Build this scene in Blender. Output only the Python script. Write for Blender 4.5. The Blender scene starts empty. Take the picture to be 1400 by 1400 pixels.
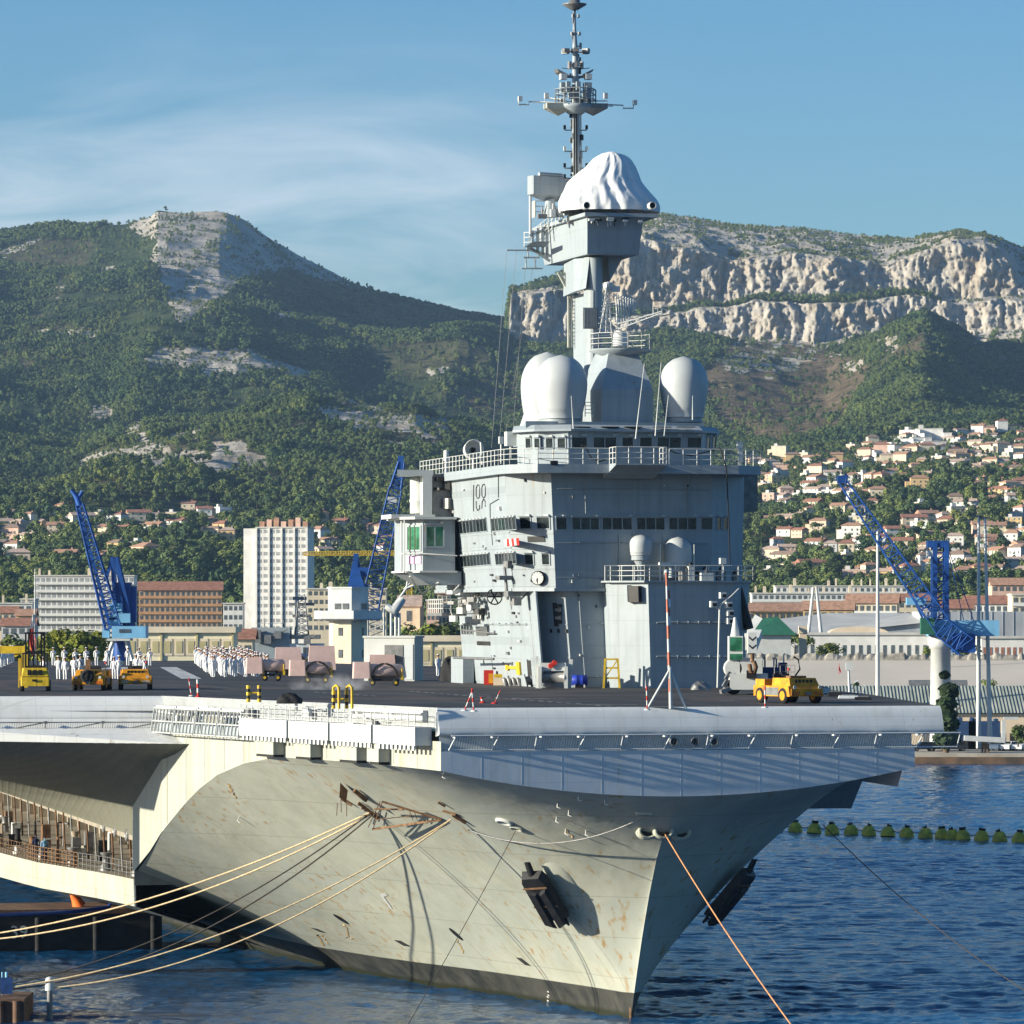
import bpy, math, random
import numpy as np
from mathutils import Vector, Matrix
R = math.radians
random.seed(7)
scene = bpy.context.scene
COL = scene.collection
# ------------------------------------------------------------------ camera model
F, HX, HY, CH = 6250.0, 700.0, 840.0, 23.2       # focal (px of a 1400 frame), principal point, eye height
def at(px, py, Y):
    return Vector(((px-HX)*Y/F, Y, CH-(py-HY)*Y/F))
def atz(px, Y, z):
    return Vector(((px-HX)*Y/F, Y, z))
# ship frame: u to starboard, v aft, origin on the middle of the bow at the water
TH = R(13.5); CT, ST = math.cos(TH), math.sin(TH)
BX, BY = 9.28, 251.2
DECK = 18.1
def s2w(u, v, z): return Vector((BX+u*CT-v*ST, BY+u*ST+v*CT, z))
def w2s(p):
    dx, dy = p[0]-BX, p[1]-BY
    return Vector((dx*CT+dy*ST, -dx*ST+dy*CT, p[2]))
def sv(px, py, v):           # pixel on the plane v = const  -> ship coordinates
    a = (px-HX)/F
    # point (aY, Y): v = -(aY-BX)ST + (Y-BY)CT
    Y = (v - BX*ST + BY*CT)/(CT - a*ST)
    return w2s((a*Y, Y, CH-(py-HY)*Y/F))
def su(px, py, u):           # pixel on the plane u = const
    a = (px-HX)/F
    Y = (u + BX*CT + BY*ST)/(a*CT + ST)
    return w2s((a*Y, Y, CH-(py-HY)*Y/F))
def sz(px, py, z):           # pixel on the plane z = const
    Y = (CH-z)*F/(py-HY)
    return w2s(((px-HX)*Y/F, Y, z))
# ------------------------------------------------------------------ mesh builder
class MB:
    def __init__(s): s.v=[]; s.f=[]; s.m=[]; s.sm=[]
    def add(s, vs, fs, mi=0, smooth=False):
        o=len(s.v); s.v.extend([tuple(p) for p in vs])
        for f in fs: s.f.append([i+o for i in f]); s.m.append(mi); s.sm.append(smooth)
        return s
    def box(s, x0,y0,z0,x1,y1,z1, mi=0, M=None):
        vs=[(x0,y0,z0),(x1,y0,z0),(x1,y1,z0),(x0,y1,z0),(x0,y0,z1),(x1,y0,z1),(x1,y1,z1),(x0,y1,z1)]
        if M is not None: vs=[M@Vector(p) for p in vs]
        return s.add(vs,[(0,3,2,1),(4,5,6,7),(0,1,5,4),(1,2,6,5),(2,3,7,6),(3,0,4,7)],mi)
    def cbox(s, c, d, mi=0, rz=0, M=None):      # centre, full dimensions, turn
        m=Matrix.Translation(c)@Matrix.Rotation(rz,4,'Z')
        if M is not None: m=M@m
        x,y,z=[k/2 for k in d]
        return s.box(-x,-y,-z,x,y,z,mi,m)
    def prism(s, poly, z0, z1, poly2=None, mi=0, capmi=None, smooth=False):
        n=len(poly); p2=poly2 or poly
        a=sum(poly[i][0]*poly[(i+1)%n][1]-poly[(i+1)%n][0]*poly[i][1] for i in range(n))
        if a<0: poly=list(reversed(poly)); p2=list(reversed(p2))
        vs=[(p[0],p[1],z0) for p in poly]+[(p[0],p[1],z1) for p in p2]
        s.add(vs,[(i,(i+1)%n,n+(i+1)%n,n+i) for i in range(n)],mi,smooth)
        s.add(vs,[tuple(range(n-1,-1,-1)),tuple(range(n,2*n))],mi if capmi is None else capmi)
        return s
    def bar(s, a, b, w, h=None, mi=0):            # square bar
        return s.tube([a,b],w*0.7071,4,mi,rz=math.pi/4, smooth=False)
    def tube(s, pts, r, n=6, mi=0, rz=0, smooth=True, cap=True):
        pts=[Vector(p) for p in pts]; rs=r if isinstance(r,(list,tuple)) else [r]*len(pts)
        rings=[]; up0=None
        for i,p in enumerate(pts):
            if i==0: t=pts[1]-p
            elif i==len(pts)-1: t=p-pts[i-1]
            else: t=pts[i+1]-pts[i-1]
            if t.length<1e-9: t=Vector((0,0,1))
            t.normalize()
            if up0 is None: up0=Vector((0,0,1)) if abs(t.z)<.95 else Vector((1,0,0))
            x=up0.cross(t)
            if x.length<1e-6: x=Vector((0,1,0)).cross(t)
            x.normalize(); y=t.cross(x)
            rings.append([p+rs[i]*(math.cos(rz+2*math.pi*k/n)*x+math.sin(rz+2*math.pi*k/n)*y) for k in range(n)])
        vs=[q for ring in rings for q in ring]
        fs=[(i*n+k,i*n+(k+1)%n,(i+1)*n+(k+1)%n,(i+1)*n+k) for i in range(len(pts)-1) for k in range(n)]
        s.add(vs,fs,mi,smooth)
        if cap: s.add(vs,[tuple(range(n-1,-1,-1)),tuple((len(pts)-1)*n+k for k in range(n))],mi)
        return s
    def lathe(s, prof, n=24, mi=0, M=None, smooth=True, cap=True):   # prof: (r,z)
        vs=[]
        for r,z in prof:
            for k in range(n): vs.append(Vector((r*math.cos(2*math.pi*k/n),r*math.sin(2*math.pi*k/n),z)))
        if M is not None: vs=[M@p for p in vs]
        m=len(prof)
        s.add(vs,[(i*n+k,i*n+(k+1)%n,(i+1)*n+(k+1)%n,(i+1)*n+k) for i in range(m-1) for k in range(n)],mi,smooth)
        if cap: s.add(vs,[tuple(range(n-1,-1,-1)),tuple((m-1)*n+k for k in range(n))],mi)
        return s
    def grid(s, rows, mi=0, smooth=True, flip=False):
        n=len(rows[0]); vs=[p for r in rows for p in r]
        fs=[]
        for i in range(len(rows)-1):
            for k in range(n-1):
                q=(i*n+k,i*n+k+1,(i+1)*n+k+1,(i+1)*n+k)
                fs.append(q[::-1] if flip else q)
        return s.add(vs,fs,mi,smooth)
    def mesh(s, name, mats):
        me=bpy.data.meshes.new(name); me.from_pydata(s.v,[],s.f)
        for m in (mats if isinstance(mats,(list,tuple)) else [mats]): me.materials.append(m)
        me.polygons.foreach_set('material_index',s.m); me.polygons.foreach_set('use_smooth',s.sm)
        me.update(); return me
    def build(s, name, mats, parent=None, loc=None):
        o=bpy.data.objects.new(name, s.mesh(name,mats)); COL.objects.link(o)
        if parent is not None: o.parent=parent
        if loc is not None: o.location=loc
        return o
def tag(o, label=None, cat=None, group=None, kind=None):
    if label: o['label']=label
    if cat: o['category']=cat
    if group: o['group']=group
    if kind: o['kind']=kind
    return o
def thing(name, label, cat, loc=(0,0,0), rz=0, group=None):
    o=bpy.data.objects.new(name,None); COL.objects.link(o); o.location=loc; o.rotation_euler=(0,0,rz)
    o.empty_display_size=.3
    return tag(o,label,cat,group)
def dup(root, loc=None, rz=None, label=None, group=None):
    r=root.copy(); COL.objects.link(r)
    if loc is not None: r.location=loc
    if rz is not None: r.rotation_euler=(0,0,rz)
    if label: r['label']=label
    if group: r['group']=group
    for ch in list(root.children):
        c=ch.copy(); COL.objects.link(c); c.parent=r
        for g in list(ch.children):
            d=g.copy(); COL.objects.link(d); d.parent=c
    return r
# ------------------------------------------------------------------ numpy noise
def _h(ix,iy,seed):
    n=(ix.astype(np.int64)*374761393+iy.astype(np.int64)*668265263+seed*974634271)&0xffffffff
    n=((n^(n>>13))*1274126177)&0xffffffff
    return ((n^(n>>16))&0xffff)/65535.0
def vnoise(x,y,seed=0):
    x=np.asarray(x,float); y=np.asarray(y,float)
    ix=np.floor(x); iy=np.floor(y); fx=x-ix; fy=y-iy
    fx=fx*fx*fx*(fx*(fx*6-15)+10); fy=fy*fy*fy*(fy*(fy*6-15)+10)
    a=_h(ix,iy,seed); b=_h(ix+1,iy,seed); c=_h(ix,iy+1,seed); d=_h(ix+1,iy+1,seed)
    return (a*(1-fx)+b*fx)*(1-fy)+(c*(1-fx)+d*fx)*fy
def fbm(x,y,o=4,seed=0,g=.5):
    s=0;a=1;t=0
    for i in range(o):
        s=s+a*vnoise(x*2**i+i*17.3,y*2**i-i*9.1,seed+i); t+=a; a*=g
    return s/t
def ridged(x,y,o=4,seed=0):
    s=0;a=1;t=0
    for i in range(o):
        s=s+a*(1-np.abs(2*vnoise(x*2**i+i*7.7,y*2**i+i*3.1,seed+i)-1)); t+=a; a*=.5
    return s/t
# ------------------------------------------------------------------ materials
def newmat(name):
    m=bpy.data.materials.new(name); m.use_nodes=True
    nt=m.node_tree; b=nt.nodes['Principled BSDF']; return m,nt,b
def N(nt,t,**k):
    n=nt.nodes.new(t)
    for a,v in k.items(): setattr(n,a,v)
    return n
def mat(name, col, rough=.6, var=.12, scale=1.5, metal=0, spec=.3, bump=0, col2=None, streak=None, rnd=0, coord='Object'):
    """paint / stone / wood: base colour broken up by noise, optional vertical streaks of a second colour"""
    m,nt,b=newmat(name); L=nt.links.new
    tc=N(nt,'ShaderNodeTexCoord')
    no=N(nt,'ShaderNodeTexNoise'); no.inputs['Scale'].default_value=scale; no.inputs['Detail'].default_value=6
    L(tc.outputs[coord],no.inputs['Vector'])
    mx=N(nt,'ShaderNodeMix',data_type='RGBA')
    c2=col2 or [c*(1-var) for c in col]
    c1=[min(1,c*(1+var*.6)) for c in col]
    mx.inputs[6].default_value=(*c2,1); mx.inputs[7].default_value=(*c1,1)
    rp=N(nt,'ShaderNodeMapRange'); rp.inputs[1].default_value=.35; rp.inputs[2].default_value=.65
    L(no.outputs['Fac'],rp.inputs[0]); L(rp.outputs[0],mx.inputs[0])
    out=mx.outputs[2]
    if streak:
        mp=N(nt,'ShaderNodeMapping'); mp.inputs['Scale'].default_value=(streak[1],streak[1],streak[1]*.06)
        L(tc.outputs[coord],mp.inputs[0])
        n2=N(nt,'ShaderNodeTexNoise'); n2.inputs['Scale'].default_value=1; n2.inputs['Detail'].default_value=4
        L(mp.outputs[0],n2.inputs['Vector'])
        r2=N(nt,'ShaderNodeMapRange'); r2.inputs[1].default_value=streak[2]; r2.inputs[2].default_value=streak[2]+.2; r2.inputs[4].default_value=streak[3]
        L(n2.outputs['Fac'],r2.inputs[0])
        m2=N(nt,'ShaderNodeMix',data_type='RGBA'); m2.inputs[7].default_value=(*streak[0],1)
        L(r2.outputs[0],m2.inputs[0]); L(out,m2.inputs[6]); out=m2.outputs[2]
    if rnd:
        oi=N(nt,'ShaderNodeObjectInfo'); hs=N(nt,'ShaderNodeHueSaturation')
        r3=N(nt,'ShaderNodeMapRange'); r3.inputs[3].default_value=1-rnd; r3.inputs[4].default_value=1+rnd
        L(oi.outputs['Random'],r3.inputs[0]); L(r3.outputs[0],hs.inputs['Value']); L(out,hs.inputs['Color']); out=hs.outputs[0]
    L(out,b.inputs['Base Color'])
    b.inputs['Roughness'].default_value=rough; b.inputs['Metallic'].default_value=metal
    b.inputs['Specular IOR Level'].default_value=spec
    if bump:
        bp=N(nt,'ShaderNodeBump'); bp.inputs['Strength'].default_value=bump; bp.inputs['Distance'].default_value=.05
        L(no.outputs['Fac'],bp.inputs['Height']); L(bp.outputs[0],b.inputs['Normal'])
    return m
# ------------------------------------------------------------------ camera, sun, sky
cam=bpy.data.cameras.new('camera'); co=bpy.data.objects.new('camera',cam); COL.objects.link(co)
cam.sensor_width=36; cam.lens=36*F/1400; cam.shift_y=(HY-700)/1400; cam.clip_start=1; cam.clip_end=60000
co.location=(0,0,CH); co.rotation_euler=(R(90),0,0); scene.camera=co
scene.render.resolution_x=scene.render.resolution_y=1024
SUN_AZ, SUN_EL = R(16.6), R(14.5)      # light travels towards +X, a little towards +Y
sd=Vector((math.cos(SUN_AZ)*math.cos(SUN_EL), math.sin(SUN_AZ)*math.cos(SUN_EL), -math.sin(SUN_EL)))
sl=bpy.data.lights.new('sun','SUN'); sl.energy=5.0; sl.angle=R(.55); sl.color=(1,.925,.75)
so=bpy.data.objects.new('sun',sl); COL.objects.link(so); so.rotation_euler=sd.to_track_quat('-Z','Y').to_euler(); so.location=(-200,-60,200)
w=bpy.data.worlds.new('World'); scene.world=w; w.use_nodes=True
nt=w.node_tree; L=nt.links.new; bg=nt.nodes['Background']
sky=N(nt,'ShaderNodeTexSky',sky_type='NISHITA'); sky.sun_disc=False; sky.sun_elevation=SUN_EL
# sun stands towards -sd; Blender's sky measures rotation clockwise from +Y
sky.sun_rotation=math.atan2(-sd.x,-sd.y); sky.altitude=0; sky.air_density=1.0; sky.dust_density=.6; sky.ozone_density=4.5
bg.inputs['Strength'].default_value=.076
# thin cirrus, laid out on the sky by direction
tc=N(nt,'ShaderNodeTexCoord'); sp=N(nt,'ShaderNodeSeparateXYZ'); L(tc.outputs['Generated'],sp.inputs[0])
mp=N(nt,'ShaderNodeMapping'); mp.inputs['Scale'].default_value=(14,14,60); mp.inputs['Rotation'].default_value=(0,R(-7),0)
L(tc.outputs['Generated'],mp.inputs[0])
n1=N(nt,'ShaderNodeTexNoise'); n1.inputs['Scale'].default_value=1; n1.inputs['Detail'].default_value=7; n1.inputs['Roughness'].default_value=.55; n1.inputs['Distortion'].default_value=.6
L(mp.outputs[0],n1.inputs['Vector'])
rp=N(nt,'ShaderNodeMapRange'); rp.inputs[1].default_value=.36; rp.inputs[2].default_value=.80; rp.inputs[4].default_value=.6
L(n1.outputs['Fac'],rp.inputs[0])
xr=N(nt,'ShaderNodeMapRange',interpolation_type='SMOOTHSTEP'); xr.inputs[1].default_value=.045; xr.inputs[2].default_value=-.03      # more cloud to the left
L(sp.outputs['X'],xr.inputs[0])
zr=N(nt,'ShaderNodeMapRange',interpolation_type='SMOOTHSTEP'); zr.inputs[1].default_value=.135; zr.inputs[2].default_value=.076
L(sp.outputs['Z'],zr.inputs[0])
m1=N(nt,'ShaderNodeMath',operation='MULTIPLY'); L(rp.outputs[0],m1.inputs[0]); L(xr.outputs[0],m1.inputs[1])
m2=N(nt,'ShaderNodeMath',operation='MULTIPLY'); L(m1.outputs[0],m2.inputs[0]); L(zr.outputs[0],m2.inputs[1])
# a vapour trail, low contrast
mp2=N(nt,'ShaderNodeMapping'); mp2.inputs['Rotation'].default_value=(0,R(-7),0); mp2.inputs['Scale'].default_value=(5,5,330); mp2.inputs['Location'].default_value=(0,0,0)
L(tc.outputs['Generated'],mp2.inputs[0])
mx=N(nt,'ShaderNodeMix',data_type='RGBA'); mx.inputs[7].default_value=(9.0,8.6,8.6,1)
L(sky.outputs[0],mx.inputs[6]); L(m2.outputs[0],mx.inputs[0])
hs=N(nt,'ShaderNodeHueSaturation'); hs.inputs['Saturation'].default_value=1.18
L(mx.outputs[2],hs.inputs['Color']); L(hs.outputs[0],bg.inputs['Color'])
scene.view_settings.view_transform='Standard'; scene.view_settings.look='None'; scene.view_settings.gamma=1
scene.view_settings.exposure=.97
scene.render.film_transparent=False
cy=scene.cycles
cy.use_denoising=True; cy.max_bounces=5; cy.diffuse_bounces=2; cy.glossy_bounces=3; cy.volume_bounces=0; cy.transparent_max_bounces=6
cy.use_adaptive_sampling=True
# ------------------------------------------------------------------ hills
LAY=[ # (distance, crest picture-heights along the view) : from the plain up to the far ridge
 (1250,[(-500,937),(1900,937)]),
 (1700,[(-500,885),(300,885),(500,890),(900,890),(1100,880),(1900,870)]),
 (2100,[(-500,800),(0,808),(200,800),(330,815),(450,822),(700,820),(1000,826),(1100,815),(1250,800),(1400,790),(1900,770)]),
 (2700,[(-500,690),(0,725),(100,722),(200,722),(330,728),(430,715),(560,725),(700,730),(1000,725),(1100,710),(1250,690),(1400,675),(1900,650)]),
 (3150,[(-500,650),(0,690),(60,690),(95,664),(150,635),(250,640),(330,640),(430,640),(520,650),(700,680),(1000,668),(1100,650),(1250,640),(1400,632),(1900,600)]),
 (3500,[(-500,600),(0,650),(60,655),(100,655),(140,628),(200,607),(260,598),(330,576),(420,553),(500,563),(560,572),(640,590),(700,605),(850,612),(1000,622),(1100,608),(1180,600),(1250,596),(1400,588),(1900,560)]),
 (3900,[(-500,570),(0,622),(100,612),(150,600),(180,582),(215,585),(260,590),(330,590),(420,560),(500,556),(600,568),(700,580),(850,585),(1000,580),(1100,578),(1160,570),(1200,545),(1260,520),(1330,548),(1400,560),(1900,520)]),
 (4300,[(-500,500),(0,542),(80,530),(150,512),(200,485),(260,480),(340,487),(420,510),(480,530),(540,538),(620,545),(700,552),(850,530),(950,516),(1000,520),(1080,540),(1130,545),(1170,520),(1215,475),(1265,452),(1320,482),(1400,520),(1900,480)]),
 (4640,[(-500,420),(0,452),(100,450),(200,447),(260,445),(330,452),(400,470),(480,490),(560,492),(640,490),(692,490),(710,482),(760,482),(850,480),(950,470),(1000,474),(1060,475),(1120,478),(1180,470),(1240,452),(1270,448),(1330,476),(1400,468),(1900,440)]),
 (4700,[(-500,405),(0,432),(100,430),(200,432),(260,430),(330,440),(400,455),(480,476),(560,481),(640,481),(692,482),(699,474),(760,478),(850,470),(900,455),(950,462),(1000,468),(1060,462),(1120,467),(1160,458),(1240,446),(1300,452),(1330,458),(1400,450),(1900,420)]),
 (4728,[(-500,400),(0,428),(200,428),(330,436),(400,450),(480,470),(560,477),(640,478),(692,478),(699,412),(720,404),(776,398),(800,425),(850,440),(900,434),(950,428),(1000,424),(1040,412),(1100,416),(1160,414),(1240,404),(1270,405),(1310,415),(1360,412),(1400,415),(1900,395)]),
 (4800,[(-500,390),(0,415),(200,415),(330,428),(400,440),(480,462),(560,472),(640,474),(692,475),(699,408),(720,400),(776,393),(800,415),(850,425),(900,430),(950,420),(1000,414),(1040,402),(1100,404),(1160,403),(1240,398),(1270,400),(1310,408),(1360,406),(1400,408),(1900,385)]),
 (4828,[(-500,386),(0,410),(200,410),(330,424),(400,437),(480,460),(560,470),(640,473),(692,473),(699,404),(720,396),(770,388),(830,360),(850,335),(880,330),(905,340),(950,345),(1000,358),(1060,352),(1080,347),(1130,354),(1200,362),(1240,352),(1275,340),(1300,330),(1345,335),(1375,352),(1392,385),(1400,395),(1900,370)]),
 (5100,[(-500,350),(0,368),(120,360),(190,345),(215,330),(300,345),(400,398),(480,430),(560,450),(640,462),(690,466),(697,400),(720,393),(760,384),(850,315),(905,310),(1000,325),(1100,330),(1200,338),(1260,332),(1310,320),(1350,328),(1395,350),(1500,350),(1900,350)]),
 (5400,[(-500,330),(0,319),(60,309),(120,308),(160,308),(180,304),(205,297),(215,288),(250,290),(310,292),(340,304),(380,334),(420,357),(455,371),(482,387),(520,402),(600,424),(690,442),(720,410),(760,382),(860,301),(905,293),(1000,306),(1100,312),(1170,322),(1250,326),(1310,316),(1350,323),(1395,338),(1500,345),(1900,350)]),
 (5900,[(-500,420),(200,390),(480,470),(700,500),(900,390),(1400,420),(1900,430)]),
 (6600,[(-500,700),(1900,700)]),
]
pxs=np.concatenate([np.linspace(-420,-60,60),np.linspace(-57,1457,780),np.linspace(1460,1820,60)])
Ys=np.concatenate([np.linspace(1250,2100,60),np.linspace(2108,3900,190)[0:],np.linspace(3910,4640,90),np.linspace(4643,4700,14),np.linspace(4702,4728,22),np.linspace(4732,4800,16),np.linspace(4802,4828,26),np.linspace(4834,5400,90),np.linspace(5410,5900,20),np.linspace(5920,6600,8)])
LY=np.array([l[0] for l in LAY],float)
LP=np.array([np.interp(pxs,[p[0] for p in l[1]],[p[1] for p in l[1]]) for l in LAY])   # layers x columns
LZ=CH-(LP-HY)*LY[:,None]/F
nr,nc=len(Ys),len(pxs)
Z=np.empty((nr,nc))
for j in range(nc): Z[:,j]=np.interp(Ys,LY,LZ[:,j])
PX,YY=np.meshgrid(pxs,Ys); XX=(PX-HX)*YY/F
# gullies running downhill and rough ground; faded out towards the crest line and the plain
env=np.clip((YY-1800)/900,0,1)*np.clip((5400-YY)/500,0,1)
right=np.clip((PX-693)/12,0,1)
cl_lo=np.exp(-((YY-4714)/26)**2)*right; cl_hi=np.exp(-((YY-4815)/26)**2)*right
cliff=np.clip(cl_lo+cl_hi,0,1)
wx=XX+60*(fbm(XX/300,YY/300,3,5)-.5); wy=YY+120*(fbm(XX/300+9,YY/300,3,6)-.5)
gul=ridged(wx/380,wy/1300,3,11)-.5
Z+=env*(1-cliff)*((60*gul+70*(ridged(wx/640+3.3,wy/1700,2,13)-.66)*np.clip((5000-YY)/500,0,1))*(1-.6*np.clip((PX-640)/120,0,1))*np.clip((YY-2400)/1200,0,1)*(1-.55*right*np.clip((YY-4500)/150,0,1))+16*(fbm(wx/130,wy/150,4,21)-.5)+ (YY>2500)*7*(ridged(XX/45,YY/45,3,31)-.5))
rough=np.clip((YY-4650)/60,0,1)*right
Z+=rough*(YY<5395)*6*(ridged(XX/22,YY/30,4,41)-.5)*np.clip((5420-YY)/200,.25,1)
Z+=np.clip(1-np.abs(YY-5400)/120,0,1)*5*(fbm(XX/30,YY/60,3,51)-.5)
# cliff flutes: push the rock faces to and fro in depth
xw=XX+14*(fbm(XX/40,Z/30,3,67)-.5); blk=lambda a,n: np.round(a*n)/n
fl=ridged(xw/105,Z/300,2,61)*36+blk(fbm(xw/42,Z/55,3,62),9)*22+ridged(xw/26,Z/80,2,68)*13+blk(fbm(xw/13,Z/16,3,64),7)*11+ridged(xw/6,Z/12,2,66)*8+ridged(XX/3.4,Z/7,2,69)*3+5*fbm(Z/7+.02*XX,Z/9,2,73)-44
YD=YY+np.clip(cliff*1.3,0,1)*fl*1.35
XX=(PX-HX)*YY/F
lgap=np.clip((fbm(XX/85,YY/200,3,72)-.47)*14,0,1)
# cliff picture heights for masks
PY=HY-(Z-CH)*F/YD
def inpoly(poly):
    x,y=PX,PY; ins=np.zeros(x.shape,bool); n=len(poly)
    for i in range(n):
        x1,y1=poly[i]; x2,y2=poly[(i+1)%n]
        c=((y1>y)!=(y2>y))&(x<(x2-x1)*(y-y1)/((y2-y1) if y2!=y1 else 1e-9)+x1); ins^=c
    return ins.astype(float)
def blur(a,k=3):
    for _ in range(k):
        a=(a+np.roll(a,1,0)+np.roll(a,-1,0)+np.roll(a,1,1)+np.roll(a,-1,1))/5
    return a
spk=fbm(XX/16,YY/26,4,81); spk2=fbm(XX/60,YY/80,3,82)
def rockpatch(poly,amt,k=4): return blur(inpoly(poly),k)*amt
base=np.zeros_like(Z)
for poly,amt in [([(175,312),(205,290),(310,288),(345,300),(482,380),(490,392),(440,384),(390,372),(340,378),(300,410),(243,442),(236,420),(208,355),(215,330)],1.0),
  ([(195,500),(215,478),(270,474),(340,482),(430,508),(425,520),(350,510),(300,515),(250,505)],.95),
  ([(160,605),(175,580),(190,572),(205,600),(200,608)],1.0),([(120,570),(128,550),(150,560),(150,575)],.8),([(140,378),(143,364),(156,364),(156,377)],1.0),
  ([(90,665),(110,632),(170,610),(260,598),(330,606),(380,640),(250,650),(150,655)],.68),
  ([(430,556),(480,552),(620,578),(600,590),(520,590),(450,575)],.85),([(540,590),(480,600),(520,610),(640,612),(640,595)],.5),
  ([(0,345),(60,322),(55,330),(5,352)],.6),([(70,395),(105,355),(110,362),(80,410)],.45),([(35,455),(130,452),(135,460),(40,462)],.7),
  ([(600,452),(540,448),(545,456),(600,458)],.8),([(375,435),(395,420),(400,432)],.8),([(585,505),(610,500),(610,512),(590,514)],.7),
  ([(1195,470),(1222,462),(1228,480),(1205,482)],.9),([(1150,500),(1180,490),(1175,505),(1160,506)],.85),([(1325,470),(1350,450),(1352,475),(1330,478)],.95),([(1360,460),(1400,440),(1400,470),(1365,472)],.9),
  ([(1340,500),(1400,470),(1400,500),(1360,505)],.55),([(960,500),(1000,470),(1150,465),(1170,480),(1100,500),(1050,520)],.40),([(1180,600),(1260,585),(1240,600),(1170,615)],.6)]:
    base=np.maximum(base,rockpatch(poly,amt))
rock=np.clip((base-.22+(spk-.5)*2.1)*3.2,0,1)*(base>.05)
steep=np.clip(cliff*1.7,0,1)
plat=np.clip((YY-4832)/30,0,1)*right*(PX>845)
rock=np.maximum(rock,plat*np.clip((.80+(.5-spk)*2.3+(.5-spk2)*1.2)*2,0,1))
rock=np.maximum(rock,steep*np.clip((.95-(spk-.5)*1.6)*2,0,1)*np.clip(2.2-2*np.clip((YY-4745)/20,0,1)*np.clip((4795-YY)/20,0,1),0,1))
ledge=np.clip((YY-4735)/6,0,1)*np.clip((4800-YY)/6,0,1)*right
rock=np.maximum(rock,ledge*lgap*np.clip((.75-(spk-.5)*2)*2,0,1))
rock=np.where((PX>690)&(PX<850)&(YY>4835),rock*.25,rock)
brown=np.zeros_like(Z)
for poly,amt in [([(950,520),(1000,470),(1100,470),(1190,500),(1150,590),(1060,610),(985,590)],1.0),([(1200,500),(1265,448),(1290,460),(1260,495)],.8),([(600,540),(700,510),(720,560),(640,560)],.8),([(430,560),(480,550),(620,580),(600,640),(480,640),(360,600)],.6),([(0,430),(80,430),(130,470),(60,520),(0,500)],.5),([(90,655),(150,610),(330,600),(420,660),(250,680)],.5),([(0,330),(60,315),(140,310),(100,400),(30,420)],.45),([(480,460),(640,450),(690,500),(560,520)],.35)]:
    brown=np.maximum(brown,rockpatch(poly,amt,8))
me=bpy.data.meshes.new('terrain')
co3=np.stack([XX*(YD/YY),YD,Z],-1).reshape(-1,3)
idx=np.arange(nr*nc).reshape(nr,nc)
q=np.stack([idx[:-1,:-1],idx[:-1,1:],idx[1:,1:],idx[1:,:-1]],-1).reshape(-1,4)
me.vertices.add(nr*nc); me.vertices.foreach_set('co',co3.ravel())
me.loops.add(q.size); me.loops.foreach_set('vertex_index',q.ravel().astype(np.int32))
me.polygons.add(len(q)); me.polygons.foreach_set('loop_start',np.arange(0,q.size,4,dtype=np.int32)); me.polygons.foreach_set('loop_total',np.full(len(q),4,np.int32))
me.polygons.foreach_set('use_smooth',np.ones(len(q),bool))
me.update(calc_edges=True)
for nm,a in (('rock',rock),('brown',brown)):
    at_=me.attributes.new(nm,'FLOAT','POINT'); at_.data.foreach_set('value',a.ravel().astype(np.float32))
# ground material: forest floor, dry scrub, limestone
m,nt,b=newmat('hillside'); L=nt.links.new
tc=N(nt,'ShaderNodeTexCoord')
def noise(nt,sc,vec,det=6,ro=.6,scale3=None):
    n=N(nt,'ShaderNodeTexNoise'); n.inputs['Scale'].default_value=sc; n.inputs['Detail'].default_value=det; n.inputs['Roughness'].default_value=ro
    if scale3:
        mp=N(nt,'ShaderNodeMapping'); mp.inputs['Scale'].default_value=scale3; nt.links.new(vec,mp.inputs[0]); vec=mp.outputs[0]
    nt.links.new(vec,n.inputs['Vector']); return n.outputs['Fac']
def ramp(nt,fac,stops):
    r=N(nt,'ShaderNodeValToRGB'); e=r.color_ramp.elements
    while len(e)<len(stops): e.new(.5)
    for k,(p,c) in zip(e,stops): k.position=p; k.color=(*c,1)
    nt.links.new(fac,r.inputs[0]); return r.outputs[0]
def mixc(nt,f,a,b):
    x=N(nt,'ShaderNodeMix',data_type='RGBA')
    for s,k in ((0,f),(6,a),(7,b)):
        if hasattr(k,'links') or hasattr(k,'is_linked'): nt.links.new(k,x.inputs[s])
        else: x.inputs[s].default_value=k if s==0 else (*k,1)
    return x.outputs[2]
O=tc.outputs['Object']
green=ramp(nt,noise(nt,.05,O),[(.3,(.030,.048,.022)),(.55,(.055,.075,.030)),(.75,(.10,.11,.05))])
dry=ramp(nt,noise(nt,.09,O),[(.3,(.075,.062,.036)),(.55,(.16,.12,.075)),(.75,(.24,.19,.13))])
lime=ramp(nt,noise(nt,.06,O,8,.65,(1,1,.45)),[(.3,(.25,.22,.185)),(.45,(.40,.36,.305)),(.62,(.53,.495,.435)),(.8,(.60,.575,.53))])
och=ramp(nt,noise(nt,.012,O,5),[(.52,(.50,.45,.39)),(.62,(.54,.39,.24))])
lime=mixc(nt,.24,lime,och)
lime=mixc(nt,ramp(nt,noise(nt,1,O,6,.65,(.11,.11,.016)),[(.36,(.6,.6,.6)),(.44,(0,0,0))]),lime,(.16,.14,.115))
ab=N(nt,'ShaderNodeAttribute',attribute_name='brown'); ar=N(nt,'ShaderNodeAttribute',attribute_name='rock')
c=mixc(nt,ab.outputs['Fac'],green,dry)
rr=N(nt,'ShaderNodeMapRange'); rr.inputs[1].default_value=.35; rr.inputs[2].default_value=.6
ad=N(nt,'ShaderNodeMath',operation='MULTIPLY_ADD'); ad.inputs[1].default_value=.5; L(noise(nt,.16,O,5),ad.inputs[0]); 
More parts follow.
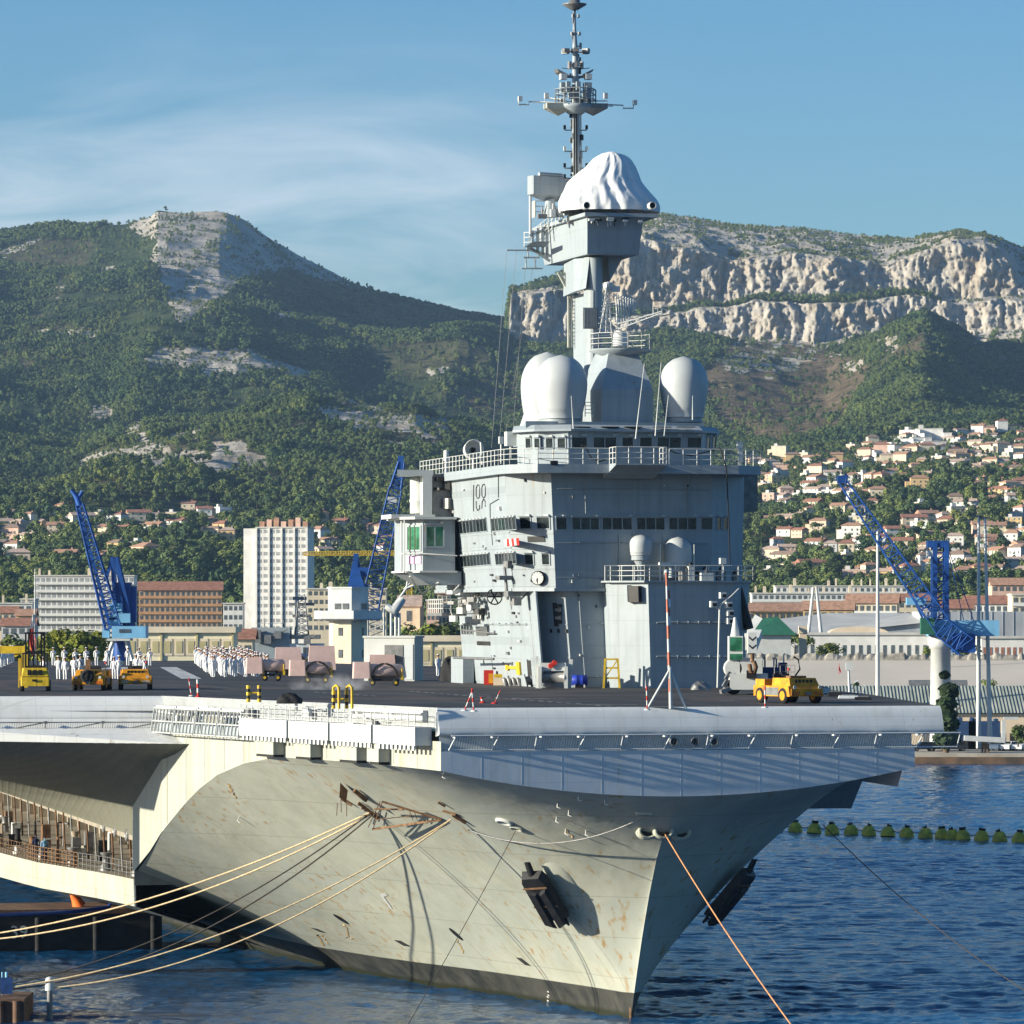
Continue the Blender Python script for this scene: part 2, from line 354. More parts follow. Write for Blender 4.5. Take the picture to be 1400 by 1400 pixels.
sb=N(nt,'ShaderNodeMath',operation='SUBTRACT'); L(ar.outputs['Fac'],sb.inputs[0]); sb.inputs[1].default_value=.25; L(sb.outputs[0],ad.inputs[2])
L(ad.outputs[0],rr.inputs[0])
c=mixc(nt,rr.outputs[0],c,lime)
L(c,b.inputs['Base Color']); b.inputs['Roughness'].default_value=.95; b.inputs['Specular IOR Level'].default_value=.05
bp=N(nt,'ShaderNodeBump'); bp.inputs['Strength'].default_value=.8; bp.inputs['Distance'].default_value=7
L(noise(nt,.16,O,9,.7),bp.inputs['Height']); L(bp.outputs[0],b.inputs['Normal'])
me.materials.append(m)
terr=bpy.data.objects.new('hills',me); COL.objects.link(terr); terr['kind']='structure'
# lookups on the terrain
PYF=HY-(Z-CH)*F/YD
vis=np.minimum.accumulate(PYF,0)
def ground_pix(px,py):
    """first ground point seen at a pixel"""
    j=int(np.clip(np.searchsorted(pxs,px),0,nc-1)); c=PYF[:,j]
    k=np.argmax(c<=py)
    return Vector((co3[k*nc+j][0],co3[k*nc+j][1],co3[k*nc+j][2]))
def ground_xy(x,y):
    px=HX+F*x/y; j=int(np.clip(np.searchsorted(pxs,px),0,nc-1)); i=int(np.clip(np.searchsorted(Ys,y),0,nr-1)); return Z[i,j]
# ------------------------------------------------------------------ houses on the lower slopes: places first, so that the trees leave them room
def _spots():
    rg=random.Random(21); out=[]
    def inside(poly,x,y):
        c=False
        for i in range(len(poly)):
            x1,y1=poly[i]; x2,y2=poly[(i+1)%len(poly)]
            if (y1>y)!=(y2>y) and x<(x2-x1)*(y-y1)/(y2-y1)+x1: c=not c
        return c
    def fill(poly,n,dmin,zone,big=1.0):
        xs=[p[0] for p in poly]; ys=[p[1] for p in poly]; k=0; t=0
        while k<n and t<9000:
            t+=1; x=rg.uniform(min(xs),max(xs)); y=rg.uniform(min(ys),max(ys))
            if not inside(poly,x,y): continue
            if any(((x-o[0])/1.6)**2+(y-o[1])**2<dmin**2 for o in out): continue
            out.append((x,y,zone,big)); k+=1
    fill([(1210,620),(1245,592),(1275,600),(1285,625),(1240,635)],6,10,'right',1.5)
    fill([(1130,640),(1170,610),(1300,600),(1330,640),(1250,680),(1150,690)],54,6.3,'right')
    fill([(1290,590),(1400,590),(1410,700),(1330,690)],48,6.3,'right')
    fill([(1030,640),(1075,615),(1140,650),(1150,700),(1040,700)],30,7,'right')
    fill([(1030,690),(1150,690),(1410,690),(1410,770),(1310,775),(1040,770)],66,7.5,'right')
    fill([(1040,770),(1410,760),(1410,800),(1040,800)],24,9,'right')
    fill([(-5,705),(60,700),(330,722),(330,742),(-5,745)],36,8,'left')
    fill([(-5,742),(250,742),(250,770),(-5,785)],12,11,'left',1.1)
    fill([(255,690),(330,705),(330,725),(250,715)],4,12,'left')
    fill([(425,690),(470,685),(550,715),(545,760),(440,770)],10,11,'middle')
    fill([(555,775),(620,770),(620,800),(555,800)],6,12,'middle')
    return out
HSP=[]
for x,y,zn,bg_ in _spots(): HSP.append((x,y,zn,bg_,ground_pix(x,y)))
hmask=np.ones_like(Z)
for x,y,zn,bg_,g in HSP:
    i0,i1=np.searchsorted(Ys,[g.y-38,g.y+10]); j0,j1=np.searchsorted(pxs,[x-11*bg_*F/g.y*.75,x+11*bg_*F/g.y*.75]); hmask[i0:i1,j0:j1]=.07
# ------------------------------------------------------------------ the wooded slopes (far-off wood that reads as one mass)
def leafmat(name, c1, c2, rnd=.35):
    m,nt,b=newmat(name); L=nt.links.new
    oi=N(nt,'ShaderNodeObjectInfo'); tc=N(nt,'ShaderNodeTexCoord')
    c=ramp(nt,oi.outputs['Random'],[(0,c1),(.5,[(x+y)/2 for x,y in zip(c1,c2)]),(.8,c2),(1,[c2[0]*1.3,c2[1]*1.15,c2[2]])])
    pn=noise(nt,.011,oi.outputs['Location'],4,.6)                     # stands of different species across the slopes
    c=mixc(nt,ramp(nt,pn,[(.40,(0,0,0)),(.52,(.55,.55,.55))]),c,[c2[0]*1.25,c2[1]*1.05,c2[2]*.8]); pn2=noise(nt,.017,oi.outputs['Location'],3,.6)
    c=mixc(nt,ramp(nt,pn2,[(.50,(0,0,0)),(.60,(.6,.6,.6))]),c,[k*.75 for k in c1])
    n=noise(nt,1.6,tc.outputs['Object'],3)
    hs=N(nt,'ShaderNodeHueSaturation'); r=N(nt,'ShaderNodeMapRange'); r.inputs[1].default_value=.3; r.inputs[2].default_value=.7; r.inputs[3].default_value=1-rnd; r.inputs[4].default_value=1+rnd
    L(n,r.inputs[0]); L(r.outputs[0],hs.inputs['Value']); L(c,hs.inputs['Color']); L(hs.outputs[0],b.inputs['Base Color'])
    b.inputs['Roughness'].default_value=.8; b.inputs['Specular IOR Level'].default_value=.15
    return m
M_pine=leafmat('pine_foliage',(.030,.068,.032),(.13,.19,.07))
M_leaf=leafmat('broad_foliage',(.045,.085,.03),(.17,.22,.06))
M_bark=mat('bark',(.12,.085,.06),.9,.3,3)
def crown(rng, kind, nleaf, size):
    """crown of leaf clumps: small faces spread through lobes with gaps between them; unit-ish height 1"""
    mb=MB(); lobes=[]
    if kind=='pine':
        for k in range(11):
            a=rng.uniform(0,6.28); r=rng.uniform(.0,.30); lobes.append((r*math.cos(a),r*math.sin(a),rng.uniform(.35,.92)-r*.35,rng.uniform(.13,.22)))
    elif kind=='umbrella':
        for k in range(12):
            a=rng.uniform(0,6.28); r=rng.uniform(.0,.48); lobes.append((r*math.cos(a),r*math.sin(a),.80-r*r*.5+rng.uniform(-.07,.06),rng.uniform(.13,.2)))
    elif kind=='cypress':
        for k in range(12):
            z=rng.uniform(.06,.96); r=.125*(1-z)**.6+.02; lobes.append((rng.uniform(-.04,.04),rng.uniform(-.04,.04),z,r))
    else:
        for k in range(13):
            a=rng.uniform(0,6.28); r=rng.uniform(.0,.36); lobes.append((r*math.cos(a),r*math.sin(a),rng.uniform(.28,.85)-r*.3,rng.uniform(.15,.25)))
    for i in range(nleaf):
        x,y,z,r=rng.choice(lobes)
        d=Vector((rng.gauss(0,1),rng.gauss(0,1),rng.gauss(0,.8))).normalized()
        p=Vector((x,y,z))+d*r*rng.uniform(.55,1.05)
        n=(d+Vector((rng.gauss(0,.28),rng.gauss(0,.28),rng.gauss(0,.28)+.15))).normalized()
        t=n.orthogonal().normalized(); q=n.cross(t); s=size*rng.uniform(.6,1.4); a=rng.uniform(0,6.28)
        t,q=t*math.cos(a)+q*math.sin(a),q*math.cos(a)-t*math.sin(a)
        mb.add([p+t*s,p+q*s*.8,p-t*s,p-q*s*.8],[(0,1,2,3)])
    return mb
def trunk(mb, mi, h, r):
    mb.tube([(0,0,-.1),(.01,0,h*.5),(0,.01,h)],[r,r*.8,r*.3],6,mi)
    for a in (0,2.1,4.2): mb.tube([(0,0,h*.62),(.2*math.cos(a),.2*math.sin(a),h*.95)],[r*.5,r*.15],4,mi)
rg=random.Random(3)
protos=[]
for i,(kd,nl,sz_) in enumerate([('pine',520,.052),('pine',520,.052),('umbrella',480,.052),('round',560,.055),('round',560,.055),('cypress',300,.04)]):
    mb=crown(rg,kd,nl,sz_); trunk(mb,1,.6,.025)
    protos.append(bpy.data.objects.new('tree_source',mb.mesh('tree_source',[M_pine if kd!='round' else M_leaf,M_bark])))
rng=np.random.default_rng(5)
def scatter(name,label,n,wfun,hrange,kinds,seed):
    w=wfun()[:-1,:-1]*np.abs((XX[:-1,1:]-XX[:-1,:-1])*(YY[1:,:-1]-YY[:-1,:-1]))
    w=np.clip(w,0,None).ravel(); w/=w.sum()
    r=np.random.default_rng(seed)
    cell=r.choice(len(w),n,p=w); i=cell//(nc-1); j=cell%(nc-1)
    a=r.random(n)[:,None]; b=r.random(n)[:,None]
    g=co3.reshape(nr,nc,3)
    P=(g[i,j]*(1-a)+g[i,j+1]*a)*(1-b)+(g[i+1,j]*(1-a)+g[i+1,j+1]*a)*b
    me=bpy.data.meshes.new(name); me.vertices.add(n); me.vertices.foreach_set('co',P.ravel().astype(np.float32))
    def attr(nm,tp,vals):
        t=me.attributes.new(nm,tp,'POINT'); t.data.foreach_set('vector' if tp=='FLOAT_VECTOR' else 'value',np.ascontiguousarray(vals).ravel())
    h=r.uniform(hrange[0],hrange[1],n)*(.75+.5*fbm(P[:,0]/70,P[:,1]/70,2,91))
    wd=h*r.uniform(.85,1.25,n)
    attr('tscale','FLOAT_VECTOR',np.stack([wd,wd,h],-1).astype(np.float32))
    attr('trot','FLOAT_VECTOR',np.stack([r.uniform(-.08,.08,n),r.uniform(-.08,.08,n),r.uniform(0,6.28,n)],-1).astype(np.float32))
    attr('tidx','INT',r.choice(kinds,n).astype(np.int32))
    o=bpy.data.objects.new(name,me); COL.objects.link(o)
    ng=bpy.data.node_groups.new(name,'GeometryNodeTree')
    ng.interface.new_socket('Geometry',in_out='INPUT',socket_type='NodeSocketGeometry'); ng.interface.new_socket('Geometry',in_out='OUTPUT',socket_type='NodeSocketGeometry')
    gi=ng.nodes.new('NodeGroupInput'); go=ng.nodes.new('NodeGroupOutput'); ip=ng.nodes.new('GeometryNodeInstanceOnPoints'); jg=ng.nodes.new('GeometryNodeJoinGeometry')
    for p in reversed(protos):
        k=ng.nodes.new('GeometryNodeObjectInfo'); k.inputs['Object'].default_value=p; k.inputs['As Instance'].default_value=True; ng.links.new(k.outputs['Geometry'],jg.inputs[0])
    def na(nm,tp):
        k=ng.nodes.new('GeometryNodeInputNamedAttribute'); k.data_type=tp; k.inputs[0].default_value=nm; return k.outputs['Attribute']
    ng.links.new(gi.outputs[0],ip.inputs['Points']); ng.links.new(jg.outputs[0],ip.inputs['Instance']); ip.inputs['Pick Instance'].default_value=True
    ng.links.new(na('tidx','INT'),ip.inputs['Instance Index']); ng.links.new(na('tscale','FLOAT_VECTOR'),ip.inputs['Scale'])
    e2r=ng.nodes.new('FunctionNodeEulerToRotation'); ng.links.new(na('trot','FLOAT_VECTOR'),e2r.inputs[0]); ng.links.new(e2r.outputs[0],ip.inputs['Rotation'])
    ng.links.new(ip.outputs[0],go.inputs[0])
    md=o.modifiers.new('scatter','NODES'); md.node_group=ng
    tag(o,label,'forest',kind='stuff'); return o
dens=fbm(XX/110,YY/140,3,95)
steepm=np.clip(1-cliff*2,0,1)
scatter('pine_forest','dark green pine and oak wood covering the mountain slopes',165000,
  lambda:(YY>2950)*(YY<5420)*np.clip(1-rock*1.6,0,1)*np.clip(1.05-brown*1.15,0.03,1)*hmask*steepm*np.clip((dens-.33)*5,.06,1)*(1-right*(YY>4825)*.95)*(1-right*(YY>4735)*(YY<4800)*lgap),(3.2,7.2),[0,0,1,1,3,2],1)
scatter('garden_woodland','dense green trees growing between the houses on the lower slopes',20000,
  lambda:((YY>1750)&(YY<2960))*np.clip((dens-.25)*4,.25,1)*hmask,(5,11),[0,1,2,3,3,4,5],2)
scatter('scrub','low dark bushes scattered over the pale rock of the summits',13000,
  lambda:((YY>3300)&(YY<5430))*np.clip((spk-.42)*6,0,1)*np.clip(rock+brown*.35+right*(YY>4840)*.55,0,1)*steepm,(1.8,3.8),[3,4,3,4],3)
# ------------------------------------------------------------------ water, ground, air
m,nt,b=newmat('sea_water'); L=nt.links.new
O=N(nt,'ShaderNodeTexCoord').outputs['Object']
b.inputs['Base Color'].default_value=(.006,.055,.15,1); b.inputs['Roughness'].default_value=.08; b.inputs['IOR'].default_value=1.33; b.inputs['Specular IOR Level'].default_value=.5
a2=noise(nt,1,O,4,.6,(1.6,2.6,1))
bp=N(nt,'ShaderNodeBump'); bp.inputs['Strength'].default_value=.6; bp.inputs['Distance'].default_value=.12
L(a2,bp.inputs['Height']); L(bp.outputs[0],b.inputs['Normal'])
wy=np.concatenate([np.arange(205,440,.32),np.arange(440,735,.7)]); wp=np.linspace(-330,1730,620)
WPX,WY=np.meshgrid(wp,wy); WX=(WPX-HX)*WY/F
gx,gy=WX+2.5*(fbm(WX/14,WY/14,2,201)-.5),WY+2.5*(fbm(WX/14,WY/14,2,202)-.5)
calm=.55+.9*fbm(WX/45,WY/28,2,203)
wz=calm*(.30*(ridged(gx/4.6,gy/2.5,3,204)-.5)+.17*(ridged(gx/1.9,gy/1.15,2,205)-.5))+.12*(fbm(gx/11,gy/7,2,206)-.5)
ed=np.clip((WPX+330)/60,0,1)*np.clip((1730-WPX)/60,0,1)*np.clip((WY-205)/8,0,1)*np.clip((735-WY)/8,0,1)
wz=wz*ed
wm_=bpy.data.meshes.new('water'); nr2,nc2=WX.shape
x0,x1=WX[:,0],WX[:,-1]
co2=np.stack([WX,WY,wz],-1).reshape(-1,3)
ext=np.array([(-3000,-500,0),(3000,-500,0),(3000,205,0),(-3000,205,0),(-3000,735,0),(3000,735,0),(3000,1260,0),(-3000,1260,0)],float)
V_=[tuple(p) for p in co2]; 
id2=np.arange(nr2*nc2).reshape(nr2,nc2); q2=np.stack([id2[:-1,:-1],id2[:-1,1:],id2[1:,1:],id2[1:,:-1]],-1).reshape(-1,4)
nb=nr2*nc2; allv=np.concatenate([co2,ext])
big=[[nb+0,nb+1,nb+2]+list(map(int,id2[0,::-1][::20]))+[int(id2[0,0])]*0+[nb+3]]
faces=[list(map(int,f)) for f in q2]
faces.append([nb+0,nb+1,nb+2,int(id2[0,-1]),int(id2[0,0]),nb+3]); faces.append([int(id2[-1,0]),int(id2[-1,-1]),nb+5,nb+6,nb+7,nb+4])
faces.append([nb+3,int(id2[0,0]),int(id2[-1,0]),nb+4]); faces.append([int(id2[0,-1]),nb+2,nb+5,int(id2[-1,-1])])
wm_.from_pydata([tuple(v) for v in allv],[],faces); wm_.materials.append(m); wm_.polygons.foreach_set('use_smooth',[True]*len(faces))
wo=bpy.data.objects.new('water',wm_); COL.objects.link(wo); tag(wo,kind='structure')
M_ground=mat('town_ground',(.10,.10,.085),.95,.3,.02)
g=MB(); g.add([(-2500,735.5,1.9),(2500,735.5,1.9),(2500,1320,2.6),(-2500,1320,2.6)],[(0,1,2,3)])
tag(g.build('ground',M_ground),kind='structure')
hm=bpy.data.materials.new('air'); hm.use_nodes=True; nt=hm.node_tree; nt.nodes.clear()
out=N(nt,'ShaderNodeOutputMaterial'); pv=N(nt,'ShaderNodeVolumePrincipled'); pv.inputs['Color'].default_value=(.42,.66,1,1); pv.inputs['Density'].default_value=3.3e-5; pv.inputs['Anisotropy'].default_value=.1
nt.links.new(pv.outputs[0],out.inputs['Volume'])
h=MB(); h.box(-3100,-600,-60,3100,6700,700)
ho=h.build('haze',hm); tag(ho,'thin blue air between the harbour and the mountains','haze',kind='stuff')
# ------------------------------------------------------------------ paints used on the ship and in the harbour
def hullmat():
    m,nt,b=newmat('hull_paint'); L=nt.links.new
    O=N(nt,'ShaderNodeTexCoord').outputs['Object']
    base=ramp(nt,noise(nt,.35,O,6),[(.3,(.36,.37,.305)),(.5,(.42,.425,.35)),(.7,(.46,.465,.395))])
    patch=noise(nt,.12,O,3)
    base=mixc(nt,ramp(nt,patch,[(.5,(0,0,0)),(.53,(.35,.35,.35))]),base,(.36,.40,.37))
    st=noise(nt,1,O,4,.5,(1.1,1.1,.05))
    base=mixc(nt,ramp(nt,st,[(.5,(0,0,0)),(.78,(.38,.38,.38))]),base,(.34,.33,.25))
    st2=noise(nt,1,O,4,.5,(2.2,2.2,.10)); f=N(nt,'ShaderNodeMath',operation='MULTIPLY'); L(ramp(nt,st2,[(.57,(0,0,0)),(.70,(1,1,1))]),f.inputs[0]); L(ramp(nt,noise(nt,.16,O,2),[(.42,(0,0,0)),(.58,(.85,.85,.85))]),f.inputs[1])
    base=mixc(nt,f.outputs[0],base,(.34,.20,.06))
    # plate seams
    sx=N(nt,'ShaderNodeSeparateXYZ'); L(O,sx.inputs[0])
    def seam(sock,period,wd):
        a=N(nt,'ShaderNodeMath',operation='DIVIDE'); L(sock,a.inputs[0]); a.inputs[1].default_value=period
        p=N(nt,'ShaderNodeMath',operation='FRACT'); L(a.outputs[0],p.inputs[0])
        c=N(nt,'ShaderNodeMath',operation='LESS_THAN'); L(p.outputs[0],c.inputs[0]); c.inputs[1].default_value=wd/period
        return c.outputs[0]
    mxx=N(nt,'ShaderNodeMath',operation='MAXIMUM'); L(seam(sx.outputs[2],2.4,.045),mxx.inputs[0]); L(seam(sx.outputs[1],5.2,.05),mxx.inputs[1])
    ml=N(nt,'ShaderNodeMath',operation='MULTIPLY'); L(mxx.outputs[0],ml.inputs[0]); ml.inputs[1].default_value=.34
    base=mixc(nt,ml.outputs[0],base,(.14,.13,.10))
    # boot topping with a wavy weed line
    wv=N(nt,'ShaderNodeMath',operation='MULTIPLY_ADD'); L(noise(nt,1.2,O,4),wv.inputs[0]); wv.inputs[1].default_value=.16; L(sx.outputs[2],wv.inputs[2])
    bt=N(nt,'ShaderNodeMapRange'); bt.inputs[1].default_value=1.62; bt.inputs[2].default_value=1.58; L(sx.outputs[2],bt.inputs[0])
    base=mixc(nt,bt.outputs[0],base,ramp(nt,noise(nt,.8,O,5,.6,(1,1,.4)),[(.35,(.032,.033,.03)),(.65,(.075,.073,.062))]))
    wl=N(nt,'ShaderNodeMapRange'); wl.inputs[1].default_value=.55; wl.inputs[2].default_value=.30; L(wv.outputs[0],wl.inputs[0])
    base=mixc(nt,wl.outputs[0],base,(.022,.024,.012))
    L(base,b.inputs['Base Color']); b.inputs['Roughness'].default_value=.5; b.inputs['Specular IOR Level'].default_value=.25
    bp=N(nt,'ShaderNodeBump'); bp.inputs['Strength'].default_value=.4; bp.inputs['Distance'].default_value=.14
    L(noise(nt,.5,O,3,.5,(1,1,.6)),bp.inputs['Height']); L(bp.outputs[0],b.inputs['Normal'])
    return m
M_hull=hullmat()
def paintmat(name,col,dirt,amt=.35,bump=.12,rough=.5):
    """sheet-metal ship paint: faint buckled plates, soft dirt runs"""
    m,nt,b=newmat(name); L=nt.links.new
    O=N(nt,'ShaderNodeTexCoord').outputs['Object']
    base=ramp(nt,noise(nt,.5,O,6),[(.3,[c*.92 for c in col]),(.55,col),(.75,[min(1,c*1.05) for c in col])])
    st=noise(nt,1,O,5,.55,(1.6,1.6,.10))
    base=mixc(nt,ramp(nt,st,[(.5,(0,0,0)),(.78,(amt,amt,amt))]),base,dirt)
    st=noise(nt,1,O,4,.5,(3.5,3.5,.22)); f=N(nt,'ShaderNodeMath',operation='MULTIPLY'); L(ramp(nt,st,[(.64,(0,0,0)),(.72,(.8,.8,.8))]),f.inputs[0]); L(ramp(nt,noise(nt,.3,O,2),[(.55,(0,0,0)),(.62,(1,1,1))]),f.inputs[1])
    base=mixc(nt,f.outputs[0],base,(.30,.17,.06))
    sx=N(nt,'ShaderNodeSeparateXYZ'); L(O,sx.inputs[0]); prev=None
    for k,(pd,wd) in enumerate(((2.15,.05),(2.6,.05),(1.75,.045))):        # welded seams between plates
        a=N(nt,'ShaderNodeMath',operation='DIVIDE'); L(sx.outputs[k],a.inputs[0]); a.inputs[1].default_value=pd
        f1=N(nt,'ShaderNodeMath',operation='FRACT'); L(a.outputs[0],f1.inputs[0]); c1=N(nt,'ShaderNodeMath',operation='LESS_THAN'); L(f1.outputs[0],c1.inputs[0]); c1.inputs[1].default_value=wd/pd
        if prev is None: prev=c1.outputs[0]
        else: mm=N(nt,'ShaderNodeMath',operation='MAXIMUM'); L(prev,mm.inputs[0]); L(c1.outputs[0],mm.inputs[1]); prev=mm.outputs[0]
    mm=N(nt,'ShaderNodeMath',operation='MULTIPLY'); L(prev,mm.inputs[0]); mm.inputs[1].default_value=.22; base=mixc(nt,mm.outputs[0],base,[c*.45 for c in col])
    L(base,b.inputs['Base Color']); b.inputs['Roughness'].default_value=rough; b.inputs['Specular IOR Level'].default_value=.3
    bp=N(nt,'ShaderNodeBump'); bp.inputs['Strength'].default_value=bump; bp.inputs['Distance'].default_value=.09
    L(noise(nt,.9,O,2,.5,(1,1,.8)),bp.inputs['Height']); L(bp.outputs[0],b.inputs['Normal'])
    return m
M_grey=paintmat('ship_grey',(.305,.347,.375),(.19,.205,.205),.55,.25)
M_pale=paintmat('bulwark_grey',(.56,.595,.615),(.46,.44,.38),.35)
M_lip=paintmat('deck_edge_white',(.68,.69,.68),(.48,.46,.40),.4)
M_beige=paintmat('sponson_paint',(.40,.41,.36),(.32,.27,.14),.7)
M_white=mat('white_paint',(.56,.57,.55),.5,.08,.8,streak=((.45,.38,.25),2.5,.66,.5))
M_dome=mat('radome_shell',(.43,.455,.465),.5,.06,.6,streak=((.36,.36,.33),1.6,.58,.45))
M_dark=mat('black_paint',(.018,.018,.02),.5,.3,2)
M_steel=mat('steel',(.22,.22,.22),.45,.25,2,metal=.3)
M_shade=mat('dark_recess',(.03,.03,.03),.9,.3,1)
M_rust=mat('rusty_steel',(.17,.095,.05),.85,.45,2.5)
M_red=mat('red_paint',(.50,.03,.02),.5,.12,1.5)
M_blue=mat('crane_blue',(.014,.075,.29),.5,.25,.4,streak=((.10,.07,.06),1.2,.66,.5))
M_lblue=mat('pale_blue',(.20,.45,.66),.5,.15,.4)
M_yellow=mat('yellow_paint',(.62,.42,.025),.5,.25,2.2,streak=((.16,.10,.04),4,.56,.75))
M_orange=mat('orange_paint',(.66,.28,.015),.5,.25,2.2,streak=((.14,.08,.04),4,.56,.75))
M_rubber=mat('rubber',(.02,.02,.022),.85,.3,3)
M_pink=mat('tank_pink',(.66,.47,.43),.5,.1,1,streak=((.35,.20,.16),2,.62,.5))
M_cloth=mat('white_cloth',(.78,.78,.79),.9,.05,4)
M_rope=mat('hawser',(.52,.40,.24),.9,.25,6)
M_ropedark=mat('dark_hawser',(.09,.075,.06),.9,.25,6)
M_ropeorange=mat('orange_hawser',(.55,.26,.12),.9,.25,6)
M_green=mat('green_paint',(.03,.13,.085),.5,.15,1)
m,nt,b=newmat('window_glass'); b.inputs['Base Color'].default_value=(.012,.018,.018,1); b.inputs['Roughness'].default_value=.06; b.inputs['Specular IOR Level'].default_value=.6
nt.links.new(ramp(nt,noise(nt,.9,N(nt,'ShaderNodeTexCoord').outputs['Object'],2),[(.4,(.008,.011,.012)),(.65,(.03,.04,.04))]),b.inputs['Base Color']); M_glass=m
m,nt,b=newmat('tinted_glass'); b.inputs['Base Color'].default_value=(.02,.16,.09,1); b.inputs['Roughness'].default_value=.08; M_tint=m
nt.links.new(ramp(nt,noise(nt,1.3,N(nt,'ShaderNodeTexCoord').outputs['Object'],3),[(.4,(.01,.09,.05)),(.62,(.04,.20,.12))]),b.inputs['Base Color'])
# flight deck: worn non-skid asphalt with tyre marks and patches
m,nt,b=newmat('flight_deck'); L=nt.links.new; O=N(nt,'ShaderNodeTexCoord').outputs['Object']
c=ramp(nt,noise(nt,.12,O,6),[(.3,(.030,.030,.033)),(.5,(.05,.05,.052)),(.7,(.085,.082,.08))])
c=mixc(nt,ramp(nt,noise(nt,1,O,3,.5,(.9,.02,1)),[(.52,(0,0,0)),(.66,(.6,.6,.6))]),c,(.12,.10,.09))
c=mixc(nt,ramp(nt,noise(nt,.06,O,2),[(.58,(0,0,0)),(.6,(.5,.5,.5))]),c,(.12,.085,.07))
L(c,b.inputs['Base Color']); b.inputs['Roughness'].default_value=.75; b.inputs['Specular IOR Level'].default_value=.2
bp=N(nt,'ShaderNodeBump'); bp.inputs['Strength'].default_value=.4; bp.inputs['Distance'].default_value=.02; L(noise(nt,9,O,3),bp.inputs['Height']); L(bp.outputs[0],b.inputs['Normal']); M_deck=m
M_line=mat('deck_line',(.6,.6,.58),.8,.35,1.2,col2=(.22,.22,.21))
# ------------------------------------------------------------------ the aircraft carrier (one thing; ship frame under its empty)
SHIP=thing('aircraft_carrier','huge grey aircraft carrier moored bow on, with island and tall mast','warship',(BX,BY,0),TH)
def ip(x,pts): return float(np.interp(x,[p[0] for p in pts],[p[1] for p in pts]))
def proj(p):
    w_=s2w(*p); return HX+F*w_.x/w_.y, HY-F*(w_.z-CH)/w_.y
B0=[(10.7,0),(14,.55),(19,1.5),(27,3.1),(35.4,5.7),(48,8.4),(63.5,10.9),(85,12.4),(108,13.6),(160,15.5),(240,13)]
ZK=[(0,13.2),(2,12.1),(3.5,11.0),(5,9.6),(6.5,7.6),(8,5.2),(9.3,2.8),(10.2,1.0),(10.7,-.05),(11.5,-2)]
ZT=[(0,14.7),(10,14.85),(22,14.83),(27,14.3),(31,13.5),(34,12.5),(36.5,11.4),(40,9.6),(45,8.2),(52,6.6),(60,5.9),(110,5.9),(260,5.9)]
BT=[(0,13.5),(40,22.4),(53,22.0),(62,20.3),(75,18.7),(110,17.6),(260,17.6)]
EX=[(0,.5),(2,.72),(5,1.15),(10.7,1.6),(18,1.34),(27,1.15),(40,1.2),(60,1.4),(110,1.3)]
EXS=[(0,.5),(2,.7),(5,1.0),(10.7,1.4),(18,1.3),(27,1.2),(40,1.2),(110,1.2)]
SZT=[(0,14.7),(28,14.9),(60,13),(260,13)]; SBT=[(0,13.5),(28,15.5),(60,19),(260,19)]
def hull(v,z,side=-1):
    zt,bt=(ip(v,ZT),ip(v,BT)) if side<0 else (ip(v,SZT),ip(v,SBT))
    zk=max(ip(v,ZK),-2.0) if v<11.5 else -2.0; b0=ip(v,B0) if v>10.7 else 0.0
    e=ip(v,EX if side<0 else EXS)
    if v>=10.7:
        if z<0: return b0*(1+.06*z)
        return b0+(bt-b0)*max(0,min(1,z/zt))**e
    return bt*max(0,min(1,(z-zk)/(zt-zk)))**e
VS=list(np.concatenate([np.linspace(0,10.7,22),np.linspace(11.3,40,48),np.linspace(41,60,20),np.linspace(64,250,40)]))
def hullside(side):
    mb=MB(); rows=[]
    for v in VS:
        zt=ip(v,ZT if side<0 else SZT); zk=ip(v,ZK) if v<11.5 else -2.0
        row=[]
        for k in range(41):
            t=k/40; t=t*t*(1.6-.6*t) if v<10.7 else t
            z=zk+(zt-zk)*t
            row.append((side*hull(v,z,side),v,z))
        rows.append(row)
    mb.grid(rows,flip=(side>0)); return mb
hb=hullside(-1)
for (vs_,fs_) in [(hullside(1).v,hullside(1).f)]: hb.add(vs_,fs_,0,True)
HULL=hb.build('hull',M_hull,SHIP)
# lookup of the port hull by pixel
_H=[];
for v in np.arange(.2,70,.25):
    zt=ip(v,ZT); zk=max(0,ip(v,ZK)) if v<11.5 else 0
    for z in np.arange(zk,zt,.12):
        p=(-hull(v,z),v,z); x,y=proj(p); _H.append((x,y)+p)
_H=np.array(_H)
def hullpix(px,py):
    k=np.argmin((_H[:,0]-px)**2+(_H[:,1]-py)**2); p=Vector(_H[k,2:])
    d=.3
    a=Vector((-hull(p.y+d,p.z),p.y+d,p.z))-Vector((-hull(p.y-d,p.z),p.y-d,p.z)); b_=Vector((-hull(p.y,p.z+.15),p.y,p.z+.15))-Vector((-hull(p.y,p.z-.15),p.y,p.z-.15))
    n=b_.cross(a).normalized()
    if n.x>0: n=-n
    return p,n,a.normalized(),b_.normalized()
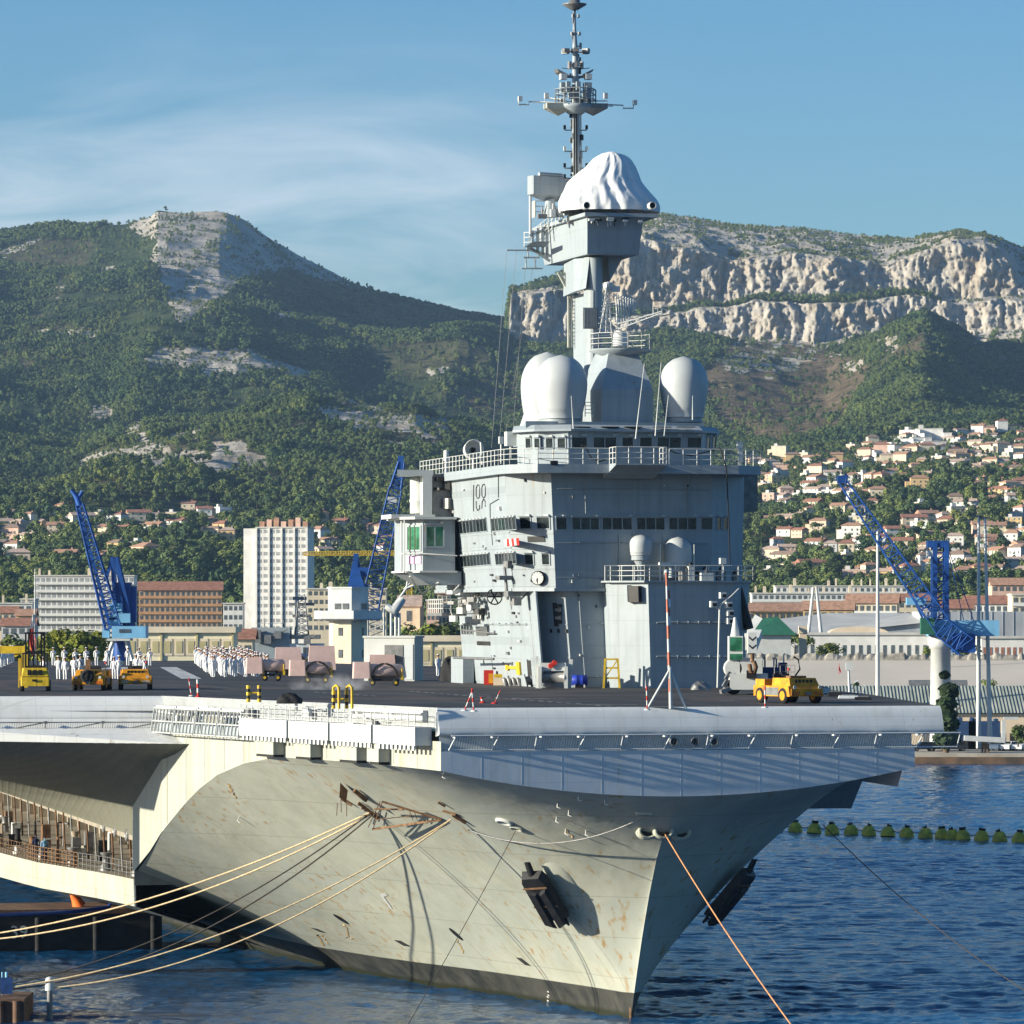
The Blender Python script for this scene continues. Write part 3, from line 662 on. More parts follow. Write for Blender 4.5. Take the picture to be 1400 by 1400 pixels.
# bow front (bulwark) : plane v=0 with the curved lower edge
UL=np.linspace(-13.5,13.5,28)
def zbow(u): return 13.2+1.5*(abs(u)/13.5)**2
mb=MB(); mb.grid([[(u,0,zbow(u)+(15.75-zbow(u))*t) for u in UL] for t in (0,.5,1)])
mb.grid([[(u,0,15.75) for u in UL],[(u,.55,15.85) for u in UL],[(u,.55,16.75) for u in UL]],smooth=False)
mb.add([(13.5,0,14.7),(13.5,10,14.7),(13.5,10,15.75),(13.5,0,15.75)],[(0,1,2,3)])
mb.add([(13.5,3,13.5),(16.2,40,13.5),(16.2,40,16.8),(13.5,0.3,16.8)],[(0,1,2,3)])
for k in range(1,12):                                     # plate seams standing 6 mm proud
    u=-13.5+k*2.25; mb.box(u-.02,-.006,zbow(u)+.05,u+.02,.004,15.7)
BUL=mb.build('bow_bulwark',M_pale,SHIP)
# port side wall of the flight-deck overhang, down to where it meets the flare
def wallu(v): return -(13.5+8.9*v/40)
mb=MB(); vs_=list(np.linspace(0,40,50))
mb.grid([[(wallu(v)-.01,v,ip(v,ZT)+(16.3-ip(v,ZT))*t) for v in vs_] for t in (0,.33,.66,1)],flip=True)
for k in range(1,14):
    v=k*3; mb.box(wallu(v)-.03,v-.025,ip(v,ZT)+.1,wallu(v)+.05,v+.025,16.2)
vs2=list(np.linspace(40,53,14))
mb.grid([[(-22.42+.015*(v-40),v,ip(v,ZT)+(15.3-ip(v,ZT))*t) for v in vs2] for t in (0,.5,1)],flip=True)
mb.build('sponson_wall',M_beige,SHIP)
# ------------------------------------------------------------------ flight deck
DPOLY=[(-13.5,.75),(-22.3,40.7),(-37,42.9),(-37,190),(-20,256),(20,256),(30,200),(30,100),(26.5,60),(22.3,34.6),(15.2,.75)]
mb=MB(); mb.prism(DPOLY,17.1,DECK,mi=1,capmi=0); FD=mb.build('flight_deck',[M_deck,M_pale],SHIP)
def lip(mb,a,b,out,n=30):      # rounded edge between two plan points; out = outward unit (u,v)
    prof=[(-.75,18.104),(-.62,18.08),(-.45,17.95),(-.28,17.65),(-.12,17.25),(-.01,16.9),(.02,16.75),(-.02,16.66),(-.4,16.6),(-.9,16.55)]
    rows=[]
    for d,z in prof: rows.append([(a[0]+(b[0]-a[0])*k/n+out[0]*d, a[1]+(b[1]-a[1])*k/n+out[1]*d, z) for k in range(n+1)])
    mb.grid(rows,flip=True)
    for k in (0,n):
        vs=[(a[0]+(b[0]-a[0])*k/n+out[0]*d, a[1]+(b[1]-a[1])*k/n+out[1]*d, z) for d,z in prof]; mb.add(vs,[tuple(range(len(vs)))])
mb=MB(); lip(mb,(-13.6,0),(15.2,0),(0,-1)); mb.build('deck_edge',M_lip,SHIP)
vf=lambda u:39.9+(-21.6-u)*.149
mb=MB(); lip(mb,(-37,vf(-37)),(-21.6,39.9),(-.147,-.989))
mb.grid([[(-37,vf(-37),16.72),(-22.2,39.9,16.72)],[(-37,vf(-37)-.15,16.2),(-22.2,39.75,16.2)],[(-37,vf(-37)-.2,15.4),(-21.4,36,15.2)]],smooth=False)
mb.build('deck_edge',M_lip,SHIP)
# underside of the angled deck: ribbed slope running down to the mooring gallery
mb=MB(); a0,a1=Vector((-21.3,35.4,15.25)),Vector((-40,42.2,15.4)); b0,b1=Vector((-22.2,52,8.8)),Vector((-20.5,210,8.8))
rows=[]
for i in range(12):
    t=i/11; row=[]
    for k in range(121):
        s=k/120; p=(a0.lerp(a1,s)).lerp(b0.lerp(b1,s*.8),t); rib=.012*max(0,math.cos(k*math.pi/2)) ; p=p+Vector((-rib*.3,-rib,-rib)); row.append(tuple(p))
    rows.append(row)
mb.grid(rows,smooth=False)
va=list(range(120,256,8))
mb.grid([[(-37+max(0,v-188)*.25,v,17.15) for v in va],[(-37+max(0,v-188)*.25,v,15.2) for v in va],[(-20.4+max(0,v-215)*.05,v,8.85) for v in va]],smooth=False)
mb.grid([[(-37,42.5,17.2),(-22.2,39.9,17.2)],[(-37,190,17.2),(-22,190,17.2)]])
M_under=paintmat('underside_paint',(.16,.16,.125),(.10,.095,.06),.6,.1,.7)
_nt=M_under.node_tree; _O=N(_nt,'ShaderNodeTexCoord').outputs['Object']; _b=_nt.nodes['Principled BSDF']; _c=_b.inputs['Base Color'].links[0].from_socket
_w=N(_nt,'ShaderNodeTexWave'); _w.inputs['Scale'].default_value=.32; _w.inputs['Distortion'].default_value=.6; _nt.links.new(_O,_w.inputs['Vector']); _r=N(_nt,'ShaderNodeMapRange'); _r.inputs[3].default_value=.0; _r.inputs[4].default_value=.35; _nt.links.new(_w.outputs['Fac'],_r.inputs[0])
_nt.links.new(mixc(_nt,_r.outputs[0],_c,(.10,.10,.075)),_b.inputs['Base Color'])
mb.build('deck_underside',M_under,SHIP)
# mooring gallery cut into the side
GEP=[(52,22.05),(60,22.9),(75,25.6),(95,27),(262,27)]; GE=lambda v: ip(v,GEP)
mb=MB(); gv=[52.5]+list(range(56,262,6))
mb.grid([[(-min(ip(v,BT),19.4)+2.4,v,5.7) for v in gv],[(-min(ip(v,BT),19.4)+2.2,v,9.0) for v in gv]],smooth=False,flip=True)          # back wall
mb.grid([[(-GE(v),v,5.92) for v in gv],[(-15,v,5.92) for v in gv]],smooth=False)                        # floor
mb.grid([[(-22.1+(v-52)*.02,v,8.8) for v in gv],[(-16,v,8.8) for v in gv]],smooth=False)                                   # ceiling
mb.grid([[(-22.15+(v-52)*.02,v,8.45) for v in gv],[(-22.15+(v-52)*.02,v,8.95) for v in gv]],smooth=False,flip=True)
mb.add([(-22.2,52.4,5.6),(-16,52.4,5.6),(-16,52.4,9),(-22.2,52.4,9)],[(0,1,2,3)])
for v in range(56,250,6): mb.box(-min(ip(v,BT),19.4)+1.6,v-.12,5.9,-min(ip(v,BT),19.4)+2.4,v+.12,8.8)
sp_=MB(); sp_.grid([[(-GE(v),v,5.96) for v in gv],[(-GE(v)+.05,v,4.2) for v in gv],[(-max(13,ip(v,B0)+.5),v,1.2) for v in gv]],smooth=False); sp_.build('gallery_sponson',M_hull,SHIP)
M_gallery=mat('gallery_paint',(.30,.27,.22),.7,.2,.8,streak=((.25,.13,.06),2.2,.56,.8))
mb.build('mooring_gallery',M_gallery,SHIP)
for v in (57,60,63,66,69,72,75,78,84,90):
    d=MB(); u=-min(ip(v,BT),19.4)+2.35; d.box(u-.12,v-.6,6.0,u,v+.6,8.1); d.box(u-.16,v-.5,7.1,u-.121,v-.1,7.5,1)
    d.build('door',[(M_shade,M_grey,M_rust,M_shade)[(v//3)%4],M_dark],SHIP)
for v in (57,64,71,79):                                         # capstans and bollards on the gallery
    d=MB(); u=-GE(v)+1.3; d.lathe([(.45,5.92),(.45,6.2),(.28,6.35),(.24,6.9),(.42,7.05),(.42,7.15)],12,M=Matrix.Translation((u,v,0))); d.build('capstan',M_steel,SHIP)
def railing(mb,pts,h=1.05,step=1.3,n=3,r=.028,mi=0):
    pts=[Vector(p) for p in pts]
    for a,b in zip(pts[:-1],pts[1:]):
        L_=(b-a).length; k=max(1,round(L_/step))
        for i in range(k+1):
            p=a.lerp(b,i/k); mb.tube([p,p+Vector((0,0,h))],r,4,mi)
        for j in range(1,n+1): mb.tube([a+Vector((0,0,h*j/n)),b+Vector((0,0,h*j/n))],r*.85,4,mi)
    return mb
mb=railing(MB(),[(-GE(v)+.08,v,5.94) for v in (53,56,60,66)],1.1,.9); mb.build('railing',M_steel,SHIP)
mb=railing(MB(),[(-GE(v)+.08,v,5.94) for v in (66.2,70,75,78)],1.1,.8,4,.045); mb.build('railing',M_rust,SHIP)
mb=railing(MB(),[(-GE(v)+.08,v,5.94) for v in (78.2,90,110)],1.1,1.0); mb.build('railing',M_rust,SHIP)
rg=random.Random(17)
for k in range(46):                                               # lockers, pipes, hose boxes and winch parts along the gallery
    v=rg.uniform(54,135); ub=-GE(v); d=MB(); h=rg.uniform(.5,2.0); u=ub+rg.uniform(.5,6.5)
    if k%3==0: d.tube([(u,v,5.95),(u,v,5.95+h),(u+.3,v+rg.uniform(-1,1),5.95+h)],rg.uniform(.06,.14),6)
    elif k%3==1: d.box(u-.3,v-rg.uniform(.2,.7),5.93,u+.3,v+rg.uniform(.2,.7),5.93+h)
    else: d.lathe([(.3,0),(.34,h*.3),(.22,h*.4),(.22,h*.8),(.3,h)],10,M=Matrix.Translation((u,v,5.93)))
    d.build('gallery_gear',(M_steel,M_shade,M_rust,M_white,M_gallery)[k%5],SHIP)
for v in range(55,140,4):
    d=MB(); ub=-21.6; d.tube([(ub+.25,v,5.95),(ub+.1,v,8.75)],.07,5); d.build('gallery_post',M_rust if v%3 else M_steel,SHIP)
for k,v in enumerate((56,62,68)):
    d=MB(); d.lathe([(.42,0),(.42,.14),(.28,.18),(.28,.05)],16,M=Matrix.Translation((-22.15+(v-52)*.02-.0,v,8.7))@Matrix.Rotation(-math.pi/2,4,'Y')); d.build('fairlead',M_steel,SHIP)
# starboard sponson with its raked front
mb=MB(); P1=[(15.0,26),(21.2,30.5),(21.2,75),(15,75)]
mb.prism([(14.5,33),(20.2,32.5),(20.2,75),(15,75)],11.0,14.9,[(14.8,24),(20.7,29),(20.7,75),(15,75)])
mb.prism([(15.2,24),(20.6,29.5),(20.6,60),(20.6,80),(15,80)],14.902,17.098)
mb.build('starboard_sponson',M_grey,SHIP)
# ------------------------------------------------------------------ safety nets along the bow
netm,nt,b=newmat('net_mesh'); L=nt.links.new
tr=N(nt,'ShaderNodeBsdfTransparent'); ms=N(nt,'ShaderNodeMixShader'); b.inputs['Base Color'].default_value=(.40,.40,.38,1); b.inputs['Roughness'].default_value=.9
O=N(nt,'ShaderNodeTexCoord').outputs['Object']; wv=N(nt,'ShaderNodeTexWave'); wv.inputs['Scale'].default_value=2.2; L(O,wv.inputs['Vector'])
wr=N(nt,'ShaderNodeMapRange'); wr.inputs[1].default_value=.72; wr.inputs[2].default_value=.8; wr.inputs[4].default_value=.45; L(wv.outputs['Fac'],wr.inputs[0])
L(wr.outputs[0],ms.inputs[0]); L(tr.outputs[0],ms.inputs[1]); L(b.outputs[0],ms.inputs[2]); L(ms.outputs[0],nt.nodes['Material Output'].inputs[0])
us=np.linspace(-13.1,16.0,7)
for k in range(6):
    a,b_=us[k]+.03,us[k+1]-.03; mb=MB(); o_=.62
    for p,q in (((a,-.02,15.82),(b_,-.02,15.82)),((a,-o_,16.62),(b_,-o_,16.62)),((a,-.02,15.82),(a+.28,-o_,16.62)),((b_,-.02,15.82),(b_,-o_,16.62)),(((a+b_)/2,-.02,15.82),((a+b_)/2+.28,-o_,16.62))): mb.tube([p,q],.045,5)
    mb.tube([(a+.28,-o_,16.62),((a+b_)/2,-.02,15.86)],.025,4)
    mb.add([(a,-.03,15.83),(b_,-.03,15.83),(b_,-o_+.01,16.61),(a,-o_+.01,16.61)],[(0,1,2,3)],1)
    for q in (a+.28,(a+b_)/2): mb.cbox((q,-.3,16.55),(.16,.5,.14))
    mb.build('safety_net',[M_steel if 0 else M_pale,netm],SHIP)
for px in (921,950,976):                                   # three mooring holes in the bulwark
    p=sv(px,1014,0); d=MB(); d.lathe([(.19,0),(.24,-.02),(.25,.10),(.18,.11),(.16,-.2)],16,M=Matrix.Translation((p.x,.0,p.z))@Matrix.Rotation(math.pi/2,4,'X'),cap=False)
    d.lathe([(.17,.02),(.0,.03)],16,1,M=Matrix.Translation((p.x,.0,p.z))@Matrix.Rotation(math.pi/2,4,'X'),cap=False)
    d.build('mooring_hole',[M_steel,M_shade],SHIP)
# nets on the angled deck edge
for k in range(4):
    a=-22.6-k*3.5; b_=a-3.44; mb=MB()
    fa,fb=vf(a)-.2,vf(b_)-.2
    for p,q in (((a,fa,15.75),(b_,fb,15.75)),((a,fa-.5,16.5),(b_,fb-.5,16.5)),((a,fa,15.75),(a,fa-.5,16.5)),((a,fa-.5,16.5),(b_,fb-.02,15.8))): mb.tube([p,q],.04,5)
    mb.cbox((a,fa-.4,16.5),(.2,.4,.16)); mb.add([(a,fa-.02,15.77),(b_,fb-.02,15.77),(b_,fb-.49,16.49),(a,fa-.49,16.49)],[(0,1,2,3)],1)
    mb.build('safety_net',[M_steel,netm],SHIP)
# ------------------------------------------------------------------ port catwalk boxes and folded nets
def wallp(v,out,z): # point outside the port wall
    n=Vector((-.976,.217)); return (wallu(v)+n.x*out*1.0, v-n.y*out*(-1)*-1, z)
def catbox(v0,v1,z0,z1,out0,out1,mb,mi=0):
    vs=[wallp(v0,out0,z0),wallp(v1,out0,z0),wallp(v1,out1,z0),wallp(v0,out1,z0),wallp(v0,out0,z1),wallp(v1,out0,z1),wallp(v1,out1,z1),wallp(v0,out1,z1)]
    mb.add(vs,[(0,1,2,3),(7,6,5,4),(0,4,5,1),(1,5,6,2),(2,6,7,3),(3,7,4,0)],mi)
for v0,v1 in ((1.2,6.6),(6.9,12.4),(12.7,18.2),(18.5,25.4)):
    mb=MB(); catbox(v0,v1,16.05,17.05,.0,1.0,mb)
    for k in range(int((v1-v0)/.55)):
        q=v0+.15+k*.55; catbox(q,q+.27,15.78,16.05,.9,.99,mb)
    mb.build('catwalk_panel',M_white,SHIP)
    mb=railing(MB(),[wallp(v0+.1,.95,17.05),wallp(v1-.1,.95,17.05)],.85,.9,3,.026); mb.build('catwalk_rail',M_white,SHIP)
for v0,v1 in ((25.7,29),(29.2,32.5),(32.7,36),(36.2,39.4)):
    mb=MB(); n=int((v1-v0)/.5)
    for k in range(n+1):
        q=v0+(v1-v0)*k/n; mb.bar(wallp(q,.95,15.85),wallp(q,.7,17.45),.10)
    for z,o in ((15.9,.94),(16.6,.83),(17.4,.71)): mb.tube([wallp(v0,o,z),wallp(v1,o,z)],.05,4)
    catbox(v0,v1,15.95,16.6,.0,.45,mb,1); catbox(v0,v1,17.3,17.55,.0,.6,mb)
    mb.build('folded_net_frame',[M_white,M_grey],SHIP)
for px,py,w_,h_ in ((402,1022,1.3,1.1),(460,1022,1.1,.95),(525,1028,1.2,.95),(553,1030,.7,.8)):
    s=min(max((604-px)/ (604-225.),0),1); v=36*s**.86
    mb=MB(); catbox(v,v+w_*2.2,15.0,16.0,.0,.75,mb); catbox(v+.15,v+w_*2.2-.15,14.85,15.0,.05,.65,mb,1); mb.build('net_bracket',[M_beige,M_shade],SHIP)
rg=random.Random(4)                                         # pipework and lockers in the catwalk
for k in range(34):
    mb=MB()
    v=rg.uniform(1,38); z=rg.uniform(16.7,17.75); l=rg.uniform(.4,1.8)
    if rg.random()<.5: mb.tube([wallp(v,rg.uniform(.2,.6),z),wallp(v+l,rg.uniform(.2,.6),z+rg.uniform(-.1,.1))],rg.uniform(.03,.08),5)
    else: catbox(v,v+l*.6,z-.4,z+.1,.1,rg.uniform(.3,.6),mb,rg.choice((0,0,1)))
    mb.build('catwalk_fitting',[M_white,M_steel],SHIP)
mb=MB(); catbox(2,11.5,17.35,17.95,-.6,.15,mb); mb.tube([wallp(2,.2,17.75),wallp(11,.2,17.75)],.09,6); mb.build('hose_locker',M_white,SHIP)
# port edge of the deck
mb=MB(); mb.add([(-13.5,.75,17.0),(-22.3,40.7,17.0),(-22.3,40.7,18.108),(-13.5,.75,18.108),(-13.2,.75,18.108),(-22.0,40.7,18.108)],[(3,2,1,0),(3,4,5,2)]); mb.build('deck_edge',M_white,SHIP)
# ------------------------------------------------------------------ anchors, fairleads and marks on the hull
def frame_at(px,py,off=0):
    p,n,a,b_=hullpix(px,py); p=p+n*off
    return Matrix((( a.x,b_.x,n.x,p.x),(a.y,b_.y,n.y,p.y),(a.z,b_.z,n.z,p.z),(0,0,0,1))),p,n
def anchor(M):
    mb=MB()                                           # stockless anchor stowed flat: heavy crown block, two broad flukes, shank
    mb.prism([(-.85,-1.5),(.85,-1.5),(1.0,-1.2),(1.0,1.25),(.8,1.55),(-.8,1.55),(-1.0,1.25),(-1.0,-1.2)],.35,1.15,[(-.7,-1.35),(.7,-1.35),(.85,-1.1),(.85,1.1),(.65,1.4),(-.65,1.4),(-.85,1.1),(-.85,-1.1)])
    for s in (-1,1):
        mb.prism([(s*.1,-1.9),(s*.85,-1.6),(s*.9,.9),(s*.1,.5)],1.1,1.4,[(s*.2,-1.7),(s*.75,-1.5),(s*.7,.6),(s*.2,.4)])
    mb.box(-.95,-.45,1.16,.95,-.36,1.22,1); mb.box(-.95,.75,1.16,.95,.84,1.22,1)
    mb.tube([(0,1.3,.7),(0,2.1,.3)],[.28,.22],8); mb.tube([(-.7,-1.45,.8),(-.75,-1.85,.8)],[.2,.1],6); mb.tube([(.7,-1.45,.8),(.75,-1.85,.8)],[.2,.1],6)
    mb.v=[tuple(M@Vector(p)) for p in mb.v]; return mb
def frame_dir(x0,y0,x1,y1,off=0):          # frame whose y axis runs from one pixel of the hull to another
    q0=hullpix(x0,y0)[0]; q1=hullpix(x1,y1)[0]; p,n,_,_=hullpix((x0+x1)/2,(y0+y1)/2); y=(q1-q0).normalized(); n=(n-y*n.dot(y)).normalized(); x=y.cross(n); p=p+n*off
    return Matrix(((x.x,y.x,n.x,p.x),(x.y,y.y,n.y,p.y),(x.z,y.z,n.z,p.z),(0,0,0,1))),n,(q1-q0).length
Mx,n,_l=frame_dir(768,1250,730,1184,.25); Mx=Mx@Matrix.Diagonal((.85,_l/3.2,.62,1))
anchor(Mx).build('anchor',[M_dark,M_rust],SHIP)
# flared pod behind it
mb=MB(); Mp,_,_l2=frame_dir(803,1262,742,1166,-.15); Mp=Mp@Matrix.Diagonal((.75,_l2/5.2,.36,1)); rows=[]
for i in range(13):
    t=i/12; th=math.pi*t; rows.append([tuple(Mp@Vector((1.35*math.sin(th)*math.cos(ph)*1.0,-2.7*math.cos(th),.95*math.sin(th)*math.sin(ph)))) for ph in np.linspace(0,math.pi,14)])
mb.grid(rows,flip=True); mb.tube([Mp@Vector((.1,-2.5,.1)),Mp@Vector((.2,-4.0,.05))],[.25,.02],6); mb.build('anchor_bolster',M_hull,SHIP)
# starboard anchor: mirrored across the ship
Mm=Matrix.Diagonal((-1,1,1,1)); mb=anchor(Matrix.Translation((hull(Mx.translation.y,Mx.translation.z,1)-hull(Mx.translation.y,Mx.translation.z,-1)+.1,0,0))@Mm@Mx); mb.f=[f[::-1] for f in mb.f]; mb.build('anchor',[M_dark,M_rust],SHIP)
# bow fairleads: three bellmouths side by side on the stem
for px in (884,907,931):
    a=(px-HX)/F; best=None
    for v in np.arange(2.0,7,.05):
        s=1 if px>905 else -1
        for z in np.arange(10.4,11.8,.08):
            for s in (-1,1):
                x,y=proj((s*hull(v,z),v,z)); d=(x-px)**2+(y-1137)**2
                if best is None or d<best[0]: best=(d,s*hull(v,z),v,z)
    _,u,v,z=best
    Mt=Matrix.Translation((u,v-.05,z))@Matrix.Rotation(R(78),4,'X')@Matrix.Rotation(0,4,'Z')
    d=MB(); d.lathe([(.62,-.35),(.60,.05),(.52,.16),(.40,.10),(.33,-.15),(.30,-.6)],20,M=Mt@Matrix.Diagonal((1,.72,1,1)),cap=False); d.lathe([(.34,-.1),(0,-.12)],20,1,M=Mt@Matrix.Diagonal((1,.72,1,1)),cap=False)
    d.build('bow_fairlead',[M_hull,M_rust if px==907 else M_shade],SHIP)
for px,py,s in ((690,1121,1.0),(706,1131,.8),(880,1111,.9)):
    Mt,p,n=frame_at(px,py,.02); d=MB(); d.lathe([(.42*s,-.05),(.40*s,.12),(.30*s,.16),(.24*s,.02)],14,M=Mt,cap=False); d.lathe([(.26*s,.03),(0,.02)],14,1,M=Mt,cap=False); d.build('fairlead',[M_white if px==690 else M_hull,M_shade],SHIP)
# openings in the side
for px,py,w_,h_,name,mt in ((435,1272,.75,.45,'scupper',M_shade),(551,1289,.7,.5,'scupper',M_shade),(716,1314,.62,.55,'scupper',M_shade),(467,1256,.35,.7,'scupper',M_dark),(623,1276,.35,.7,'scupper',M_dark)):
    Mt,p,n=frame_at(px,py,.012); d=MB()
    if w_<.5: d.prism([(w_*.7*math.cos(t),h_*.8*math.sin(t)) for t in np.linspace(0,6.28,13)[:-1]],0,.03)
    else: d.prism([(-w_/2-.2,-h_/2),(w_/2-.2,-h_/2),(w_/2+.2,h_/2),(-w_/2+.2,h_/2)],0,.03)
    d.v=[tuple(Mt@Vector(q)) for q in d.v]; d.build(name,mt,SHIP)
M_ruststain=mat('rust_stain',(.42,.24,.06),.8,.3,2.0,col2=(.36,.30,.20))
def stain(px0,py0,px1,py1,w0,w1):
    d=MB(); k=9; rows=[]
    for i in range(k+1):
        t=i/k; p,n,a,b_=hullpix(px0+(px1-px0)*t,py0+(py1-py0)*t); ww=(w0+(w1-w0)*t)*random.uniform(.6,1.2); off=n*.02
        rows.append([tuple(p+off-a*ww/2),tuple(p+off+a*ww/2)])
    d.grid(rows); d.build('rust_streak',M_ruststain,SHIP)
stain(433,1276,442,1293,.5,.35);stain(440,1278,450,1292,.2,.1); stain(470,1262,478,1280,.22,.16); stain(466,1281,486,1283,.3,.25); stain(625,1283,634,1304,.18,.10); stain(311,1072,324,1092,.22,.1); stain(771,1132,783,1147,.12,.05)
# white draught arrow painted on the side
d=MB()
for (x0,y0),(x1,y1) in (((521,1224),(534,1242)),((521,1224),(529,1223))):
    p,n,a,b_=hullpix(x0,y0); q,_,_,_=hullpix(x1,y1); o_=n*.03; t=(q-p).normalized(); s_=n.cross(t)*.13
    d.add([p+o_-s_,q+o_-s_,q+o_+s_,p+o_+s_],[(0,1,2,3)])
d.build('painted_arrow',M_white,SHIP)
for k in range(7):                           # draught marks
    d=MB(); p,n,a,b_=hullpix(750,1357+k*3.4); o_=n*.02; d.add([p+o_-a*.1-b_*.05,p+o_+a*.1-b_*.05,p+o_+a*.1+b_*.05,p+o_-a*.1+b_*.05],[(0,1,2,3)])
    d.build('draught_mark',M_white,SHIP)
d=MB(); d.tube([(0,10.4+.25-.02*k,1.55-.4*k) for k in range(5)],[.10]*5,8); d.build('stem_guard',M_rust,SHIP)
# hinged accommodation platform on the port bow
def hp(px,py,off): p,n,a,b_=hullpix(px,py); return p+n*off
d=MB()
d.bar(hp(532,1078,.9),hp(606,1118,.12),.12); d.bar(hp(522,1118,.9),hp(604,1118,.12),.12); d.tube([hp(532,1078,.9),hp(522,1118,.9)],.03,4); d.tube([hp(530,1078,.9),hp(516,1113,.9)],.03,4)
d.tube([hp(520,1094,.6),hp(560,1094,.6)],.05,4); d.tube([hp(523,1107,.7),hp(566,1107,.4)],.025,4)
for q in (565,572,580,586): d.tube([hp(q,1097+(q-565)*.5,.4),hp(q+3,1117,.3)],.02,4)
d.build('boarding_boom',M_rust,SHIP)
d=MB(); d.add([hp(466,1069,.1),hp(478,1068,1.1),hp(487,1078,1.1),hp(476,1079,.1)],[(0,1,2,3),(3,2,1,0)])
for q in ((473,1080,473,1098),(486,1078,486,1098),(478,1074,478,1094)): d.tube([hp(q[0],q[1],.9),hp(q[2],q[3],.9)],.022,4)
d.bar(hp(470,1090,.12),hp(482,1099,.12),.14); d.bar(hp(487,1077,.2),hp(503,1090,.2),.22); d.bar(hp(492,1094,.15),hp(522,1118,.15),.18)
for q in range(6): d.cbox(hp(494+q*5,1096+q*3.6,.25),(.16,.16,.16))
d.build('mooring_platform',M_rust,SHIP)
d=MB(); d.bar(hp(598,1094,.1),hp(610,1100,.1),.12); d.bar(hp(605,1108,.1),hp(622,1112,.1),.12); d.bar(hp(618,1113,.1),hp(636,1124,.1),.16); d.build('fairlead_bracket',M_rust,SHIP)
for px,py in ((328,1116),(612,996+40),(763,1099),(780,1109),(775,1134),(789,1079),(827,1085),(799,1135),(760,1119)):
    d=MB(); p,n,a,b_=hullpix(px,py); d.tube([p,p+n*.3,p+n*.32-b_*.2],.035,5); d.build('eyebolt',M_white,SHIP)
# ------------------------------------------------------------------ the island
ISL=bpy.data.objects.new('island',None); COL.objects.link(ISL); ISL.parent=SHIP
def zpy(py,v=67): return sv(760,py,v).z
def upx(px,v,py=800): return sv(px,py,v).x
class Face:          # flat wall: bottom-left, bottom-right, top-right, top-left seen from outside
    def __init__(s,bl,br,tr,tl):
        s.c=[Vector(q) for q in (bl,br,tr,tl)]; s.n=(s.c[1]-s.c[0]).cross(s.c[3]-s.c[0]).normalized()
    def p(s,a,b,d=0):
        bl,br,tr,tl=s.c; return (bl.lerp(br,a)).lerp(tl.lerp(tr,a),b)+s.n*d
    def st(s,px,py):   # parameters of a pixel
        a=b=.5
        for _ in range(8):
            L0=proj(s.p(0,b));L1=proj(s.p(1,b)); a=(px-L0[0])/(L1[0]-L0[0]) if abs(L1[0]-L0[0])>1e-6 else .5
            T0=proj(s.p(a,0));T1=proj(s.p(a,1)); b=(py-T0[1])/(T1[1]-T0[1])
        return a,b
    def box(s,mb,a0,a1,b0,b1,d0,d1,mi=0):
        vs=[s.p(a0,b0,d0),s.p(a1,b0,d0),s.p(a1,b1,d0),s.p(a0,b1,d0),s.p(a0,b0,d1),s.p(a1,b0,d1),s.p(a1,b1,d1),s.p(a0,b1,d1)]
        mb.add(vs,[(0,3,2,1),(4,5,6,7),(0,1,5,4),(1,2,6,5),(2,3,7,6),(3,0,4,7)],mi)
    def pbox(s,mb,px0,px1,py0,py1,d0,d1,mi=0):
        a0,b0=s.st(px0,py1); a1,b1=s.st(px1,py0); s.box(mb,a0,a1,b0,b1,d0,d1,mi)
def window(face,px0,px1,py0,py1,panes=1,visor=True,glass=None,fw=.07,paint=None,par=None):
    mb=MB(); a0,b0=face.st(px0,py1); a1,b1=face.st(px1,py0)
    W=(face.p(a1,b0)-face.p(a0,b0)).length; H_=(face.p(a0,b1)-face.p(a0,b0)).length; fa=fw/W*(a1-a0); fb=fw/H_*(b1-b0)
    face.box(mb,a0+fa*.6,a1-fa*.6,b0+fb*.6,b1-fb*.6,-.02,.015,1)
    face.box(mb,a0,a1,b0,b0+fb,0,.06); face.box(mb,a0,a1,b1-fb,b1,0,.06); face.box(mb,a0,a0+fa,b0+fb,b1-fb,0,.058); face.box(mb,a1-fa,a1,b0+fb,b1-fb,0,.058)
    for k in range(1,panes):
        q=a0+(a1-a0)*k/panes; face.box(mb,q-fa*.4,q+fa*.4,b0+fb,b1-fb,0,.05)
    if visor:
        face.box(mb,a0-fa*.3,a1+fa*.3,b1+fb*.1,b1+fb*1.0,0,.20)
        face.box(mb,a1-(a1-a0)*.3/max(1,panes)-fa,a1-fa,b1+fb*1.02,b1+fb*2.2,0,.16,2)
    return mb.build('window',[paint or M_grey,glass or M_glass,M_white],par or ISL)
def poly(px_front0,px_front1,v,dport,dstar,vb,ub=None):
    u0=upx(px_front0,v); u1=upx(px_front1,v)
    return [(u0,v),(u1,v+.9),(u1+dstar,v+dstar+.9),(u1+dstar,vb),(u0-dport,vb),(u0-dport,v+dport)]
z0=DECK-.02; zA=zpy(806); zB=zpy(648); zC=zpy(640)
pa0=poly(783,1000,67,2.0,2.0,92); pa1=poly(772,992,67,2.0,2.2,92)
pb0=poly(760,977,66.3,2.35,3.2,94); pb1=poly(753,979,66.0,2.7,3.3,95)
mb=MB(); mb.prism(pa0,z0,zA,pa1); mb.build('lower_superstructure',M_grey,ISL)
mb=MB(); mb.prism(pb0,zA,zB,pb1); mb.build('upper_superstructure',M_grey,ISL)
def faces(p0,p1,za,zb):
    V=lambda p,z:Vector((p[0],p[1],z)); n=len(p0)
    f=lambda i,j:Face(V(p0[i],za),V(p0[j],za),V(p1[j],zb),V(p1[i],zb))
    return dict(front=f(0,1),star=f(1,2),starside=f(2,3),port=f(4,5),cham=f(5,0))
FA=faces(pa0,pa1,z0,zA); FB=faces(pb0,pb1,zA,zB)
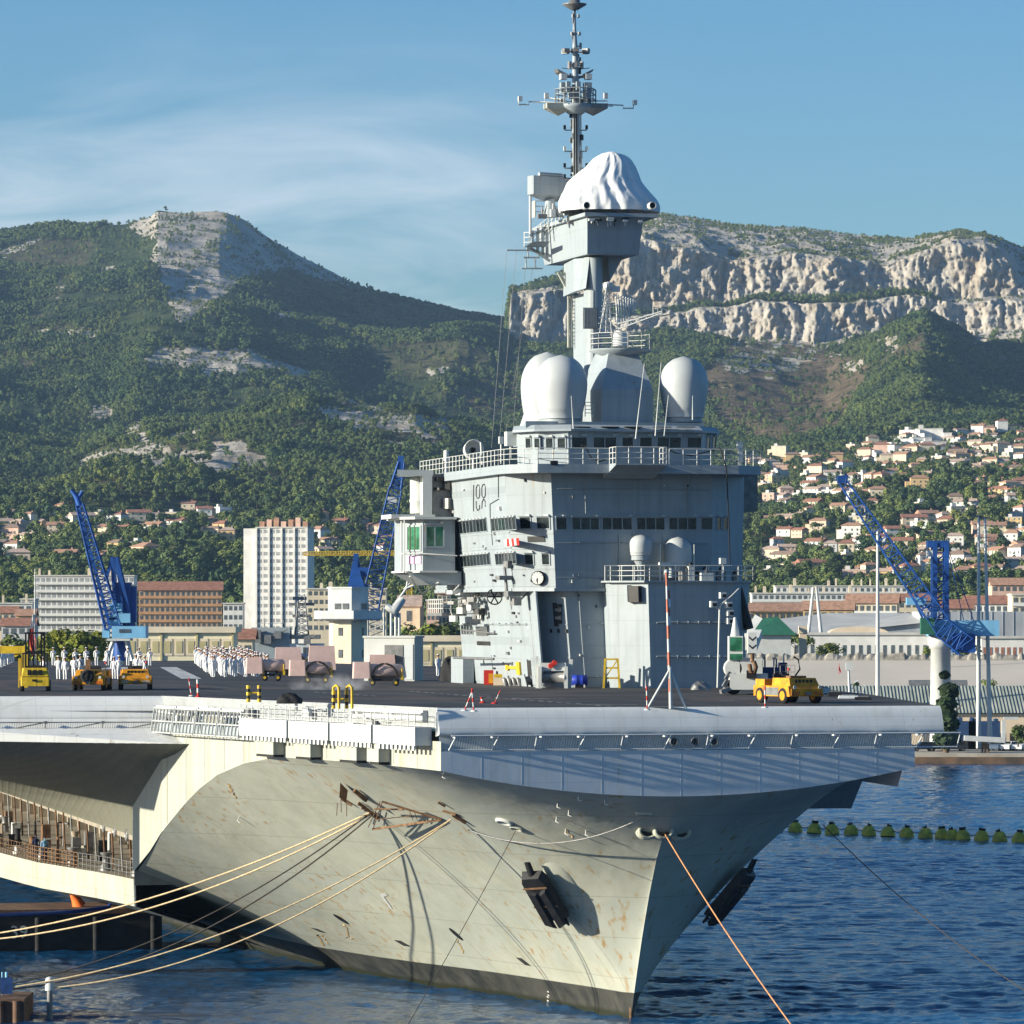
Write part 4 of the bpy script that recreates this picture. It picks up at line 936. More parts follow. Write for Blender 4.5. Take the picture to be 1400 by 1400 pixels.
# seams, belts and drip rails
for F_,ys in ((FB,(729,750,777,801)),(FA,(854,899))):
    for y in ys:
        for k in ('front','cham','port','star'):
            mb=MB(); a,b=F_[k].st(760 if k!='port' else 680,y); F_[k].box(mb,-.001,1.001,b-.005,b+.005,0,.04); mb.build('belt_rail',M_grey,ISL)
# lower edge overhang
mb=MB(); mb.prism([(p[0]*1+(-.15 if i in(0,4,5) else .15),p[1]-.15 if i<2 else p[1]) for i,p in enumerate(pb0)],zA-.12,zA+.10); mb.build('deck_plate',M_grey,ISL)
for a,b,n in ((760,775,1),(781,819,3),(822,864,3),(869,909,3),(913,953,3),(957,975,1)): window(FB['front'],a,b,707,725,n)
for a,b in ((979,986),(988,995)): window(FB['star'],a,b,707,725,1)
for a,b in ((711,726),(734,752)): window(FB['cham'],a,b,706,724,1)
for a,b in ((718,730),(741,752)): window(FB['cham'],a,b,756,773,1)
pf=FB['port']
for k in range(9): window(pf,627+k*4.6,630.0+k*4.6,713-k*.5,731-k*.5,1,fw=.05)
for k in range(7): window(pf,675+k*4.4,678+k*4.4,709-k*.4,727-k*.4,1,fw=.05)
for k in range(9): window(pf,632.5+k*4.5,635.5+k*4.5,760-k*.4,776-k*.4,1,fw=.05)
for k in range(6): window(pf,680+k*4.4,683+k*4.4,757-k*.3,773-k*.3,1,fw=.05)
mb=MB(); FB['cham'].pbox(mb,722,745,733,741,0,.05); mb.build('name_plate',M_dark,ISL)
# white-framed clock
mb=MB(); a,b=FB['cham'].st(738,790); c=FB['cham'].p(a,b,.25); n=(FB['cham'].n+Vector((0,-.25,0))).normalized(); q=n.to_track_quat('Z','Y').to_matrix().to_4x4(); Mq=Matrix.Translation(c)@q
mb.lathe([(.50,-.25),(.50,.06),(.44,.08)],24,1,M=Mq,cap=True); mb.lathe([(.44,.082),(0,.084)],24,0,M=Mq,cap=False)
up=Mq.to_3x3().inverted()@Vector((0,0,1)); ang=math.atan2(up.y,up.x)
for da,l,w_ in ((R(178),.36,.035),(R(-195),.24,.045)):
    d=Vector((math.cos(ang+da),math.sin(ang+da),0)); s_=Vector((-d.y,d.x,0))*w_; mb.add([Mq@(s_+Vector((0,0,.09))),Mq@(-s_+Vector((0,0,.09))),Mq@(d*l-s_+Vector((0,0,.09))),Mq@(d*l+s_+Vector((0,0,.09)))],[(0,1,2,3)],1)
for k in range(12):
    d=Vector((math.cos(ang+k*R(30)),math.sin(ang+k*R(30)),0)); s_=Vector((-d.y,d.x,0))*.015; e=Vector((0,0,.09)); mb.add([Mq@(d*.35+s_+e),Mq@(d*.35-s_+e),Mq@(d*.42-s_+e),Mq@(d*.42+s_+e)],[(0,1,2,3)],1)
mb.build('clock',[M_white,M_dark],ISL)
# flag-striped badge and number outline on the port side
for k in range(6):
    mb=MB(); a0,b0=pf.st(691+k*3,747-k*.3); a1,b1=pf.st(693.6+k*3,737-k*.3); pf.box(mb,a0,a1,b0,b1,.01,.03); mb.build('painted_stripe',M_red if k%2 else M_white,ISL)
def outline(face,pts,px0,py0,w,h,r=.035,name='number_outline'):
    mb=MB(); q=[]
    for x,y in pts:
        a,b=face.st(px0+x*w,py0+y*h); q.append(face.p(a,b,.03))
    mb.tube(q,r,4); return mb.build(name,M_shade,ISL)
# outlined numeral, as on the photograph: a tall stroke, then two figures
outline(pf,[(0,0),(0,1)],650,663,1,36)
outline(pf,[(.35,0),(.75,.0),(1,.12),(1,.45),(.7,.53),(.3,.53),(0,.43),(0,.12),(.35,0)],653.5,663,4.6,34)
outline(pf,[(0,.62),(.0,.85),(.4,1),(1,.92),(1,.78)],653.5,664,4.6,34)
outline(pf,[(.35,0),(.75,.0),(1,.12),(1,.45),(.7,.53),(.3,.53),(0,.43),(0,.12),(.35,0)],661,662,4.6,34)
outline(pf,[(0,.98),(.1,.72),(.5,.58),(.95,.68),(1,.9)],661,662,4.6,34)
outline(pf,[(0,0),(.1,1.0)],682.5,644,1,36,.03,'cable'); outline(pf,[(1,0),(0,1),(0,3.2),(.3,9)],672,682,11,7,.03,'cable')
# doors, ladders and lockers on the lower port side
pl=FA['port']
mb=MB(); pl.pbox(mb,731,733.5,808,936,0,.12); mb.build('cable_trunk',M_grey,ISL)
mb=MB()
for s in (0,1):
    a,b=pl.st(735.5+s*2.4,812); c,d=pl.st(737+s*2.4,938); mb.tube([pl.p(min(a,1),b,.12),pl.p(min(c,1),d,.12)],.03,4)
for k in range(26):
    a,b=pl.st(735.5,814+k*4.8); c,_=pl.st(738,814+k*4.8); mb.tube([pl.p(min(a,1),b,.12),pl.p(min(c,1),b,.12)],.018,4)
mb.build('ladder',M_white,ISL)
mb=MB(); pl.pbox(mb,653,668,856,869,0,.05,1); pl.pbox(mb,651,670,853,856,0,.25); mb.build('window',[M_grey,M_glass],ISL)
mb=MB(); pl.pbox(mb,654,672,877,882,0,.04,1); mb.build('vent_grille',[M_grey,M_shade],ISL)
for px in (632,636,640,645): window(pl,px,px+2.6,854,868,1,fw=.05)
mb=MB(); pl.pbox(mb,652,674,896,931,0,.05); a,b=pl.st(664,905); mb.lathe([(.17,0),(.17,.03)],12,1,M=Matrix.Translation(pl.p(a,b,.05))@pl.n.to_track_quat('Z','Y').to_matrix().to_4x4()); mb.build('door',[M_grey,M_shade],ISL)
mb=MB(); pl.pbox(mb,722,731,903,936,0,.05,1); pl.pbox(mb,721,722,901,936,0,.08);pl.pbox(mb,731,732,901,936,0,.08); mb.build('door',[M_grey,M_shade],ISL)
mb=MB(); pl.pbox(mb,695,711,911,914,.02,.12); pl.pbox(mb,710,713,905,922,.02,.14); pl.pbox(mb,695,698,909,916,.02,.14); mb.build('davit',M_yellow,ISL)
for x,y in ((668,843),(707,841),(678,862),(697,862),(700,884),(730,885),(690,905),(702,905)):
    mb=MB(); pl.pbox(mb,x,x+1,y,y+3.5,0,.08); mb.build('wall_fitting',M_steel,ISL)
mb=MB()
for k in range(5):
    FA['cham'].pbox(mb,761,768,826+k*5.5,830+k*5.5,0,.2,k%2)
FA['cham'].pbox(mb,759,761,824,856,0,.12); mb.build('cable_box',[M_dark,M_steel],ISL)
for px in (753,763,773):
    mb=MB(); FA['cham'].pbox(mb,px,px+2,860,865,0,.1); mb.build('wall_fitting',M_dark,ISL)
# pipe runs across the front
def piperun(face,px0,px1,py,r=.05,d=.1,name='pipe_run'):
    mb=MB(); a,b=face.st(px0,py); c,_=face.st(px1,py); n=7
    mb.tube([face.p(a+(c-a)*k/n,b+random.uniform(-.004,.004),d) for k in range(n+1)],r,5)
    for k in range(1,n): face.box(mb,a+(c-a)*k/n-.002,a+(c-a)*k/n+.002,b-.012,b+.012,0,d+r)
    mb.build(name,M_grey,ISL)
piperun(FA['front'],820,880,852); piperun(FA['front'],845,885,897,.04)
piperun(pl,668,730,853,.04)
rg=random.Random(77)
for F_,fc,n,(x0,x1,y0,y1) in ((FB,'front',16,(765,970,652,796)),(FB,'cham',5,(712,748,655,798)),(FB,'port',10,(634,692,650,795)),(FA,'front',10,(790,880,812,930)),(FA,'port',12,(645,728,815,930))):
    for k in range(n):
        x,y=rg.uniform(x0,x1),rg.uniform(y0,y1)
        if 700<y<730 or 752<y<778: y+=28 if y<730 else 24
        a,b=F_[fc].st(x,y); da=.004 if fc=='front' else .012; db=rg.uniform(.01,.03); mb=MB(); F_[fc].box(mb,a,a+da*rg.uniform(.8,2.5),b,b+db,0,rg.uniform(.08,.2)); mb.build('wall_fitting',(M_grey,M_steel,M_white,M_dark)[k%4],ISL)
for F_,fc,y0,y1,x in ((FB,'front',650,702,800),(FB,'front',732,798,846),(FB,'front',732,798,905),(FB,'front',650,702,940),(FA,'front',808,936,800),(FA,'front',808,930,838),(FA,'cham',808,936,756)):
    mb=MB(); a,b=F_[fc].st(x,y1); _,c=F_[fc].st(x,y0); mb.tube([F_[fc].p(a,b,.07),F_[fc].p(a,(b+c)/2,.07),F_[fc].p(a+.004,c,.07)],.035,5); mb.build('conduit',M_grey,ISL)
for y in (668,742,790):
    piperun(FB['front'],762,968,y,.03,.06,'cable_run')
piperun(FA['front'],790,880,925,.045); piperun(FA['port'],660,725,938,.05)
# ------------------------------------------------------------------ block standing forward of the island, with its own top deck
vb=63.2; zE=zpy(796,vb)
pe0=[(upx(890,vb),vb),(upx(1003,vb),vb+.35),(upx(1003,vb)+1.2,vb+1.5),(upx(1003,vb)+1.2,72),(upx(890,vb)-2.1,72),(upx(890,vb)-2.1,vb+2.2)]
pe1=[(upx(886,vb),vb),(upx(1005,vb),vb+.35),(upx(1005,vb)+1.6,vb+1.9),(upx(1005,vb)+1.6,72),(upx(886,vb)-2.2,72),(upx(886,vb)-2.2,vb+2.4)]
mb=MB(); mb.prism(pe0,z0,zE,pe1); mb.build('forward_block',M_grey,ISL)
FE=faces(pe0,pe1,z0,zE)
for y in (851,898): piperun(FE['front'],897,998,y,.05)
mb=MB(); FE['cham'].pbox(mb,861,877,801,823,0,.45,0); FE['cham'].pbox(mb,860,862.5,800,823,.0,.5,1); mb.build('cable_box',[M_dark,M_grey],ISL)
mb=MB(); mb.prism([(p[0]+(.2 if i in(1,2,3) else -.35),p[1]-(.25 if i<2 or i==5 else 0)) for i,p in enumerate(pe1)],zE,zE+.12); mb.build('deck_plate',M_grey,ISL)
q=[(p[0]+(.2 if i in(1,2) else -.3),p[1]-.2,zE+.12) for i,p in enumerate(pe1) if i in (5,0,1,2)]
q=[(pe1[4][0]-.3,67,zE+.12)]+q; mb=railing(MB(),q,1.05,1.05,3,.035); mb.build('railing',M_white,ISL)
def radome(px,pyb,pyt,rpx,v,name='radome',base=.6,n=32,bulge=1.0,flare=.82):
    p=sv(px,pyb,v); t=sv(px,pyt,v); e=sv(px+rpx,pyb,v); r=e.x-p.x; H_=t.z-p.z
    r=math.hypot(e.x-p.x,e.y-p.y); prof=[(r*flare,0),(r*flare,.10*H_),(r*(flare+.02),.11*H_)]
    for k in range(1,17):
        zz=.12+.88*k/16; 
        if zz<.56: rr=flare+.02+(1-flare-.02)*math.sin((zz-.12)/.44*math.pi/2)
        else: rr=math.sqrt(max(0,1-((zz-.56)/.44)**2))
        prof.append((r*max(rr,.002),zz*H_))
    mb=MB(); mb.lathe(prof,n,M=Matrix.Translation(p)); 
    mb.lathe([(r*flare*.92,-.35),(r*flare*.92,-.02)],n,1,M=Matrix.Translation(p)); return mb.build(name,[M_dome,M_grey],ISL)
mb=MB()
radome(876,759,731,14.6,65.5,flare=.93); p=sv(876,764,65.5); mb.lathe([(.25,-2.0),(.25,-.6),(.7,.25)],12,M=Matrix.Translation(p)); mb.build('pedestal',M_grey,ISL)
radome(927,775,734,18,66,flare=.95)
for px in (903,949): 
    mb=MB(); p=sv(px,795,65); mb.tube([p,p+Vector((0,0,2.6))],.035,5); mb.build('rod_aerial',M_white,ISL)
# navigation radar bar
mb=MB(); p=sv(918,771,63.6); mb.cbox((p.x,p.y,p.z),(1.95,.22,.2),rz=R(12)); mb.lathe([(.22,-.95),(.16,-.4),(.2,-.1)],10,1,M=Matrix.Translation(p)); mb.build('navigation_radar',[M_white,M_grey],ISL)
rg=random.Random(8)
for k in range(9):
    px=rg.uniform(938,1012); p=sv(px,796,rg.uniform(64,67)); mb=MB(); h=rg.uniform(.4,1.0); mb.cbox((p.x,p.y,p.z+h/2+.1),(rg.uniform(.3,.9),.5,h)); mb.lathe([(.16,h),(.16,h+.3),(.05,h+.4)],8,1,M=Matrix.Translation(p)); mb.build('deck_locker',[M_white if k%2 else M_steel,M_dark],ISL)
mb=MB(); p=sv(988,767,64); mb.cbox((p.x,p.y,p.z),(.42,.42,.42)); mb.tube([p,p-Vector((0,0,1.4))],.04,5); mb.build('beacon',[M_white],ISL)
mb=MB(); p=sv(1024,860,64.5); b_=sv(1010,800,64.5); mb.tube([p,b_],[.35,.22],8); mb.build('chute',M_dark,ISL)
# post with lamps, starboard of the forward block
mb=MB(); p=sv(981,940,61.5); q=sv(984,828,61.5); mb.tube([p,q],.07,8); mb.tube([q,sv(1000,815,61.8),sv(1010,805,62)],.05,6); mb.build('lamp_post',M_white,ISL)
for x,y in ((975,826),(988,814),(996,827),(998,838),(998,849)):
    mb=MB(); p=sv(x,y,61.4); mb.cbox((p.x,p.y,p.z),(.42,.45,.42)); mb.cbox((p.x+.05,p.y-.24,p.z-.03),(.28,.03,.24),1); mb.tube([p,sv(x+6,y+6,61.8)],.04,4); mb.build('floodlight',[M_white,M_dark],ISL)
mb=MB()
for y in (800,852,897):
    pass
# ------------------------------------------------------------------ bridge wings and bridge
zW=zpy(636); zR=zpy(590)
wing=[(upx(705,64.6),66.5),(upx(735,64.2),64.2),(upx(1010,64.2),64.2),(upx(1010,64.2)+2.2,66.2),(upx(1010,64.2)+2.2,94),(pb1[4][0]-.5,94.8),(pb1[4][0]-.5,68.5)]
mb=MB(); mb.prism(wing,zB,zW,capmi=0); mb.build('bridge_wing',M_grey,ISL)
pts=[(pb1[4][0]-.45,94,zW),(pb1[4][0]-.45,68.5,zW),(wing[0][0]+.05,66.55,zW),(wing[1][0]+.05,64.28,zW),(upx(838,64.3),64.28,zW)]
mb=railing(MB(),pts,1.1,1.1,3,.032); mb.build('railing',M_white,ISL)
pts=[(upx(915,64.3),64.28,zW),(wing[2][0],64.28,zW),(wing[3][0],66.2,zW),(wing[3][0],75,zW)]
mb=railing(MB(),pts,1.1,1.1,3,.032); mb.build('railing',M_white,ISL)
# small projecting look-out platform on a bracket
ua,ub_=upx(841,62.6),upx(911,62.6)
mb=MB(); mb.prism([(ua,62.4),(ub_,62.4),(ub_,64.3),(ua,64.3)],zW-.1,zW+.02); mb.prism([(ua,62.4),(ub_,62.4),(ub_,64.3),(ua,64.3)],zW-.85,zW-.1,[(ua,62.4),(ub_,62.4),(ub_,64.3),(ua,64.3)]) if 0 else None
mb.add([(ua,62.4,zW-.1),(ub_,62.4,zW-.1),(ub_,65.9,zW-.95),(ua,65.9,zW-.95),(ua,65.9,zW-.1),(ub_,65.9,zW-.1)],[(0,1,2,3),(0,3,4),(1,5,2)]); mb.build('lookout_platform',M_grey,ISL)
mb=railing(MB(),[(ua+.03,64.2,zW),(ua+.03,62.45,zW),(ub_-.03,62.45,zW),(ub_-.03,64.2,zW)],1.15,.85,3,.035); mb.build('railing',M_white,ISL)
bp0=[(upx(716,68.2),70.0),(upx(742,66.6),67.6),(upx(778,66.2),66.2),(upx(962,66.2),66.9),(upx(980,67.5),69.0),(upx(985,67.5)+.6,80),(upx(709,79),79)]
bp1=[(p[0]+(-.1 if i<3 or i==6 else .1),p[1]-.12) for i,p in enumerate(bp0)]
bp2=[(p[0]+(-.5 if i<2 or i==6 else (.5 if i>3 else 0)),p[1]-(.55 if i<6 else 0)) for i,p in enumerate(bp0)]
mb=MB(); mb.prism(bp0,zW,zR,bp1); mb.build('bridge_house',M_grey,ISL)
V3=lambda p,z:Vector((p[0],p[1],z))
bf=[Face(V3(bp0[i],zW),V3(bp0[i+1],zW),V3(bp1[i+1],zR),V3(bp1[i],zR)) for i in range(5)]
for a,b in ((719,727),(731,739)): window(bf[0],a,b,598,614,1)
for a,b in ((746,757),(762,774)): window(bf[1],a,b,598,614,1)
for a,b,n in ((781,803,1),(810,843,2),(849,866,1),(873,892,1),(897,932,2),(938,960,1)): window(bf[2],a,b,597,613,n)
for a,b in ((965,971),(973,979)): window(bf[3],a,b,597,613,1)
zR2=zpy(583)
mb=MB(); mb.prism(bp2,zR,zR+.16,bp2); mb.prism(bp2,zR+.16,zR2+.12,[(p[0]*.97+16*.03,p[1]+.7) for p in bp2])
mb.build('bridge_roof',M_grey,ISL)
for k in range(5):
    p=sv(795+k*36+(k%2)*4,586,65.8); mb=MB(); mb.cbox((p.x,p.y+.25,p.z+.12),(1.25,.5,.05),M=None); mb.build('roof_hatch',M_dark,ISL)
# hanging black hose along the bridge front
for pts in ([(801,612),(808,626),(820,631),(832,627),(843,614)],[(912,614),(925,620),(945,623),(965,618),(985,613)]):
    mb=MB(); pp=[sv(x,y,65.6) for x,y in pts]; cr=[]
    for i in range(len(pp)-1):
        for t in (0,.33,.66): cr.append(pp[i].lerp(pp[i+1],t))
    cr.append(pp[-1]); mb.tube(cr,.05,6); mb.build('hose',M_rubber,ISL)
mb=MB(); mb.tube([sv(985,614,64.2),sv(993,640,63.9),sv(996,700,63.5),sv(998,772,63.3)],.05,6); mb.build('hose',M_rubber,ISL)
# dark recess and gear at the starboard wing
mb=MB(); mb.prism([(upx(1006,72),72),(upx(1036,72),72),(upx(1036,72),84),(upx(1006,72),84)],zpy(698,72),zpy(640,72)); mb.build('starboard_gallery',M_steel,ISL)
mb=MB(); p=sv(1012,640,66.4); mb.cbox((p.x,p.y,p.z+.9),(.3,.3,.9)); mb.cbox((p.x-.05,p.y,p.z+1.6),(.4,.35,.45)); mb.tube([p,p+Vector((0,0,1))],.09,6); mb.build('signal_lamp',M_white,ISL)
mb=MB(); p=sv(757,634,64.4); mb.cbox((p.x,p.y-.1,p.z+.05),(.5,.25,.32)); mb.build('floodlight',M_dark,ISL)
# signal projector (big round lamp), lamp and post on the port wing
mb=MB(); p=sv(647,615,86); Mq=Matrix.Translation(p)@Matrix.Rotation(R(82),4,'X'); mb.lathe([(.70,-.35),(.74,.3),(.66,.32),(.60,-.2),(.25,-.3)],22,M=Mq,cap=False); mb.lathe([(.16,-.25),(.16,.2),(0,.22)],12,1,M=Mq); mb.tube([p-Vector((0,0,.7)),p-Vector((0,0,1.6))],.09,6); mb.tube([p+Vector((.5,-.3,.55)),p+Vector((.62,-.3,-1.1))],.08,6); mb.build('signal_projector',[M_white,M_dark],ISL)
mb=MB(); p=sv(610,630,90); mb.lathe([(.2,0),(.2,.75),(.1,.8)],12,M=Matrix.Translation(p)); mb.tube([p,p-Vector((0,0,1.1))],.12,6); mb.build('signal_lamp',M_white,ISL)
mb=MB(); p=sv(685,634,70); mb.tube([p,p+Vector((0,0,1.6))],.06,6); mb.cbox((p.x,p.y,p.z+1.65),(.3,.3,.5)); mb.build('signal_lamp',M_white,ISL)
mb=MB(); p=sv(698,600,72); mb.cbox((p.x,p.y,p.z),(.7,.8,1.0)); mb.tube([p,p-Vector((0,0,1.4))],.08,6); mb.build('junction_box',M_white,ISL)
# ------------------------------------------------------------------ roof: radomes, radar house
radome(767,573,485,35,69.5); radome(748,588,481,35,75)
mb=MB(); p=sv(748,588,75); e=sv(713,588,75); r=math.hypot(e.x-p.x,e.y-p.y); mb.lathe([(r*1.3,-1.2),(r*.86,1.3)],24,M=Matrix.Translation(p)); mb.build('radome_skirt',M_dome,ISL)
radome(935,571,487,32,69.5)
zt_=zpy(572,69)
mb=MB(); mb.prism([(upx(715,69),68.2),(upx(958,69),68.2),(upx(958,69),78),(upx(713,78),78)],zR2-.05,zpy(576,68.2)); mb.build('roof_house',M_grey,ISL)
u0,u1=upx(823,68.6),upx(893,68.6); mb=MB()
w0=[(u0,68.6),(u1,68.6),(u1,74.5),(u0-.2,74.5)]; w1=[(u0,68.6),(u1,68.6),(u1,74.5),(u0-.2,74.5)]
za_,zb_,zc_=zpy(578,68.6),zpy(531,68.6),zpy(478,68.6)
cu=upx(848,71); w2=[(cu-1.0,70.4),(cu+1.1,70.4),(cu+1.3,73.5),(cu-1.2,73.5)]
mb.prism(w0,za_,zb_); mb.prism(w0,zb_,zc_,w2); mb.build('radar_house',M_grey,ISL)
mb=MB(); p=sv(848,478,71.5); rr=upx(888,71.5)-upx(848,71.5); mb.lathe([(rr*.55,-.5),(rr*1.02,-.14),(rr*1.02,.0)],20,M=Matrix.Translation(p)); mb.build('radar_platform',M_grey,ISL)
mb=railing(MB(),[(p.x+rr*math.cos(t),p.y+rr*math.sin(t),p.z) for t in np.linspace(0,2*math.pi,13)],1.1,1.2,3,.035); mb.build('railing',M_white,ISL)
# lattice air-search aerial (curved reflector on trusses)
mb=MB(); c=sv(848,462,71.5)
mb.lathe([(.6,-.6),(.5,.2),(.4,.5)],12,M=Matrix.Translation(c))
def T(*pts,r=.035): mb.tube([sv(x,y,v) for x,y,v in pts],r,4)
for x in (820,828,836): T((x,455,70.8),(830,388,71.2)); T((x,455,72.6),(833,390,72))
for k in range(8):
    y=450-k*8; T((818+k*1.5,y,70.8),(838-k*.4,y-6,72.4),r=.025); T((838-k*.4,y,72.4),(818+k*1.5,y-8,70.8),r=.025)
for k in range(8):                                     # vertical slats of the reflector
    x=842+k*3.4; T((x,402+k*1.1,72.2+k*.12),(x+2,446-k*2.5,70.9+k*.12),r=.05)
for y in (408,420,432): T((838,y-4,72),(870,y+4,71.8),r=.03)
for dy in (0,8):
    T((840,452-dy,71),(870,441-dy*.6,70.2),(905,428-dy*.3,69.5),r=.045); T((842,450-dy,72.4),(872,439-dy*.6,72),(916,430,71.5),r=.04)
for k in range(9): x=843+k*7; T((x,451-k*2.5,71),(x+4,441-k*1.8,72.3),r=.025); T((x+4,441-k*1.8,72.3),(x+7,448-k*2.4,71),r=.025)
for k in range(4): T((893+k*6,418+k*2,70),(893+k*6,434-k,70),r=.03)
T((893,420,70),(914,424,70),r=.03); T((893,433,70),(914,430,70),r=.03)
mb.build('search_radar',M_white,ISL)
mb=MB(); p=sv(831,392,71.5); mb.lathe([(.0,-.3),(.28,-.25),(.36,.05),(.28,.3),(.0,.36)],12,M=Matrix.Translation(p)); mb.cbox((p.x+.5,p.y,p.z-.15),(.7,.4,.4)); mb.build('feed_horn',M_white,ISL)
# whip aerials rising from the bridge roof
for (x0,y0,x1,y1) in ((869,600,881,497),(896,596,904,495),(908,596,914,540),(784,586,781,541),(947,574,947,541)):
    mb=MB(); mb.tube([sv(x0,y0,65.5),sv(x1,y1,65.5)],[.06,.025],5); mb.build('whip_aerial',M_white,ISL)
for x0,x1 in ((800,813),(903,915)):
    mb=railing(MB(),[(upx(x0,69),69,zpy(569,69)),(upx(x1,69),69,zpy(569,69))],1.0,.6,4,.03); mb.build('railing',M_white,ISL)
# ------------------------------------------------------------------ tower mast
vm=75.0; uc=upx(812,vm,500)
def mu(px,v,py=400): return sv(px,py,v).x
zb0,zb1=zpy(592,vm),zpy(350,vm)
mb=MB(); ub0,ub1=mu(800,vm),mu(832,vm)
col=[( (mu(826,vm)+mu(804,vm))/2+ (mu(828,vm)-mu(804,vm))/2*math.cos(t), vm+.9+.9*math.sin(t)) for t in np.linspace(0,2*math.pi,21)[:-1]]
mb.prism(col,zb0,zb1,smooth=True)
mb.build('mast_column',M_grey,ISL)
mb=MB(); l0=mu(786,vm+2),mu(812,vm); 
mb.prism([(mu(811,vm),vm),(mu(822,vm),vm+.15),(mu(822,vm),vm+6),(mu(784,vm+6.5),vm+6.5)],zb0,zpy(396,vm)); mb.build('mast_fin',M_grey,ISL)
mb=MB(); pfm=Face(Vector((mu(793,vm+5.6),vm+5.6,zb0)),Vector((mu(806,vm),vm,zb0)),Vector((mu(806,vm),vm,zpy(396,vm))),Vector((mu(793,vm+5.6),vm+5.6,zpy(396,vm))))
fr=Face(Vector((mu(797,vm-.06),vm-.06,zpy(449,vm))),Vector((mu(817,vm-.06),vm-.06,zpy(449,vm))),Vector((mu(817,vm-.06),vm-.06,zpy(420,vm))),Vector((mu(797,vm-.06),vm-.06,zpy(420,vm))))
fr.box(mb,0,1,0,1,0,.08)
for k in range(9): fr.box(mb,.06+k*.1,.11+k*.1,.05,.95,.08,.13,1)
mb.build('louvre_panel',[M_steel,M_grey],ISL)
# cable ladder behind the fin
mb=MB()
for dx in (0,4,10): mb.tube([sv(777+dx,475,vm+6),sv(777+dx,400,vm+6),sv(762+dx*.8,372,vm+6)],.09,5)
for k in range(18): y=470-k*5.2; x=777 if y>400 else 777-(400-y)*.53; mb.tube([sv(x,y,vm+6),sv(x+14,y,vm+6)],.03,4)
mb.build('cable_ladder',M_beige,ISL)
# platform box: front face and sunlit port face, both sloping in towards the bottom
pbx0=[(mu(803,vm-1),vm-1.0),(mu(873,vm-1),vm-1.0),(mu(873,vm-1),vm+10),(mu(803,vm-1)-.4,vm+10)]
pbx1=[(mu(803,vm-1.6),vm-1.6),(mu(880,vm-1.6),vm-1.6),(mu(880,vm-1.6),vm+11.5),(mu(803,vm-1.6)-.5,vm+11.5)]
mb=MB(); mb.prism(pbx0,zpy(348,vm),zpy(298,vm),pbx1); mb.build('mast_platform',M_grey,ISL)
mb=MB(); mb.prism([(pbx1[0][0]-.3,pbx1[0][1]-.5),(pbx1[1][0]+.9,pbx1[1][1]-.5),(pbx1[2][0]+.9,pbx1[2][1]),(pbx1[3][0]-.3,pbx1[3][1])],zpy(298,vm),zpy(293,vm)); mb.build('platform_deck',M_grey,ISL)
mb=MB(); x0,x1=mu(785,vm+2),mu(803,vm)       # raked bracket below
A_=[sv(785,354,vm+2),sv(806,352,vm+.2),sv(801,394,vm),sv(784,399,vm+2)]
B_=[q+Vector((.5,5,0)) for q in A_]; mb.add(A_+B_,[(3,2,1,0),(4,5,6,7),(0,1,5,4),(1,2,6,5),(2,3,7,6),(3,0,4,7)]); mb.build('raked_bracket',M_grey,ISL)
mb=MB(); A_=[sv(831,350,vm+1),sv(853,350,vm+1),sv(834,384,vm+1)]; B_=[q+Vector((0,4,0)) for q in A_]; mb.add(A_+B_,[(0,2,1),(3,4,5),(0,1,4,3),(1,2,5,4),(2,0,3,5)]); mb.build('raked_bracket',M_grey,ISL)
# gear under and around the platform edge
rg=random.Random(12)
for k in range(12):
    x=rg.uniform(808,876); mb=MB(); p=sv(x,298+rg.uniform(0,4),vm-2.0); mb.tube([p,p-Vector((0,0,rg.uniform(.2,.6)))],.04,4); mb.cbox((p.x,p.y,p.z-.05),(rg.uniform(.15,.5),.3,.16)); mb.build('platform_fitting',[M_white if k%3 else M_dark],ISL)
for x,y in ((802,281),(892,281)):
    mb=MB(); p=sv(x,y,vm-2.2); Mq=Matrix.Translation(p)@Matrix.Rotation(R(90),4,'X'); mb.lathe([(.27,-.5),(.27,.12),(.22,.12),(.2,-.1)],16,M=Mq,cap=False); mb.lathe([(.21,.0),(0,.01)],16,1,M=Mq,cap=False); mb.build('floodlight',[M_white,M_dark],ISL)
# port gallery of the platform: brackets, rails, yards
mb=railing(MB(),[tuple(sv(x,y,v)) for x,y,v in ((770,300,vm+4),(745,322,vm+8),(724,338,vm+11),(717,338,vm+12))],1.1,.8,3,.04); mb.build('railing',M_white,ISL)
mb=railing(MB(),[tuple(sv(x,y,v)) for x,y,v in ((768,298,vm+6),(732,297,vm+6),(728,298,vm+9))],1.2,.8,3,.04); mb.build('railing',M_white,ISL)
mb=MB(); P=lambda x,y,v=vm+8: sv(x,y,v)
for a,b in (((724,338),(752,357)),((728,315),(728,338)),((735,312),(735,344)),((742,310),(742,349)),((748,308),(748,353)),((724,322),(752,312)),((720,340),(760,352))): mb.bar(P(*a),P(*b),.18)
mb.add([P(716,338),P(745,338),P(752,330,vm+5),P(730,330,vm+5)],[(0,1,2,3),(3,2,1,0)]); mb.build('port_gallery',M_grey,ISL)
mb=MB()
for a,b in (((693,342),(724,342)),((716,352),(738,352)),((713,367),(742,367)),((719,352),(719,367)),((732,352),(732,367)),((736,340),(736,352)),((722,338),(722,352))): mb.tube([P(*a),P(*b)],.06,5)
mb.build('signal_yard',M_grey,ISL)
for k in range(10):
    mb=MB(); p=sv(rg.uniform(735,795),rg.uniform(288,302),vm+rg.uniform(2,7)); mb.cbox((p.x,p.y,p.z),(rg.uniform(.3,.8),.4,rg.uniform(.3,.7))); mb.tube([p,p+Vector((0,0,.7))],.05,5); mb.build('equipment_box',[M_white if k%2 else M_steel],ISL)
